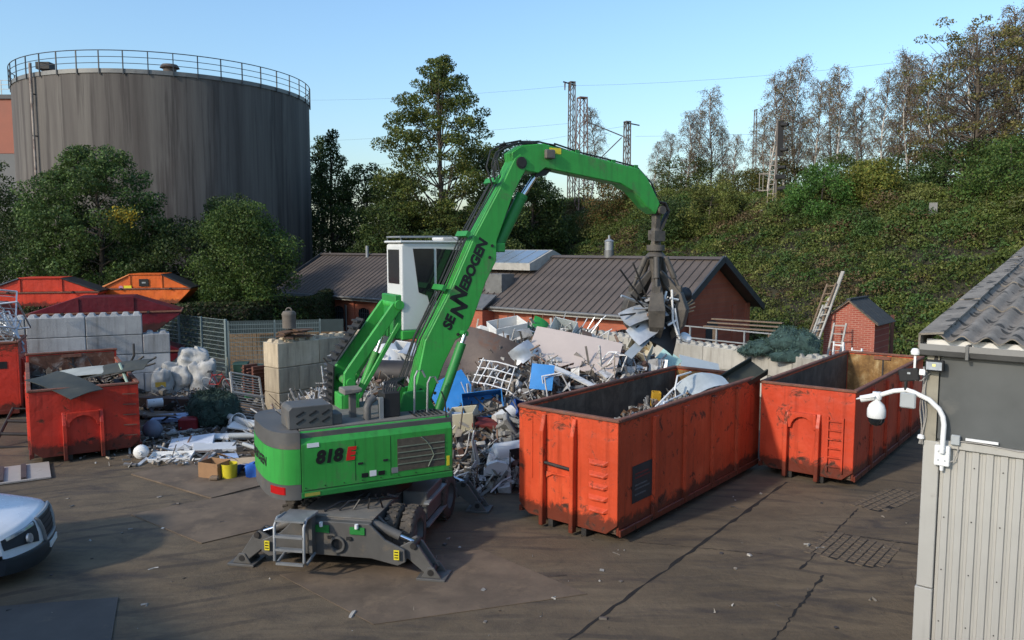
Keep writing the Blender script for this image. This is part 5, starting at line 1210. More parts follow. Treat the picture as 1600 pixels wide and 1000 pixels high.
# ================================================================== ROLL-OFF CONTAINERS
def container(label, loc, ang, L, W_, H_, paint, liner, back_liner, back_h=0.0, style='A', front_cut=True):
    """x = long axis away from the hook end, y across (left positive), base corner at the near right"""
    t = thing('roll_off_container', label, 'container', loc, ang); zb = .18
    MB().box(.05, L-.05, .05, W_-.05, zb, zb+.06).build('floor', liner, t)
    # side walls with pressed ribs
    for y0, s in ((0.0, -1), (W_-.06, 1)):
        sw = MB().box(.0, L, y0, y0+.06, zb, H_).build('side_wall', paint, t, .008)
        yo = y0 if s < 0 else y0+.06
        n = 5
        for k in range(1, n):
            x = L*k/n; ya, yb = (yo-.07, yo-.001) if s < 0 else (yo+.001, yo+.07)
            MB().prism([(x-.11, yo+.0005*s), (x-.07, ya if s < 0 else yb), (x+.07, ya if s < 0 else yb), (x+.11, yo+.0005*s)], zb, H_-.08, 'z').build('wall_rib', paint, sw, .008)
        MB().box(.0, L, min(yo, yo+.05*s), max(yo, yo+.05*s), zb-.02, zb+.12).build('bottom_rail', paint, sw, .008)
        yi0, yi1 = (y0+.061, y0+.066) if s < 0 else (y0-.006, y0-.001)
        MB().box(.07, L-.07, yi0, yi1, zb+.062, H_-.04).build('lining', liner, sw)
        MB().box(-.03, L+.03, y0-.02-.02*(s < 0), y0+.08+.02*(s > 0), H_+.001, H_+.075).build('top_rail', M['rail'], sw, .015)
    # hook end wall
    ch = .22 if front_cut else 0
    fw = MB().prism([(.0, zb+ch), (ch*1.2, zb-.0), (W_-ch*1.2, zb), (W_, zb+ch), (W_, H_), (.0, H_)], -.06, .0, 'x').build('hook_wall', paint, t, .01)
    MB().box(.002, .008, .07, W_-.07, zb+.07, H_-.04).build('lining', liner, fw)
    MB().box(-.09, .03, -.03, W_+.03, H_+.002, H_+.07).build('top_rail', M['rail'], fw, .015)
    if style == 'A':
        ups = (W_*.41, W_*.72); zt = H_-.05
    else:
        ups = (W_*.36, W_*.70); zt = H_-.62
    for y in ups: MB().prism([(-.22, zb-.12), (-.06, zb-.12), (-.061, zt), (-.10, zt), (-.2, zt-.35)], y-.05, y+.05, 'y').build('hook_upright', paint, fw, .012)
    yc = sum(ups)/2; hw = (ups[1]-ups[0])/2
    if style == 'A':
        MB().prism([(yc-hw+.05, 1.22), (yc+hw-.05, 1.22), (yc+hw-.05, 1.08), (yc+hw*.4, 1.18), (yc-hw*.4, 1.18), (yc-hw+.05, 1.08)], -.10, -.061, 'x').build('arch_plate', paint, fw, .008)
        MB().cyl((-.13, yc-hw+.05, 1.38), (-.13, yc+hw-.05, 1.42), .035, n=10).build('hook_bar', M['dark_steel'], fw)
        for k in range(5):
            z = .62+.245*k; y = W_*.19
            MB().add([(-.061, y-.26, z), (-.061, y+.22, z), (-.061, y+.22, z+.09), (-.061, y-.26, z+.09), (-.13, y-.18, z-.02), (-.13, y+.16, z-.02), (-.13, y+.16, z+.02), (-.13, y-.18, z+.02)],
                     [(0, 1, 5, 4), (3, 2, 6, 7), (0, 4, 7, 3), (1, 5, 6, 2), (4, 5, 6, 7), (0, 1, 2, 3)]).build('step_rung', paint, fw, .006)
        MB().prism([(yc+hw+.32, 1.0), (yc+hw+.45, 1.0), (yc+hw+.45, H_-.1), (yc+hw+.32, H_-.1)], -.075, -.061, 'x').build('wall_fold', paint, fw)
    else:
        arch = [(yc-hw+.05, zt-.02), (yc+hw-.05, zt-.02), (yc+hw-.05, zt-.42)]
        for i in range(9):
            a = math.pi*i/8; arch.append((yc+(hw-.12)*math.cos(a), zt-.42+.30*math.sin(a)))
        arch.append((yc-hw+.05, zt-.42))
        MB().prism(arch, -.16, -.061, 'x').build('arch_plate', paint, fw, .008)
        if style == 'B':
            lad = MB().bar((-.10, .26, .35), (-.10, .26, 1.75), .04).bar((-.10, .62, .35), (-.10, .62, 1.75), .04).build('ladder_rail', paint, fw)
            for k in range(6): MB().bar((-.10, .26, .5+.23*k), (-.10, .62, .5+.23*k), .035).build('ladder_rung', paint, lad)
        else:
            for k in range(5): MB().bar((-.09, .08, .55+.30*k), (-.09, .42, .57+.30*k), .03, .03).build('step_rung', M['rail'], fw)
    # rear wall / doors
    rw = MB().box(L, L+.06, 0, W_, zb, H_+back_h).build('rear_door', paint, t, .01)
    MB().box(L-.008, L-.002, .07, W_-.07, zb+.07, H_+back_h-.03).build('lining', back_liner, rw)
    MB().box(L-.03, L+.09, -.03, W_+.03, H_+back_h+.002, H_+back_h+.07).build('top_rail', M['rail'], rw, .015)
    MB().box(L-.035, L-.009, W_*.49, W_*.51, zb+.08, H_+back_h-.05).build('door_seam', M['dark_steel'], rw)
    MB().box(L-.06, L-.01, W_*.40, W_*.62, H_+back_h-.14, H_+back_h-.04).build('door_latch', M['rail'], rw)
    for y in (W_*.32, W_*.66): MB().box(-.05, L, y-.06, y+.06, .02, zb-.002).build('skid', M['dark_steel'], t)
    for y in (W_*.25, W_*.72): MB().cyl((L-.4, y, .14), (L-.4, y+.22, .14), .13, n=14).build('roller', M['dark_steel'], t)
    return t
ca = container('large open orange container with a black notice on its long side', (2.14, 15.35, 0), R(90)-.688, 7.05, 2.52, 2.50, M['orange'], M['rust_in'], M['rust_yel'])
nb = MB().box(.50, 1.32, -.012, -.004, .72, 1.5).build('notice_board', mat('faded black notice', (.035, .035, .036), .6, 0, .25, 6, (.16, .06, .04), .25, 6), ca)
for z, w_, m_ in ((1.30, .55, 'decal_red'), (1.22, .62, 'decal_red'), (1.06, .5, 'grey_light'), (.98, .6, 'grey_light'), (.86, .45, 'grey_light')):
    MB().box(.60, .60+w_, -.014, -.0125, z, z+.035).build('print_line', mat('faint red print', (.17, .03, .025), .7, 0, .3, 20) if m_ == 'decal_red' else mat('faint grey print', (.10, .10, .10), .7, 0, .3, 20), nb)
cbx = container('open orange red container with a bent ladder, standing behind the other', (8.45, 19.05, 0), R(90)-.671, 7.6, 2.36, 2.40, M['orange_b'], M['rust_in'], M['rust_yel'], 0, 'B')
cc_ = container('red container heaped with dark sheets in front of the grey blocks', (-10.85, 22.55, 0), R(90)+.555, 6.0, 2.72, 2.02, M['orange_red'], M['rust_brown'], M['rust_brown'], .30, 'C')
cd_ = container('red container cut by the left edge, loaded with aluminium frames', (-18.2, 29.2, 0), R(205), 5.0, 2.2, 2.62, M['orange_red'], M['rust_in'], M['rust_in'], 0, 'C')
MB().box(.3, .75, 2.2, 2.212, 1.75, 2.0).build('label_plate', M['decal_black'], cd_)
# chain between the two orange containers
chn = MB()
for i in range(9):
    z = 2.25-.12*i; chn.tube([(.035*math.cos(t)*(1 if i % 2 else .3), .035*math.cos(t)*(.3 if i % 2 else 1), z+.07*math.sin(t)) for t in [k*math.pi/4 for k in range(9)]], .014, 5)
solo(chn, 'door_chain', M['grey_light'], 'short chain hanging at the gap between the orange containers', 'chain', (6.72, 20.62, 0))

# ================================================================== SKIPS ON THE BANK
def skip(label, loc, ang, L, W_, H_, paint, lid=False, liner=None, name='skip'):
    t = thing(name, label, 'skip', loc, ang); b = L*.30; hh = H_*.52
    prof = [(-b, 0), (b, 0), (L/2, hh), (L/2, hh+.08), (-L/2, hh+.08), (-L/2, hh)]
    MB().prism(prof, -W_/2, W_/2, 'y').build('body', paint, t, .02)
    MB().box(-L/2-.05, L/2+.05, -W_/2-.06, W_/2+.06, hh+.082, hh+.16).build('rim', M['rail'], t, .01)
    top = [(-L/2, hh+.16), (L/2, hh+.16), (L*.18, H_), (-L*.18, H_)]
    up = MB().prism(top, -W_/2+.02, W_/2-.02, 'y').build('raised_sides', paint, t, .02)
    for x in (-L*.18, L*.18): MB().box(x-.04, x+.04, -W_/2-.03, -W_/2+.02, hh+.16, H_-.05).build('upright', paint, up)
    if lid:
        MB().prism([(-L/2-.15, hh+.18), (-L/2-.05, hh+.12), (-L*.18, H_-.02), (-L*.18, H_+.05)], -W_/2-.08, W_/2+.05, 'y').build('lid', liner or paint, up, .02)
        MB().prism([(L/2+.15, hh+.18), (L/2+.05, hh+.12), (L*.18, H_-.02), (L*.18, H_+.05)], -W_/2-.08, W_/2+.05, 'y').build('lid', liner if False else M['dark_steel'], up, .02)
        MB().box(-L*.19, L*.19, -W_/2-.05, W_/2, H_+.001, H_+.05).build('lid_centre', paint, up, .01)
    for x in (-L*.28, L*.28): MB().cyl((x, -W_/2-.12, hh+.12), (x, -W_/2+.02, hh+.12), .06, n=10).build('lifting_lug', M['dark_steel'], t)
    return t
so = skip('orange lidded skip with a small black label on the bank', (-20.3, 44.3, 2.56), R(8), 4.6, 1.9, 1.85, M['skip_orange'], True, mat('pale orange lid', (.62, .20, .06), .6, 0, .12, 2))  # one lid in a paler orange than the body
MB().box(-.35, .15, -.99, -.972, 1.22, 1.62).build('label_plate', M['decal_black'], so); MB().box(-.2, .0, -.996, -.991, 1.38, 1.46).build('label_print', M['grey_light'], so)
MB().box(-1.15, -.75, -.99, -.972, 1.12, 1.26).build('yellow_label', M['yellow'], so); MB().cyl((-1.3, -.97, 1.15), (-1.3, -.985, 1.15), .11, n=14).build('round_label', mat('pink label', (.55, .25, .35), .6), so)
sr = skip('bright red skip with a dark folded lid at the left of the bank', (-24.6, 41.6, 2.56), R(14), 5.4, 1.9, 1.75, M['skip_red'], True, mat('slate blue lid', (.06, .07, .085), .5, 0, .15, 3))
s1 = skip('lower dark red skip carrying another behind the grey block wall', (-18.6, 36.2, 0), R(20), 6.2, 1.9, 1.95, M['skip_dark'])
s2 = skip('dark red open skip stacked behind the grey block wall', (-18.6, 36.2, 1.96), R(20), 6.2, 1.9, 1.75, M['skip_dark'])
skip('plain red skip tucked between the bright red and dark red ones', (-25.0, 37.0, .0), R(14), 4.6, 1.8, 3.35, M['skip_red'])

# ================================================================== WHITE VAN (nose only in view)
van = thing('delivery_van', 'white panel van nosing in at the left edge', 'van', (-8.72, 14.35, 0), R(20))
VP = [(.0, .28), (.05, .42), (.06, .56), (.03, .62), (.02, .84), (-.03, 1.05), (-.12, 1.14), (-.30, 1.20), (-.7, 1.30), (-1.25, 1.43), (-2.05, 2.25), (-2.45, 2.5), (-6.0, 2.58)]
def vsurf(s, v, off=0.0):
    i = min(len(VP)-2, max(0, int(s))); f = s-i
    x = VP[i][0]*(1-f)+VP[i+1][0]*f; z = VP[i][1]*(1-f)+VP[i+1][1]*f
    fr = max(0.0, min(1.0, 1+x/1.6)); a = abs(v)
    xx = x-(.20*a**2+.34*a**6)*fr-.12*a**4*(1-fr)
    zz = z-(.03*a**2+.16*a**5)*(1 if s > 4.5 else (s-2)/2.5 if s > 2 else 0)*1.0
    y = v*(.985 if s > 3 else .99)
    i2 = min(len(VP)-2, i); dx, dz = VP[i2+1][0]-VP[i2][0], VP[i2+1][1]-VP[i2][1]; l = math.hypot(dx, dz) or 1
    nx, nz = dz/l, -dx/l
    return Vector((xx+nx*off*(1 if s < 9 else 1), y+.6*off*(v**3), zz+nz*off))
def vpatch(s0, s1, v0, v1, ns, nv, off=0.0, skew=None):
    mb = MB(); V = []
    for i in range(ns+1):
        for j in range(nv+1):
            s = s0+(s1-s0)*i/ns; v = v0+(v1-v0)*j/nv
            if skew: s, v = skew(i/ns, j/nv)
            V.append(vsurf(s, v, off))
    F = [(i*(nv+1)+j, i*(nv+1)+j+1, (i+1)*(nv+1)+j+1, (i+1)*(nv+1)+j) for i in range(ns) for j in range(nv)]
    return mb.add(V, F, True)
body = vpatch(3, 12, -1, 1, 36, 24)
for sg_ in (-1, 1):
    V = []; n = 36
    for i in range(n+1):
        p = vsurf(3+9*i/n, sg_); V += [p, Vector((p.x, p.y, .62 if p.x > -1.0 else .35))]
    body.add(V, [(2*i, 2*i+1, 2*i+3, 2*i+2) for i in range(n)])
bd_ = body.build('body', M['white_van'], van, fix=False)
bp = vpatch(0, 3, -1, 1, 9, 24, .03)
for sg_ in (-1, 1):
    V = []
    for i in range(10):
        p = vsurf(3*i/9, sg_, .03); V += [p, Vector((p.x-.75, p.y, p.z))]
    bp.add(V, [(2*i, 2*i+1, 2*i+3, 2*i+2) for i in range(9)], True)
bp.build('bumper', M['van_dark'], van, fix=False)
vpatch(3.1, 5.2, -.44, .44, 8, 10, .02, lambda a, b: (3.1+2.1*a, (b-.5)*2*(.36+.12*a))).build('grille', M['van_dark'], van, fix=False)
for k in range(4):
    vpatch(3.4+.45*k, 3.52+.45*k, -.36, .36, 1, 8, .03).build('grille_bar', M['black'], van, fix=False)
fr_ = MB(); ed = [(3.0, -.36), (3.0, .36), (5.25, .49), (5.25, -.49)]
pts = []
for k in range(4):
    for f in range(6): a, b = ed[k], ed[(k+1) % 4]; pts.append(vsurf(a[0]+(b[0]-a[0])*f/6, a[1]+(b[1]-a[1])*f/6, .03))
fr_.tube(pts+[pts[0]], .032, 6); fr_.build('grille_frame', M['grey_light'], van, fix=False)
for sg_ in (-1, 1):
    hl = vpatch(3.4, 5.3, .58, .99, 8, 8, .016, lambda a, b: (3.3+.75*b*(1-a)+(2.0-.2*b)*a, sg_*(.56+.43*b))).build('headlamp', M['van_dark'], van, fix=False)
    c0 = vsurf(4.1, sg_*.76, .02); c1 = vsurf(4.1, sg_*.76, .05)
    MB().cyl(c0, c1, .095, .085, 16).build('reflector', M['lens'], hl)
    vpatch(4.75, 5.2, .6, .95, 2, 6, .024, lambda a, b: (4.85+.35*a, sg_*(.6+.36*b))).build('lamp_strip', M['lens'], hl, fix=False)
for v in (-.62, -.18, .25): vpatch(8.35, 8.75, v-.12, v+.12, 2, 3, .006).build('bonnet_vent', M['decal_black'], van, fix=False)
vpatch(9.15, 9.95, -.86, .86, 6, 10, .006).build('windscreen', M['glass'], van, fix=False)
MB().box(-.05, .10, -.26, .26, .44, .55).build('number_plate', M['decal_white'], van)
for x in (-1.25, -4.9):
    for y in (-.9, .9): MB().cyl((x, y-.1, .35), (x, y+.1, .35), .35, n=20).build('wheel', M['tyre'], van)
MB().box(-5.9, -.9, -.88, .88, .3, .62).build('underbody', M['black'], van)

# ================================================================== STEEL PLATES ON THE GROUND
def plate(label, pts, m, z=.022):
    n = len(pts); V = [(x, y, .003) for x, y in pts] + [(x, y, z) for x, y in pts]
    mb = MB().add(V, [tuple(range(n))[::-1], tuple(range(n, 2*n))] + [(i, (i+1) % n, n+(i+1) % n, n+i) for i in range(n)])
    return solo(mb, 'steel_plate', m, label, 'plate')
plate('muddy steel plate with the cardboard box on it', [(-10.02, 20.23), (-7.15, 18.24), (-5.9, 19.7), (-9.0, 21.5)], M['steel_plate'], .035)
plate('worn steel plate left of the ladder of the green machine', [(-8.52, 17.12), (-6.27, 15.41), (-3.3, 17.9), (-5.7, 19.4)], M['steel_plate'])
plate('blue grey steel plate in the bottom left corner', [(-11.0, 12.15), (-6.73, 12.95), (-5.6, 10.3), (-10.5, 9.6)], M['plate_blue'])
plate('scuffed steel plate under the near stabiliser foot', [(-4.25, 13.9), (-2.2, 12.0), (1.3, 13.1), (-.6, 15.1)], M['steel_plate'], .014)
# ================================================================== SCRAP HEAP
def heap_z(x, y):
    x = np.asarray(x, float); y = np.asarray(y, float)
    def q(cx, cy, rx, ry, h, e=1.0): return h*np.clip(1-((x-cx)/rx)**2-((y-cy)/ry)**2, 0, 1)**e
    h = np.maximum(np.maximum(q(1, 26.5, 6, 6, 2.95, .9), q(-4.5, 25.5, 3.8, 4.5, 1.35)), q(-.8, 20.8, 2.2, 2.2, .85))
    return h*(0.85+.3*fbm(x*.9, y*.9, 6, 3))
AX = np.array([.635, .772]); AY = np.array([-.772, .635]); AO = np.array([2.14, 15.35])
def in_A(x, y, pad=.15):
    a = (x-AO[0])*AX[0]+(y-AO[1])*AX[1]; b = (x-AO[0])*AY[0]+(y-AO[1])*AY[1]
    return (a > -pad) & (a < 7.05+pad) & (b < 2.52+pad)
wd_ = Vector((11.1-7.2, 29.5-34)).normalized()
def behind_wall(x, y): return ((x-7.2)*(-wd_.y)+(y-34)*wd_.x) > -.3
gx = np.arange(-8.6, 7.2, .3); gy = np.arange(18.4, 33.2, .3)
X, Y_ = np.meshgrid(gx, gy, indexing='ij'); HZ = heap_z(X, Y_)+.10*vnoise(X*3, Y_*3, 2)-.12
HZ = np.where(in_A(X, Y_, .1) | behind_wall(X, Y_), -.2, HZ)
n_, k_ = X.shape; V = np.stack([X, Y_, HZ], -1).reshape(-1, 3)
F = [(i*k_+j, (i+1)*k_+j, (i+1)*k_+j+1, i*k_+j+1) for i in range(n_-1) for j in range(k_-1) if max(HZ[i, j], HZ[i+1, j], HZ[i, j+1], HZ[i+1, j+1]) > -.1]
me = bpy.data.meshes.new('heap_core'); me.from_pydata(V.tolist(), [], F); me.update()
heap = tag(link('scrap_heap', me, None, mat('grimy scrap fines', (.060, .052, .045), .9, .1, .5, 4, (.13, .115, .10), .4, 9, .8, 30)), 'large heap of mixed metal scrap behind the orange container', 'scrap heap', kind='stuff')
SC = [(.42, .41, .39), (.32, .31, .295), (.20, .185, .17), (.11, .10, .09), (.58, .57, .54), (.19, .11, .065), (.28, .245, .20), (.14, .07, .045), (.065, .06, .055), (.45, .45, .44), (.66, .64, .60), (.30, .25, .19)]
def debris(name, pts, sizes, parent=None, cols=SC, tilt=.9, wts=None):
    """many small bars, bent strips, sheet scraps and crumpled bits, joined"""
    Vv = []; Ff = []; Cc = []
    for (p, s) in zip(pts, sizes):
        p = Vector(p); kind = random.random(); c = random.choices(cols, wts)[0]; q_ = random.uniform(.55, 1.25); c = [v*q_ for v in c]
        rot = Euler((random.gauss(0, tilt), random.gauss(0, tilt), random.uniform(0, 6.28))).to_matrix()
        mb = MB()
        if kind < .24:
            L = s*random.uniform(.7, 2.1); r = random.uniform(.008, .028)
            mb.tube([(-L/2, 0, 0), (-L*.1, random.gauss(0, .05), random.gauss(0, .06)*s), (L/2, random.gauss(0, .12)*s, random.gauss(0, .14)*s)], r, 4)
        elif kind < .38:
            L = s*random.uniform(.6, 1.8); mb.bar((-L/2, 0, 0), (L/2, 0, 0), random.uniform(.03, .09), random.uniform(.015, .05))
        elif kind < .76:
            a = s*random.uniform(.2, .75); b = s*random.uniform(.15, .5); q = random.gauss(0, .14)*s; w2 = random.gauss(0, .12)*s
            mb.add([(-a/2, -b/2, 0), (0, -b/2, q), (a/2, -b/2, w2), (-a/2, b/2, random.gauss(0, .05)), (0, b/2, q*.6), (a/2, b/2, w2*1.3)], [(0, 1, 4, 3), (1, 2, 5, 4)])
        elif kind < .93:
            a = s*random.uniform(.12, .4); mb.obox((0, 0, 0), (a, a*random.uniform(.4, 1), a*random.uniform(.3, .9)))
        else:
            r = s*random.uniform(.08, .2); mb.cyl((0, 0, -r), (0, 0, r), r, n=9)
        b0 = len(Vv); Vv += [tuple(rot @ v + p) for v in mb.V]; Ff += [[b0+i for i in f] for f in mb.F]; Cc += [c]*len(mb.V)
    me = bpy.data.meshes.new(name); me.from_pydata(Vv, [], Ff); me.update()
    at = me.color_attributes.new('tint', 'FLOAT_COLOR', 'POINT'); at.data.foreach_set('color', np.array([[*c, 1] for c in Cc], np.float32).ravel())
    return link(name, me, parent, M['scrap'])
pts = []; sz = []
while len(pts) < 9000:
    x = random.uniform(-8.4, 6.6); y = random.uniform(18.6, 32.5); h = float(heap_z(x, y))
    if h < .04 or in_A(x, y) or behind_wall(x, y): continue
    if y > 29 and random.random() < .6: continue
    pts.append((x, y, h+random.uniform(-.08, .14))); sz.append(random.choice((.2, .3, .3, .45, .6, .9)))
db = debris('loose_scrap', pts, sz, heap); db['kind'] = 'stuff'

# ---- single things on the heap
def L_(x, y, dz=0.0): return (x, y, float(heap_z(x, y))+dz)
def sheet(name, m, label, cat, loc, w_, h_, rot, bend=.0, thick=.015, nx=6, ragged=.0):
    mb = MB(); V = []; V2 = []
    for i in range(nx+1):
        for j in range(nx+1):
            u = i/nx-.5; v = j/nx-.5; r1 = ragged*math.sin(7*v+i)*(abs(u) == .5); r2 = ragged*math.sin(5*u+2)*(abs(v) == .5)
            z = bend*(1-4*u*u)+.35*bend*math.sin(5*v+3*u); V.append((u*w_+r1, v*h_+r2, z)); V2.append((u*w_+r1, v*h_+r2, z-thick))
    k = nx+1; n = len(V); F = [(i*k+j, (i+1)*k+j, (i+1)*k+j+1, i*k+j+1) for i in range(nx) for j in range(nx)]
    edge = [(i*k) for i in range(k)]+[nx*k+j for j in range(1, k)]+[i*k+nx for i in range(nx-1, -1, -1)]+[j for j in range(nx-1, 0, -1)]
    mb.add(V+V2, F+[tuple(n+q for q in f[::-1]) for f in F], True); mb.add(V+V2, [(edge[i], edge[(i+1) % len(edge)], n+edge[(i+1) % len(edge)], n+edge[i]) for i in range(len(edge))])
    return solo(mb, name, m, label, cat, loc, rot=rot)
def tub(name, m, label, cat, loc, w_, d_, h_, rot, t=.02, taper=.85):
    mb = MB(); a, b = w_/2, d_/2
    def ring(s, z, q): return [(-a*s+q, -b*s+q, z), (a*s-q, -b*s+q, z), (a*s-q, b*s-q, z), (-a*s+q, b*s-q, z)]
    V = ring(taper, 0, 0)+ring(1, h_, 0)+ring(1, h_, t)+ring(taper, t, t)
    F = [(3, 2, 1, 0)]
    for o in (0, 4, 8): F += [(o+i, o+(i+1) % 4, o+4+(i+1) % 4, o+4+i) for i in range(4)]
    F.append((12, 13, 14, 15)); mb.add(V, F)
    return solo(mb, name, m, label, cat, loc, rot=rot, bevel=.012)
def tube_frame(name, m, label, cat, loc, segs, r, rot=(0, 0, 0)):
    mb = MB()
    for s in segs: mb.tube(s, r, 6)
    return solo(mb, name, m, label, cat, loc, rot=rot)
BLUE = mat('chipped blue paint', (.035, .22, .55), .5, .1, .12, 3, (.30, .25, .14), .3, 3)
BLUE2 = mat('dark blue paint', (.02, .06, .22), .5, .1, .15, 3)
MANTLE = mat('brown black steel sheet', (.085, .065, .055), .55, .35, .3, 1.2, (.14, .065, .04), .5, 1.6, .2, 8)
PINK = mat('pinkish beige panel', (.50, .42, .37), .7, 0, .05, 1.5, (.40, .33, .29), .3, 3, .1, 60)
WHT = mat('dull white enamel', (.62, .62, .60), .45, 0, .06, 3, (.38, .35, .30), .35, 4)
GRN = mat('bright green plastic', (.03, .26, .05), .45, 0, .15, 4)
ALU = mat('scuffed aluminium', (.50, .51, .51), .4, .6, .12, 5, (.30, .29, .27), .3, 5)
TEAL = mat('pale teal sheet', (.30, .46, .42), .5, 0, .1, 4)
sheet('curved_steel_sheet', MANTLE, 'big dark curved steel sheet leaning on the heap beside the boom', 'steel sheet', (-.95, 24.3, 2.32), 2.6, 2.0, (R(52), R(14), R(-22)), .28, .02)
sheet('beige_board', PINK, 'large pinkish beige panel lying slanted on the heap', 'panel', (1.95, 24.4, 2.72), 2.8, 1.5, (R(38), R(10), R(-12)), .02, .03)
sheet('rusty_plate', MANTLE, 'rust brown plate under the blue cabinet beside the boom foot', 'steel sheet', (-2.3, 23.4, 1.75), 1.3, .8, (R(35), R(-10), R(10)), .05)
cbn = tub('blue_cabinet', BLUE, 'bright blue steel cabinet lying open on the heap', 'cabinet', (-.85, 22.35, 1.35), 1.15, .75, .62, (R(68), R(-6), R(6)), .02, 1)
sheet('blue_sheet', BLUE, 'pointed blue sheet with yellowed stains left of the blue cabinet', 'sheet', (-1.75, 22.7, 1.75), 1.2, .95, (R(58), R(-24), R(24)), .05)
tub('blue_box', BLUE2, 'dark blue box right of the blue cabinet', 'box', (.12, 22.0, 1.15), .6, .5, .45, (R(40), R(20), R(30)), .02, 1)
sheet('blue_square_sheet', BLUE, 'square bright blue sheet standing on edge by the orange container', 'sheet', (.86, 22.35, 2.25), .66, .74, (R(70), R(4), R(-10)), .01)
tub('white_tub', WHT, 'boxy white appliance shell at the top left of the heap', 'appliance', (-.15, 26.3, 2.75), 1.15, .8, .75, (R(14), R(-8), R(24)), .02, .95)
tub('white_tub', WHT, 'small white appliance shell left of the larger one', 'appliance', (-.95, 26.3, 2.65), .7, .6, .6, (R(-12), R(18), R(10)), .02, .95)
tub('clear_tub', mat('milky clear plastic', (.55, .60, .60), .3, 0, .06, 4), 'milky plastic tub tipped on top of the heap', 'tub', (1.85, 26.4, 2.95), .85, .65, .6, (R(52), R(10), R(-30)), .015, .85)
sheet('plastic_sheet', GRN, 'bright green plastic panel at the top of the heap', 'panel', (.95, 26.6, 3.2), .6, .75, (R(60), R(28), R(20)), .05)
sheet('plastic_sheet', mat('dark green plastic', (.02, .13, .04), .5), 'dark green plastic piece beside the bright green panel', 'panel', (.5, 26.5, 3.1), .6, .45, (R(45), R(-30), R(60)), .06)
sheet('folded_white_sheet', WHT, 'crumpled white sheet hanging left of the top tub', 'sheet', (-.35, 25.6, 2.8), .7, .8, (R(62), R(-12), R(14)), .10)
sheet('louvred_white_panel', ALU, 'white louvred panel at the heap edge beside the boom', 'panel', (-1.45, 26.6, 2.65), .9, .5, (R(50), R(-10), R(10)), .02)
sheet('pale_bracket', ALU, 'bent grey sheet between the steel sheet and the beige panel', 'sheet', (.35, 24.1, 2.7), .8, .55, (R(60), R(-30), R(25)), .12)
sheet('pale_beam', WHT, 'long pale bent strip across the front of the heap', 'strip', (1.75, 22.9, 2.2), 1.5, .20, (R(20), R(22), R(-14)), .03, .05)
tub('dispenser_box', mat('cream casing', (.55, .50, .38), .5, 0, .1, 4, (.40, .24, .05), .6, 3), 'cream and yellow casing at the right of the heap under the grapple', 'casing', (4.25, 26.2, 2.35), .75, .6, .7, (R(50), R(20), R(-20)), .03, 1)
sheet('radiator_panel', ALU, 'ribbed grey white radiator at the right of the heap', 'radiator', (4.7, 26.0, 2.0), .95, .5, (R(66), R(0), R(-25)), .01)
sheet('teal_sheet', TEAL, 'pale teal sheet at the right end of the heap', 'sheet', (5.3, 26.6, 2.1), .8, .6, (R(48), R(26), R(-40)), .06)
sheet('framed_glass', mat('framed glass', (.42, .47, .48), .2, 0, .05, 3), 'white framed glass pane leaning at the pale block wall', 'glass pane', (7.4, 30.6, 1.25), 1.7, .85, (R(42), R(14), R(10)), 0, .02)
sheet('grey_sheet', ALU, 'grey sheet sloping behind the cream casing', 'sheet', (3.5, 26.4, 2.45), .7, .6, (R(30), R(-25), R(15)), .05)
# wire rack
rk_ = MB()
for i in range(6): rk_.tube([(-.55+.22*i, -.4, .15*math.sin(i)), (-.5+.22*i, .1, .1), (-.45+.2*i, .42, .2*math.cos(i))], .018, 5)
for j in range(4): rk_.tube([(-.6, -.35+.25*j, .02), (0, -.33+.25*j, .16), (.62, -.3+.25*j, .05)], .018, 5)
solo(rk_, 'wire_rack', M['plastic_white'], 'bent white wire rack in front of the dark curved sheet', 'rack', (-.55, 23.0, 2.15), rot=(R(55), R(10), R(-25)))
tube_frame('bent_tube', ALU, 'bent pale tube frame arching at the heap top', 'tube frame', (.6, 25.9, 2.85), [[(-.9, 0, .3), (-.1, 0, .38), (.3, 0, .25), (.6, 0, -.15), (.9, 0, -.2)]], .03)
tube_frame('tube_frame', ALU, 'loose aluminium tube frame poking from the heap top', 'tube frame', (2.5, 27.0, 3.0), [[(-.3, 0, -.2), (.1, .1, .5)], [(-.1, 0, -.2), (.35, 0, .55)], [(.1, 0, -.2), (.6, 0, .5)], [(-.4, .1, 0), (-.25, 0, .55)], [(.0, 0, -.1), (.75, .1, .6)]], .022)
tube_frame('chair_frame', M['plastic_white'], 'white tubular chair frame at the right of the heap', 'chair frame', (3.1, 23.9, 2.2), [[(-.3, 0, 0), (-.2, 0, .6), (.2, 0, .6), (.3, 0, 0)], [(-.3, .4, 0), (-.2, .35, .4), (.2, .35, .4), (.3, .4, 0)], [(-.2, 0, .6), (-.2, .35, .4)], [(.2, 0, .6), (.2, .35, .4)]], .022, (.4, .3, .5))
tube_frame('chair_frame', M['plastic_white'], 'grey white tubular frame standing before the container wall', 'chair frame', (1.35, 22.2, 1.75), [[(-.35, 0, 0), (-.3, 0, .7), (.2, 0, .62), (.35, 0, 0)], [(-.35, .3, 0), (-.3, .3, .6), (.25, .3, .5)]], .025, (.3, -.3, .2))
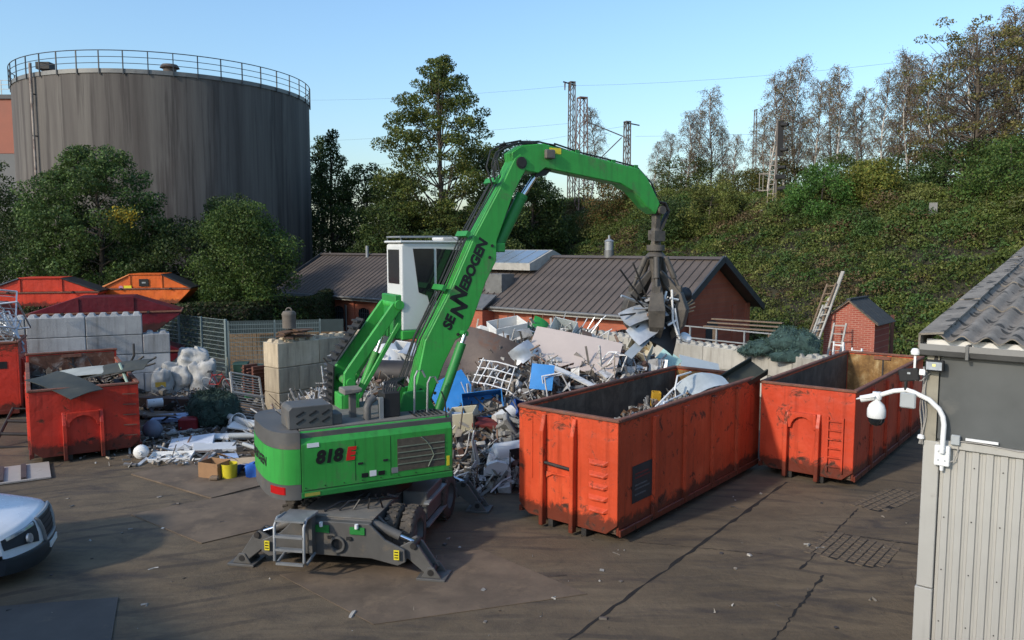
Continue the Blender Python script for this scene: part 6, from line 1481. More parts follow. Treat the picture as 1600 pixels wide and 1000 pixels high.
# lower front spill
bl = MB().lathe([(.01, -.55), (.2, -.56), (.27, -.5), (.28, -.45), (.28, .45), (.27, .5), (.2, .56), (.01, .55)], n=20, M=Matrix.Rotation(R(90), 3, 'Y'))
solo(bl, 'water_boiler', WHT, 'white cylindrical water boiler lying beside the orange container', 'boiler', (.05, 19.75, .75), rot=(0, R(-4), R(18)))
solo(MB().box(-.2, .35, -.288, -.27, -.12, .16), 'boiler_cover', M['black'], 'black opening cover on the flank of the white boiler', 'cover', (.05, 19.75, .75), rot=(0, R(-4), R(18)))
sw_ = MB().prism([(-.34, 0), (.34, 0), (.34, .1), (.33, .28), (.22, .42), (.0, .48), (-.22, .42), (-.33, .28), (-.34, .1)], -.1, .1, 'y').build('cutter_body', WHT)
fm = thing('slicer', 'rounded white machine housing on feet before the boiler', 'machine', (-.45, 19.15, .12), R(6)); sw_.parent = fm; sw_.location = (.08, 0, .08)
MB().box(-.5, .5, -.16, .16, .0, .08).build('base', WHT, fm, .01); MB().box(-.4, .3, -.17, -.12, .16, .22).build('guide_rail', M['dark_steel'], fm)
for x in (-.45, .45): MB().box(x-.05, x+.05, -.15, .15, -.12, .0).build('foot', M['black'], fm)
tube_frame('wheelchair_frame', ALU, 'upright grey tubular frame left of the white boiler', 'tube frame', (-.95, 19.5, .1), [[(0, 0, 0), (.02, 0, .5), (-.05, 0, 1.0), (0, .05, 1.25)], [(.12, 0, 0), (.1, 0, .5), (0, 0, .9)], [(-.1, .1, 0), (-.05, .05, .6), (.02, 0, 1.0)], [(.02, 0, .3), (.3, .2, .15), (.4, .25, .0)]], .035)
tub('cream_drawer_unit', mat('cream drawer', (.42, .39, .29), .5, 0, .08, 3, (.2, .18, .13), .35, 4), 'cream drawer unit standing tilted at the foot of the heap', 'cabinet', (-1.25, 21.6, .75), .75, .55, .75, (R(12), R(-8), R(-12)), .03, 1)
tube_frame('steel_trestle', M['black'], 'black angular steel frame beside the cream drawer unit', 'frame', (-.75, 21.0, .6), [[(-.3, 0, -.4), (-.28, 0, .8), (.6, .1, 1.05)], [(-.28, .0, .8), (-.2, .4, .6)], [(-.3, 0, 0), (.5, 0, .3)], [(.5, .1, 1.0), (.9, .2, .55), (1.5, .2, .35)], [(-.3, 0, -.3), (.6, .1, .1)]], .035)
foam = MB(); 
for i in range(14): foam.obox((random.gauss(0, .25), random.gauss(0, .15), .25+.05*i), (.6, .4, .12), (random.gauss(0, .4), random.gauss(0, .4), random.uniform(0, 3)))
solo(foam, 'insulation_bundle', mat('grey mesh insulation', (.24, .235, .22), .9, 0, .25, 8, bump=.8, bs=40), 'bundle of grey crumpled insulation beside the orange container', 'insulation', (.0, 20.9, .45), bevel=.02)
rl_ = MB().cyl((-.3, 0, 0), (.3, 0, 0), .22, n=18)
solo(rl_, 'white_drum', WHT, 'white round drum under the dark blue box', 'drum', (-.2, 21.6, 1.25), rot=(0, R(-20), R(35)))
sheet('cushion', mat('faded red seat', (.20, .035, .03), .7), 'faded red seat cushion under the black frame', 'cushion', (-.75, 21.3, 1.15), .7, .4, (R(20), R(8), R(10)), .05, .08)
sheet('grey_blue_tray', mat('grey blue lid', (.30, .36, .45), .5), 'grey blue lid in front of the blue cabinet', 'lid', (-1.65, 21.5, 1.25), .7, .45, (R(25), 0, R(10)), .03)
# dark tank and clutter behind the machine
dt = MB().cyl((-1.1, 0, 0), (1.1, 0, 0), .46, n=24).lathe([(.46, 0), (.3, .12), (.01, .16)], n=24, M=Matrix.Rotation(R(90), 3, 'Y'), c=(1.1, 0, 0))
solo(dt, 'dark_steel_tank', mat('black brown tank steel', (.038, .034, .032), .55, .3, .25, 2, (.08, .05, .035), .4, 2.5), 'dark steel cylinder lying behind the green machine', 'tank', (-4.1, 26.3, 1.7), rz=R(-12))
tub('white_sink', WHT, 'white appliance piece above the dark steel cylinder', 'appliance', (-3.6, 27.6, 2.0), 1.3, .7, .5, (R(20), R(6), R(-12)), .03, .9)
sheet('white_crumpled_sheet', WHT, 'white crumpled sheet under the raised cab', 'sheet', (-4.4, 27.2, 2.2), .9, .8, (R(45), R(-15), R(20)), .14)
sheet('steel_sheet', ALU, 'bright sheet behind the lift arm of the cab', 'sheet', (-3.3, 26.9, 2.35), 1.2, .6, (R(30), R(10), R(-30)), .1)
pts = [(random.uniform(-6.5, -2), random.uniform(26.2, 28), random.uniform(1.0, 2.3)) for i in range(160)]
d2 = debris('loose_scrap', pts, [.5]*160); tag(d2, 'loose pale scrap packed behind the dark steel cylinder', 'scrap', kind='stuff')

# ---- load held by the grapple
GW = Matrix.Translation((-2.9, 16.0, 0)) @ Matrix.Rotation(XA, 4, 'Z')
def GP(x, y, z): return tuple(GW @ Vector((x, y, z)))
HELD = 'scrap held in the grapple'
BLK = mat('black sheet', (.018, .018, .019), .6, .1, .2, 3)
sheet('black_sheet', BLK, 'black sheet hanging below the grapple', 'sheet', GP(7.30, -.35, 3.85), .85, .8, (R(70), R(28), R(30)), .08)
sheet('grey_sheet', ALU, 'grey sheet sticking out left under the grapple', 'sheet', GP(6.75, -.25, 4.35), 1.1, .55, (R(30), R(-14), R(20)), .08)
sheet('grey_sheet', ALU, 'pale sheet drooping lowest left under the grapple', 'sheet', GP(6.75, -.35, 4.0), .85, .5, (R(50), R(-28), R(24)), .06)
sheet('grey_sheet', mat('blue grey sheet', (.27, .31, .34), .5, .3, .1, 3), 'blue grey strip pointing down left under the grapple', 'sheet', GP(6.55, -.4, 3.65), .9, .22, (R(40), R(-36), R(30)), .02)
solo(MB().cyl((0, -.3, 0), (0, .3, 0), .18, n=16), 'black_canister', BLK, 'black canister clamped at the right of the grapple', 'canister', GP(7.95, -.1, 4.75), rot=(R(8), 0, R(-50)))
tube_frame('reinforcing_bars', M['dark_steel'], 'two dark rods spiking up left from the grapple', 'rods', GP(7.0, -.2, 4.4), [[(0, 0, .0), (-1.0, -.1, 1.05)], [(.05, 0, 0), (-.55, 0, 1.2)], [(0, 0, 0), (-.9, 0, -.05)], [(0, -.1, -.1), (-.75, -.2, .45)], [(.1, 0, -.1), (-.5, -.1, -.35)]], .022, (0, 0, XA))
tube_frame('white_bars', M['plastic_white'], 'white slats standing in front of the grapple tines', 'slats', GP(7.35, -.62, 4.2), [[(-.05, 0, .75), (.0, 0, .0), (.12, -.05, -.35)], [(.05, .0, .3), (.22, 0, -.45)], [(-.1, 0, .55), (.15, .0, .5)], [(-.15, 0, -.1), (.1, 0, .0)]], .028, (0, 0, XA))
tube_frame('white_bars', ALU, 'pale strip jutting far left from the grapple load', 'slats', GP(6.7, -.3, 4.6), [[(-.65, 0, .22), (.2, 0, -.05)], [(-.3, 0, -.1), (.5, -.1, -.1), (.62, -.1, .3)]], .035, (0, 0, XA))
pts = [GP(7.25+max(-.45, min(.45, random.gauss(0, .24))), max(-.42, min(.42, random.gauss(0, .24))), 4.35+max(-.45, min(.35, random.gauss(0, .2)))) for i in range(190)]
d3 = debris('grabbed_scrap', pts, [.42]*190, cols=SC[:6]+[(.05, .05, .05)]*3); tag(d3, 'tangle of small scrap clenched between the grapple tines', 'scrap', kind='stuff')
tube_frame('cable_bunch', mat('copper cable', (.40, .24, .12), .6), 'pale cable ends sticking out right of the grapple', 'cables', GP(7.9, -.2, 4.35), [[(0, 0, 0), (.5, 0, .12)], [(0, 0, .05), (.48, 0, .22)], [(0, 0, -.05), (.5, .05, .02)], [(0, .05, 0), (.42, 0, .3)]], .02, (0, 0, XA))
solo(MB().lathe([(.01, .08), (.14, .05), (.16, 0), (.1, -.08), (.01, -.1)], n=14), 'white_bowl', M['plastic_white'], 'white bowl shaped part low right in the grapple load', 'part', GP(7.85, -.5, 3.75), rot=(.6, .4, 0))

# ---- load in the front orange container (world from its own axes)
def CP(a, b, z): return (2.14+.635*a-.772*b, 15.35+.772*a+.635*b, z)
cz = MB(); n = 16; V = []
for i in range(n+1):
    for j in range(9):
        a = 1.0+5.9*i/n; b = .1+2.3*j/8; V.append(CP(a, b, .3+2.0*min(1, max(0, (a-.9)/2.2))*(1-.42*b/2.4)+.12*random.random()))
cz.add(V, [(i*9+j, (i+1)*9+j, (i+1)*9+j+1, i*9+j+1) for i in range(n) for j in range(8)])
lo_ = cz.build('container_load', mat('dirty load fines', (.055, .045, .038), .9, 0, .4, 4, bump=.6, bs=20), None, smooth=False); tag(lo_, 'mixed light scrap filling the back of the front orange container', 'scrap', kind='stuff')
pts = [CP(a, b, .42+2.0*min(1, max(0, (a-.9)/2.2))*(1-.42*b/2.4)+random.uniform(0, .18)) for a, b in [(random.uniform(1.3, 6.5), random.uniform(.42, 2.05)) for i in range(640)]]
d4 = debris('loose_scrap', pts, [random.choice((.22, .3, .38)) for p in pts], lo_); d4['kind'] = 'stuff'
solo(MB().prism([(-.8, -.02), (.8, -.02), (.8, .02), (-.8, .02)], -.3, .3, 'y').box(-.8, .8, -.32, -.28, -.02, .16).box(-.8, .8, .28, .32, -.02, .16), 'dark_channel', mat('dark olive sheet', (.035, .038, .028), .6, .1, .2, 3), 'dark folded channel jutting above the rim of the front orange container', 'channel', CP(6.35, .35, 2.45), rot=(R(28), R(-24), R(22)))
sheet('white_curved_shell', mat('pale shell', (.46, .50, .50), .45), 'pale curved shell in the front orange container', 'shell', CP(4.7, .5, 2.55), 1.5, .6, (R(20), R(-8), R(38)), .16)
tube_frame('white_tubes', M['plastic_white'], 'thin white tubes fanned out in the front orange container', 'tubes', CP(3.3, .6, 2.40), [[(-.7, 0, -.1), (.5, .1, .35)], [(-.6, .05, -.1), (.6, .2, .3)], [(-.5, -.1, .0), (.3, -.1, .1), (.5, -.2, -.1)], [(.1, 0, .2), (.35, .1, .5), (1.1, .2, .5)]], .022, (0, 0, R(45)))
sheet('blue_grey_strip', mat('pale blue strip', (.36, .42, .50), .5), 'pale blue strip in the front orange container', 'strip', CP(2.5, .55, 2.2), .9, .14, (R(30), R(-28), R(50)), .02)
sheet('white_strip', M['plastic_white'], 'upright white strip near the front of the open container', 'strip', CP(1.5, .6, 1.75), .12, .85, (R(70), R(10), R(-10)), 0, .03)
tub('yellow_canister', mat('mustard box', (.42, .24, .02), .5, 0, .1, 5), 'mustard yellow box among the container scrap', 'box', CP(4.1, 1.5, 1.95), .22, .2, .42, (R(6), R(4), 0), .02, 1)
solo(MB().obox((0, 0, 0), (1.1, .6, .3)), 'dark_bundle', M['black'], 'dark crumpled bundle at the back of the front container', 'bundle', CP(5.7, 1.2, 2.0), rot=(.2, .1, .7), bevel=.1)
# ---- load in the left red container
def CQ(a, b, z): return (-10.85-.527*a-.85*b, 22.55+.85*a-.527*b, z)
DKS = mat('dark olive roof sheet', (.050, .052, .042), .65, .1, .25, 2, (.12, .11, .09), .35, 2.5)
lq = MB().box(.1, 5.9, .1, 2.6, .3, 1.55).xf(Matrix.Translation((-10.85, 22.55, 0)) @ Matrix.Rotation(R(90)+.555, 4, 'Z')).build('container_load', mat('rusty load fines', (.07, .05, .035), .9, 0, .4, 4, bump=.6, bs=15)); tag(lq, 'rusty scrap filling the left red container', 'scrap', kind='stuff')
pts = [CQ(random.uniform(.2, 5.8), random.uniform(.2, 2.5), random.uniform(1.55, 1.8)) for i in range(220)]
debris('loose_scrap', pts, [.6]*220, lq, [(.10, .075, .05), (.16, .12, .09), (.06, .05, .045), (.25, .22, .18)])['kind'] = 'stuff'
sheet('dark_sheet', DKS, 'dark sheet hanging over the left front of the red container', 'sheet', CQ(.35, 1.85, 2.12), 2.1, .95, (R(8), R(9), R(-28)), .06, .02)
sheet('dark_sheet', DKS, 'dark sheet rising to a point over the right rim of the red container', 'sheet', CQ(1.3, .75, 2.22), 2.7, .9, (R(12), R(-13), R(2)), .10, .02)
sheet('pale_sheet', mat('pale edge sheet', (.30, .31, .28), .6), 'pale sheet between the two dark ones in the red container', 'sheet', CQ(1.7, 1.3, 2.22), 2.1, .7, (R(12), R(-7), R(2)), .05)
tube_frame('bent_pipes', M['dark_steel'], 'bent dark pipes leaning out of the right rear of the red container', 'pipes', CQ(2.2, .15, 2.0), [[(-.5, 0, -.2), (.6, .1, .55)], [(-.3, .2, -.2), (.9, .3, .5)], [(0, .1, 0), (.35, 0, .6), (.3, .1, .95)], [(-.6, -.1, -.1), (1.0, 0, .35)]], .035)
tube_frame('green_bar', mat('pale green bar', (.25, .33, .26), .6), 'pale green bar leaning across the corner of the red container', 'bar', CQ(.7, .25, 1.95), [[(.35, -.5, -.05), (-.25, .2, .55)]], .04)
# ---- frames piled on the far left container
for k in range(7):
    fr2 = MB(); a, b = random.uniform(.5, .8), random.uniform(.8, 1.3)
    for p, q in (((-a, -b), (a, -b)), ((a, -b), (a, b)), ((a, b), (-a, b)), ((-a, b), (-a, -b))): fr2.bar((*p, 0), (*q, 0), .05)
    for i in range(5): fr2.bar((-a, -b+2*b*(i+1)/6, 0), (a, -b+2*b*(i+1)/6, 0), .02)
    WORDS = ['lowest', 'second', 'third', 'fourth', 'fifth', 'sixth', 'topmost']
    solo(fr2, 'aluminium_frame', ALU, 'barred aluminium frame on the far left container, %s of its pile' % WORDS[k], 'frame', (-18.6+random.uniform(-.25, .25), 28.2+random.uniform(-.3, .3), 2.75+.17*k), rot=(random.gauss(.35, .3), random.gauss(.5, .3), random.uniform(0, 3)), group='frames piled on the far left container')
# ================================================================== LOOSE THINGS IN THE LEFT YARD
def blob(c, r, seed, amp=.16, nu=36, nv=20, box=1.0, fold=7.0, low=-.45):
    """crumpled fabric mass: a rounded body pushed in and out by folds"""
    mb = MB(); V = []
    for k in range(nv+1):
        ph = math.pi*k/nv
        for i in range(nu):
            a = 2*math.pi*i/nu; d = Vector((math.sin(ph)*math.cos(a), math.sin(ph)*math.sin(a), math.cos(ph)))
            q = max(abs(d.x), abs(d.y), abs(d.z))**(-(1-box)) if box < 1 else 1
            f = float(fbm(a*fold/6.28*2+seed, ph*1.6+seed*.7, 1, 3)); f2 = float(fbm(math.cos(a)*2+seed*3+5, math.sin(a)*2+ph*2+9, 4, 3))
            rr = q*(1+amp*(2.4*f-1.1)+amp*.8*(2*f2-1)); z = d.z*r[2]*rr
            V.append((c[0]+d.x*r[0]*rr, c[1]+d.y*r[1]*rr, c[2]+max(z, low*r[2])))
    F = [(k*nu+i, k*nu+(i+1) % nu, (k+1)*nu+(i+1) % nu, (k+1)*nu+i) for k in range(nv) for i in range(nu)]
    return mb.add(V, F, True)
def net_heap(name, label, loc, blobs, cols, n, cat='net'):
    t = thing(name, label, cat, loc); P = []; core = MB()
    fab = mat(name+' fabric', tuple(c*.8 for c in cols[1]), .95, 0, .45, 5, tuple(c*.4 for c in cols[0]), .5, 9, 1.0, 45)
    for k, (x, y, z, rx, ry, rz) in enumerate(blobs):
        b = blob((x, y, z), (rx, ry, rz), 3.7*k+len(label), .22); b.build('fold', fab, t, fix=False)
        vv = np.array([tuple(v) for v in b.V]); pick = vv[rng.integers(0, len(vv), int(n*rx*ry*2.0))]; P.append(pick*1.0+rng.normal(0, .045, pick.shape))
    P = np.concatenate(P); P = P[P[:, 2] > .01]
    me = leaf_mesh('strands', P, .20, palette(len(P), cols, .35), asp=.10); me.materials.clear(); me.materials.append(M['net'])
    so_ = link('strands', me, t); so_['kind'] = 'stuff'
    return t
NETC = [(.022, .042, .032), (.032, .058, .044), (.05, .08, .062)]
net_heap('net_heap', 'dark green netting bundle lying in the left yard', (-10.0, 25.9, 0), [(0, 0, .55, .72, .55, .62), (.45, -.1, .5, .5, .5, .62), (-.45, .1, .6, .42, .4, .5), (.1, -.35, .35, .5, .4, .42)], NETC, 2600)
NETC2 = [(.055, .10, .09), (.045, .085, .075), (.085, .135, .10)]
net_heap('net_heap', 'blue green netting heaped on top of the pale block wall', (10.75, 30.6, 1.62), [(0, 0, .55, .75, .6, .6), (.6, -.2, .5, .65, .55, .55), (-.75, .35, .3, .75, .5, .35), (-1.2, .6, .2, .5, .4, .22), (.2, -.55, .1, 1.0, .25, .35)], NETC2, 2200)
# big bags
def bag(label, loc, w_, h_, seed, rz=0, tilt=0):
    mb = blob((0, 0, h_*.42), (w_/2, w_/2, h_*.58), seed, .27, 44, 26, .35, 4.0, -.72)
    return solo(mb, 'bulk_bag', BAG, label, 'bag', loc, rot=(tilt, tilt*.6, rz), fix=False)
BAG = mat('white woven bag', (.40, .39, .36), .8, 0, .25, 3, (.17, .15, .12), .4, 5, .9, 7)
bag('full white bulk bag before the wire fence', (-13.9, 32.6, 0), 1.25, 1.2, 1.0)
bag('white bulk bag slumped on top of the others', (-13.5, 33.0, .85), 1.15, .85, 3.3, .5, .12)
bag('leaning grey white bulk bag right of the full one', (-12.95, 32.6, 0), 1.1, 1.2, 5.0, .2, -.1)
bag('small soiled white bag with a yellow print at the wall end', (-14.35, 31.9, 0), .8, 1.0, 2.2, .3)
solo(MB().box(-.2, .2, -.41, -.405, .3, .5), 'bag_print', mat('ochre print', (.42, .28, .04), .7), 'ochre print band on the small soiled bag', 'print', (-14.35, 31.88, 0), rz=.3)
# bicycle
def bicycle(label, loc, rot):
    b = thing('bicycle', label, 'bicycle', loc); b.rotation_euler = rot
    red = mat('red bicycle paint', (.35, .03, .03), .5)
    for x in (-.52, .52):
        w_ = MB().tube([(x+.33*math.cos(t), 0, .33+.33*math.sin(t)) for t in [i*math.pi/12 for i in range(25)]], .02, 5).build('wheel', M['plastic_grey'], b)
        sp = MB()
        for i in range(8): a = i*math.pi/8; sp.bar((x+.31*math.cos(a), 0, .33+.31*math.sin(a)), (x-.31*math.cos(a), 0, .33-.31*math.sin(a)), .006)
        sp.build('spokes', M['grey_light'], w_)
    f = MB()
    for p, q in (((-.52, .33), (-.12, .85)), ((-.05, .33), (-.16, .95)), ((-.05, .33), (.38, .78)), ((-.14, .80), (.36, .86)), ((-.52, .33), (-.05, .33)), ((.52, .33), (.34, .98))): f.cyl((p[0], 0, p[1]), (q[0], 0, q[1]), .018, n=6)
    f.build('bicycle_frame', red, b); MB().tube([(.30, -.25, 1.0), (.36, 0, .98), (.30, .25, 1.0)], .014, 6).build('handlebar', M['black'], b)
    MB().obox((-.18, 0, .97), (.26, .13, .05)).build('saddle', M['black'], b, .02); return b
bicycle('old red bicycle lying tangled beside the white bags', (-11.7, 31.4, .15), (R(28), 0, R(-20)))
# grating leaning
gt_ = MB()
for p, q in (((-.55, -.9), (.55, -.9)), ((.55, -.9), (.55, .9)), ((.55, .9), (-.55, .9)), ((-.55, .9), (-.55, -.9))): gt_.bar((*p, 0), (*q, 0), .06)
for i in range(15): gt_.bar((-.53, -.78+i*.11, 0), (.53, -.78+i*.11, 0), .03)
gt_.bar((-.53, .05, 0), (.53, .05, 0), .07)
solo(gt_, 'barred_grating', M['wood_white'], 'white barred grating leaning at the tan block stack', 'grating', (-9.3, 27.3, .75), rot=(R(48), R(16), R(42)))
def bin_(label, loc, rz, m):
    t = thing('wheeled_bin', label, 'bin', loc, rz)
    MB().add([(-.24, -.27, .08), (.24, -.27, .08), (.24, .27, .08), (-.24, .27, .08), (-.29, -.34, .95), (.29, -.34, .95), (.29, .34, .95), (-.29, .34, .95)], [(3, 2, 1, 0), (4, 5, 6, 7), (0, 1, 5, 4), (1, 2, 6, 5), (2, 3, 7, 6), (3, 0, 4, 7)]).build('body', m, t, .02)
    MB().prism([(-.36, .95), (.38, .95), (.34, 1.03), (-.3, 1.05)], -.31, .31, 'x').build('lid', m, t, .02)
    for x in (-.26, .26): MB().cyl((x-.03, .28, .1), (x+.03, .28, .1), .1, n=12).build('wheel', M['black'], t)
DG = mat('dark green bin', (.02, .055, .04), .5, 0, .15, 4); GB = mat('grey green bin', (.10, .13, .13), .5, 0, .12, 4)
bin_('dark green wheeled bin behind the barred grating', (-11.6, 33.4, 0), .2, DG)
bin_('second dark green bin nearer the tan block stack', (-10.7, 32.6, 0), -.2, DG)
bin_('grey green bin standing behind the other bins', (-10.0, 33.8, 0), .1, GB)
tub('green_crate', mat('bright green crate', (.02, .22, .06), .5, 0, .12, 4), 'bright green plastic crate behind the grating', 'crate', (-9.75, 29.2, .35), .6, .45, .55, (0, 0, .4), .03, .95)
pal = MB()
for k in range(8):
    for y in (-.35, 0, .35): pal.box(-.3, .3, y-.06, y+.06, .13*k, .13*k+.03)
    for y in (-.3, .3): pal.box(-.28, .28, y-.05, y+.05, .13*k+.03, .13*k+.13)
solo(pal, 'crate_stack', mat('red brown slats', (.14, .055, .035), .85, 0, .25, 5), 'stack of red brown slatted trays beside the tan blocks', 'tray stack', (-9.45, 28.6, .6), R(50))
tube_frame('sack_barrow', mat('yellowed steel', (.32, .29, .2), .6), 'yellowed sack barrow handles by the fence post', 'barrow', (-12.3, 33.0, 0), [[(-.3, 0, .1), (-.28, 0, 1.1), (-.3, -.15, 1.3)], [(.3, 0, .1), (.28, 0, 1.1), (.3, -.15, 1.3)], [(-.3, 0, .5), (.3, 0, .5)], [(-.3, 0, .9), (.3, 0, .9)]], .025)
hp_ = []
for k in range(3): hp_.append([(.6*math.cos(t)*(1+.1*k), .5*math.sin(t), .35+.2*math.sin(t*2+k)+.05*k) for t in [i*math.pi/9 for i in range(16)]])
tube_frame('hose_loops', M['hose'], 'dark looped hose above the netting bundle', 'hose', (-11.0, 28.2, .1), hp_, .022)
# timber and plates on the ground
def plank(label, a, b, w_, t_, m, z=.03, name='plank'):
    a = Vector((*a, z)); b = Vector((*b, z)); return solo(MB().bar((0, 0, 0), (b-a)[:], w_, t_), name, m, label, 'plank', tuple(a))
plank('dark steel beam lying right of the red container', (-13.6, 28.6), (-10.9, 28.1), .42, .35, mat('dark brown beam', (.06, .035, .025), .85, 0, .3, 3), .3, 'steel_beam')
plank('broad grey board beyond the red box', (-13.3, 27.2), (-10.9, 27.0), .65, .05, M['wood'], .15)
plank('thin board on top of the broad grey board', (-12.6, 26.5), (-10.8, 26.6), .25, .05, M['wood'], .2)
plank('pale plank left of the red box', (-11.3, 24.3), (-10.1, 25.2), .18, .05, M['wood_white'], .05)
plank('long timber below the barred grating', (-9.9, 28.2), (-7.9, 26.0), .28, .10, M['wood'], .25)
sheet('plywood_board', M['ply'], 'pale plywood board behind the cardboard box', 'board', (-7.35, 20.9, .12), 1.9, .75, (R(6), R(-2), R(10)), .02, .02)
cbx_ = tub('cardboard_box', M['card'], 'open brown cardboard box on the muddy plate', 'box', (-7.75, 20.05, .03), .62, .5, .40, (0, 0, R(-20)), .012, 1)
sheet('box_flap', M['card'], 'torn flap bent out of the cardboard box', 'flap', (-7.5, 20.35, .44), .5, .3, (R(-30), R(8), R(-20)), .03, .008)
solo(MB().lathe([(.01, 0), (.19, 0), (.21, .36), (.2, .36), (.185, .03), (.01, .03)], n=20), 'yellow_bucket', mat('yellow tin', (.62, .52, .03), .5, 0, .08, 4), 'yellow tin bucket beside the cardboard box', 'bucket', (-7.33, 19.95, .035))
for k, (x, y) in enumerate(((-7.0, 20.15), (-6.8, 20.4), (-6.75, 20.05))):
    sheet('blue_bag', mat('blue film', (.05, .16, .50), .35, 0, .2, 6), ['crumpled blue film right beside the yellow bucket', 'crumpled blue film farther behind the yellow bucket', 'crumpled blue film nearest the tail of the machine'][k], 'film', (x, y, .16), .45, .4, (random.gauss(0, .5), random.gauss(0, .5), k), .14, .004)
solo(MB().obox((0, 0, 0), (.25, .16, .12)), 'brown_lump', M['wood'], 'small brown lump in front of the cardboard box', 'lump', (-7.6, 19.65, .09), bevel=.04)
jg = MB().lathe([(.01, 0), (.17, .0), (.2, .04), (.2, .16), (.17, .2), (.06, .22), (.05, .26), (.01, .26)], n=18, M=Matrix.Rotation(R(90), 3, 'X'))
solo(jg, 'white_canister', M['plastic_white'], 'white plastic canister lying right of the red container', 'canister', (-10.5, 21.9, .2), rz=R(10))
tr1 = tub('white_tray', M['plastic_white'], 'white tray with four square holes in the left yard', 'tray', (-9.6, 21.75, .02), 1.15, .55, .12, (R(8), 0, R(8)), .02, .97)
for k in range(4):
    solo(MB().box(-.05, .05, -.05, .05, 0, .03), 'tray_cup', M['plastic_grey'], 'grey cup in the white tray, %s from the left' % ORD[k], 'cup', (-9.95+.24*k, 21.72+.035*k, .10), rz=R(8), group='cups in the white tray')
def unit(label, loc, w_, d_, h_, rot, m=WHT):
    mb = MB().box(-w_/2, w_/2, -d_/2, d_/2, 0, h_); return solo(mb, 'cabinet_door', m, label, 'panel', loc, rot=rot, bevel=.01)
unit('white cabinet panel lying behind the white tray', (-9.6, 23.2, .06), 1.25, .95, .12, (R(4), R(-5), R(16)), mat('blueish white panel', (.58, .61, .66), .4, 0, .05, 3))
unit('second white panel lying right of the first', (-8.75, 22.7, .05), 1.2, .7, .10, (R(3), R(4), R(22)))
unit('narrow white door leaf under the pipes', (-8.6, 23.9, .1), 1.4, .45, .06, (R(5), R(2), R(8)))
unit('dirty white panel beneath the grey pipe', (-8.3, 24.9, .2), 1.5, .7, .06, (R(12), R(6), R(-6)))
unit('white panel standing against the tail of the machine', (-7.4, 24.6, .2), .9, .9, .06, (R(55), R(8), R(-8)))
unit('blue white tile by the plywood board', (-8.05, 21.9, .03), .5, .35, .04, (R(8), R(4), R(30)), mat('pale blue tile', (.38, .47, .62), .4))
unit('pale blue sheet lying beyond the red box', (-11.5, 26.5, .08), 1.5, .6, .14, (R(6), R(-3), R(4)), mat('washed blue sheet', (.24, .31, .45), .5, 0, .15, 3, (.4, .42, .45), .4, 3))
solo(MB().cyl((0, 0, 0), (1.9, -1.6, -.15), .10, n=14), 'grey_pipe', M['plastic_grey'], 'long grey pipe slanting towards the tail of the machine', 'pipe', (-9.6, 25.7, .45))
solo(MB().cyl((0, 0, 0), (1.6, .1, .0), .085, n=14), 'grey_pipe', M['plastic_grey'], 'short grey pipe lying level under the long one', 'pipe', (-8.6, 23.5, .25))
solo(MB().cyl((0, 0, 0), (.8, -.6, -.05), .06, n=12), 'grey_pipe', M['plastic_grey'], 'thin grey pipe nearest the tail of the machine', 'pipe', (-7.9, 22.7, .2))
solo(MB().lathe([(.01, 0), (.21, 0), (.25, .42), (.235, .42), (.2, .03), (.01, .03)], n=18), 'white_bucket', M['plastic_white'], 'cracked white bucket beside the netting bundle', 'bucket', (-9.1, 25.4, .22), rot=(R(70), 0, R(40)))
solo(MB().box(-.3, .3, -.22, .22, 0, .42), 'red_box', mat('dark red box', (.20, .012, .015), .5, 0, .15, 4), 'dark red plastic box in the left yard', 'box', (-10.55, 25.3, .0), rz=.15, bevel=.05)
solo(MB().lathe([(.01, -.3), (.15, -.27), (.27, -.12), (.3, 0), (.27, .12), (.15, .27), (.01, .3)], n=16), 'grey_ball', mat('grey blue ball', (.15, .17, .22), .6, 0, .15, 4), 'grey blue rubber ball right of the red container', 'ball', (-11.2, 24.1, .3))
solo(MB().cyl((-.25, 0, 0), (.25, .1, 0), .16, n=14), 'white_roll', M['plastic_white'], 'short white roll on the broad board', 'roll', (-12.7, 27.6, .42), rz=.4)
tube_frame('black_rack', M['dark_steel'], 'dark steel rack standing left of the red container', 'rack', (-14.9, 23.0, .05), [[(-.5, 0, .0), (.6, .1, .0), (.7, .1, 1.5), (-.4, 0, 1.5), (-.5, 0, 0)], [(-.48, 0, .5), (.63, .1, .5)], [(-.44, 0, 1.0), (.66, .1, 1.0)]], .05, (R(-52), 0, R(10)))
mt_ = solo(MB().box(-.75, .75, -.85, .85, 0, .04), 'beige_board', mat('beige board', (.36, .32, .28), .7, 0, .1, 3, (.22, .19, .16), .4, 3), 'beige board with dark rails lying above the van', 'board', (-13.0, 20.2, .02), rz=R(32))
for k, x in enumerate((-.35, .15)): solo(MB().box(x-.06, x+.06, -.75, .75, 0, .05), 'dark_rail', mat('brown rail', (.07, .05, .045), .7), ['left brown rail on the beige board', 'right brown rail on the beige board'][k], 'rail', (-13.0, 20.2, .063), rz=R(32))
pts = []
for i in range(900):
    x = random.gauss(-9.3, 1.5); y = random.gauss(24.3, 2.0)
    if y < 20.6 and x > -9 or y < 20.9: continue
    pts.append((x, y, random.uniform(.01, .10)))
d5 = debris('small_litter', pts, [random.choice((.15, .25, .35, .5)) for p in pts], tilt=.35); tag(d5, 'small litter and offcuts strewn between the netting and the machine', 'litter', kind='stuff')
pts = [(random.gauss(-11.6, 1.3), random.gauss(29.3, 1.4), random.uniform(.02, .35)) for i in range(420)]
d6 = debris('small_litter', pts, [random.choice((.3, .5, .7)) for p in pts], None, [(.12, .09, .07), (.08, .06, .05), (.2, .18, .15), (.05, .05, .05), (.3, .28, .25)], .4); tag(d6, 'rusty clutter piled before the wire fence and bags', 'scrap', kind='stuff')
pts = [(random.uniform(-11, 9), random.uniform(11.5, 19.5), .006) for i in range(150)]
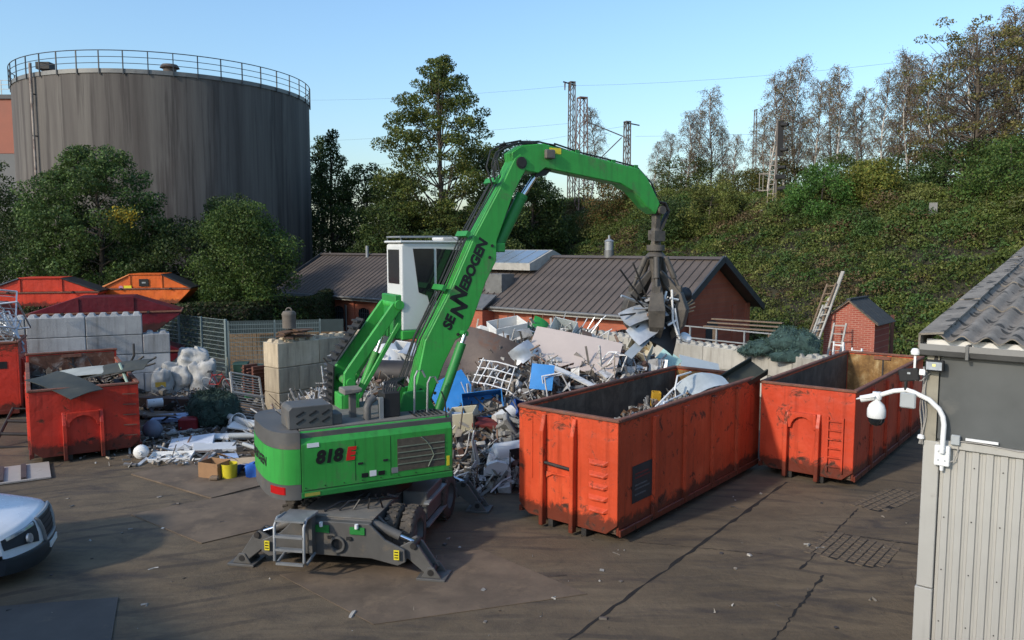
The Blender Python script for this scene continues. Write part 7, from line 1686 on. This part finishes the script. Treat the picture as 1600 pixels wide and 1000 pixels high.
d7 = debris('yard_crumbs', pts, [random.choice((.04, .07, .12)) for p in pts], None, [(.25, .22, .18), (.4, .38, .34), (.06, .05, .045)], .2); tag(d7, 'crumbs and chips of debris scattered over the open yard', 'litter', kind='stuff')
pts = [(-.5+random.gauss(0, .7), 19.6+random.gauss(0, .6), random.uniform(.02, .35)) for i in range(160)]
d8 = debris('loose_scrap', pts, [.45]*160, None, SC[:5]); tag(d8, 'pale loose scrap spilling before the boiler', 'scrap', kind='stuff')
# ================================================================== BEYOND THE PALE WALL
rlg = thing('site_railing', 'grey tubular railing behind the pale block wall', 'railing', (6.9, 35.2, 0), math.atan2(wd_.y, wd_.x))
for k in range(5): MB().bar((k*1.35, 0, .6), (k*1.35, 0, 2.5), .06).build('post', M['grey_light'], rlg)
for z in (2.5, 2.0): MB().bar((0, 0, z), (5.4, 0, z), .05).build('rail', M['grey_light'], rlg)
for k in range(3): plank('weathered scaffold board behind the railing, %s from the wall' % ORD[k], (8.8+.3*k, 35.8+.5*k), (11.4+.3*k, 33.7+.5*k), .26, .05, M['wood'], 2.35+.12*k, 'scaffold_board')
for k, (x, y, z) in enumerate(((9.2, 35.6, 0), (11.2, 34.0, 0))): solo(MB().bar((0, 0, 0), (0, 0, 2.32), .12), 'trestle_leg', M['wood'], ['left trestle leg under the scaffold boards', 'right trestle leg under the scaffold boards'][k], 'trestle', (x, y, z))
def ladder(label, a, b, w_, m, n=9, side=(1, 0, 0)):
    a = Vector(a); b = Vector(b); t = thing('ladder', label, 'ladder', a); d = b-a; s = Vector(side).normalized()*w_/2
    for q in (-1, 1): MB().bar(s*q, d+s*q, .07, .05).build('stile', m, t)
    r = None
    for k in range(n):
        if r is None: r = o = MB().bar(-s, s, .04).build('rung', m, t)
        else: o = r.copy(); C.objects.link(o)
        o.location = d*((k+.7)/n)
ladder('long weathered ladder leaning left of the brick hut', (11.55, 31.7, .3), (13.2, 32.5, 4.45), .36, M['wood'], 13, (.6, -.6, .1))
ladder('second weathered ladder under the long one', (11.4, 31.2, .3), (12.9, 32.1, 3.6), .36, M['wood_white'], 11, (.6, -.6, .1))
ladder('short ladder nearest the hut wall', (12.5, 30.9, .3), (13.2, 31.5, 2.9), .45, M['wood_white'], 8, (.75, -.4, .0))
for k in range(4):
    plank_a = Vector((11.2+.18*k, 31.6, .4)); plank_b = Vector((12.9+.25*k, 32.5, 3.3+.55*k))
    solo(MB().bar((0, 0, 0), (plank_b-plank_a)[:], .16, .05), 'leaning_board', M['wood_white'], 'weathered board leaning by the brick hut, %s from the left' % ORD[k], 'board', tuple(plank_a), group='boards leaning by the hut')
def step(label, loc, rz, h_):
    t = thing('step_ladder', label, 'step ladder', loc, rz)
    for q in (-.22, .22): MB().bar((q, 0, 0), (q*.8, .12, h_), .06, .05).build('stile', M['plastic_white'], t)
    for k in range(3): MB().bar((-.2, .03+.04*k, h_*(.3+.3*k)), (.2, .03+.04*k, h_*(.3+.3*k)), .05, .05).build('rung', M['plastic_white'], t)
    for q in (-.24, .24): MB().bar((q, .45, 0), (q*.8, .14, h_*.98), .04).build('back_leg', M['plastic_white'], t)
step('white step ladder against the hut, left one', (12.75, 30.6, .9), R(-41), 1.35)
step('white step ladder against the hut, right one', (13.3, 30.2, .9), R(-41), 1.15)
solo(MB().box(-.8, 1.2, -.3, .3, 0, .88), 'low_plinth', M['block_grey'], 'low concrete plinth carrying the white step ladders', 'plinth', (12.9, 30.55, 0), R(-41))
solo(MB().bar((0, 0, 0), (0, 0, 3.0), .12), 'rusty_post', mat('rusty post', (.14, .06, .04), .9), 'rusty post right of the brick hut', 'post', (16.6, 34.2, 0))
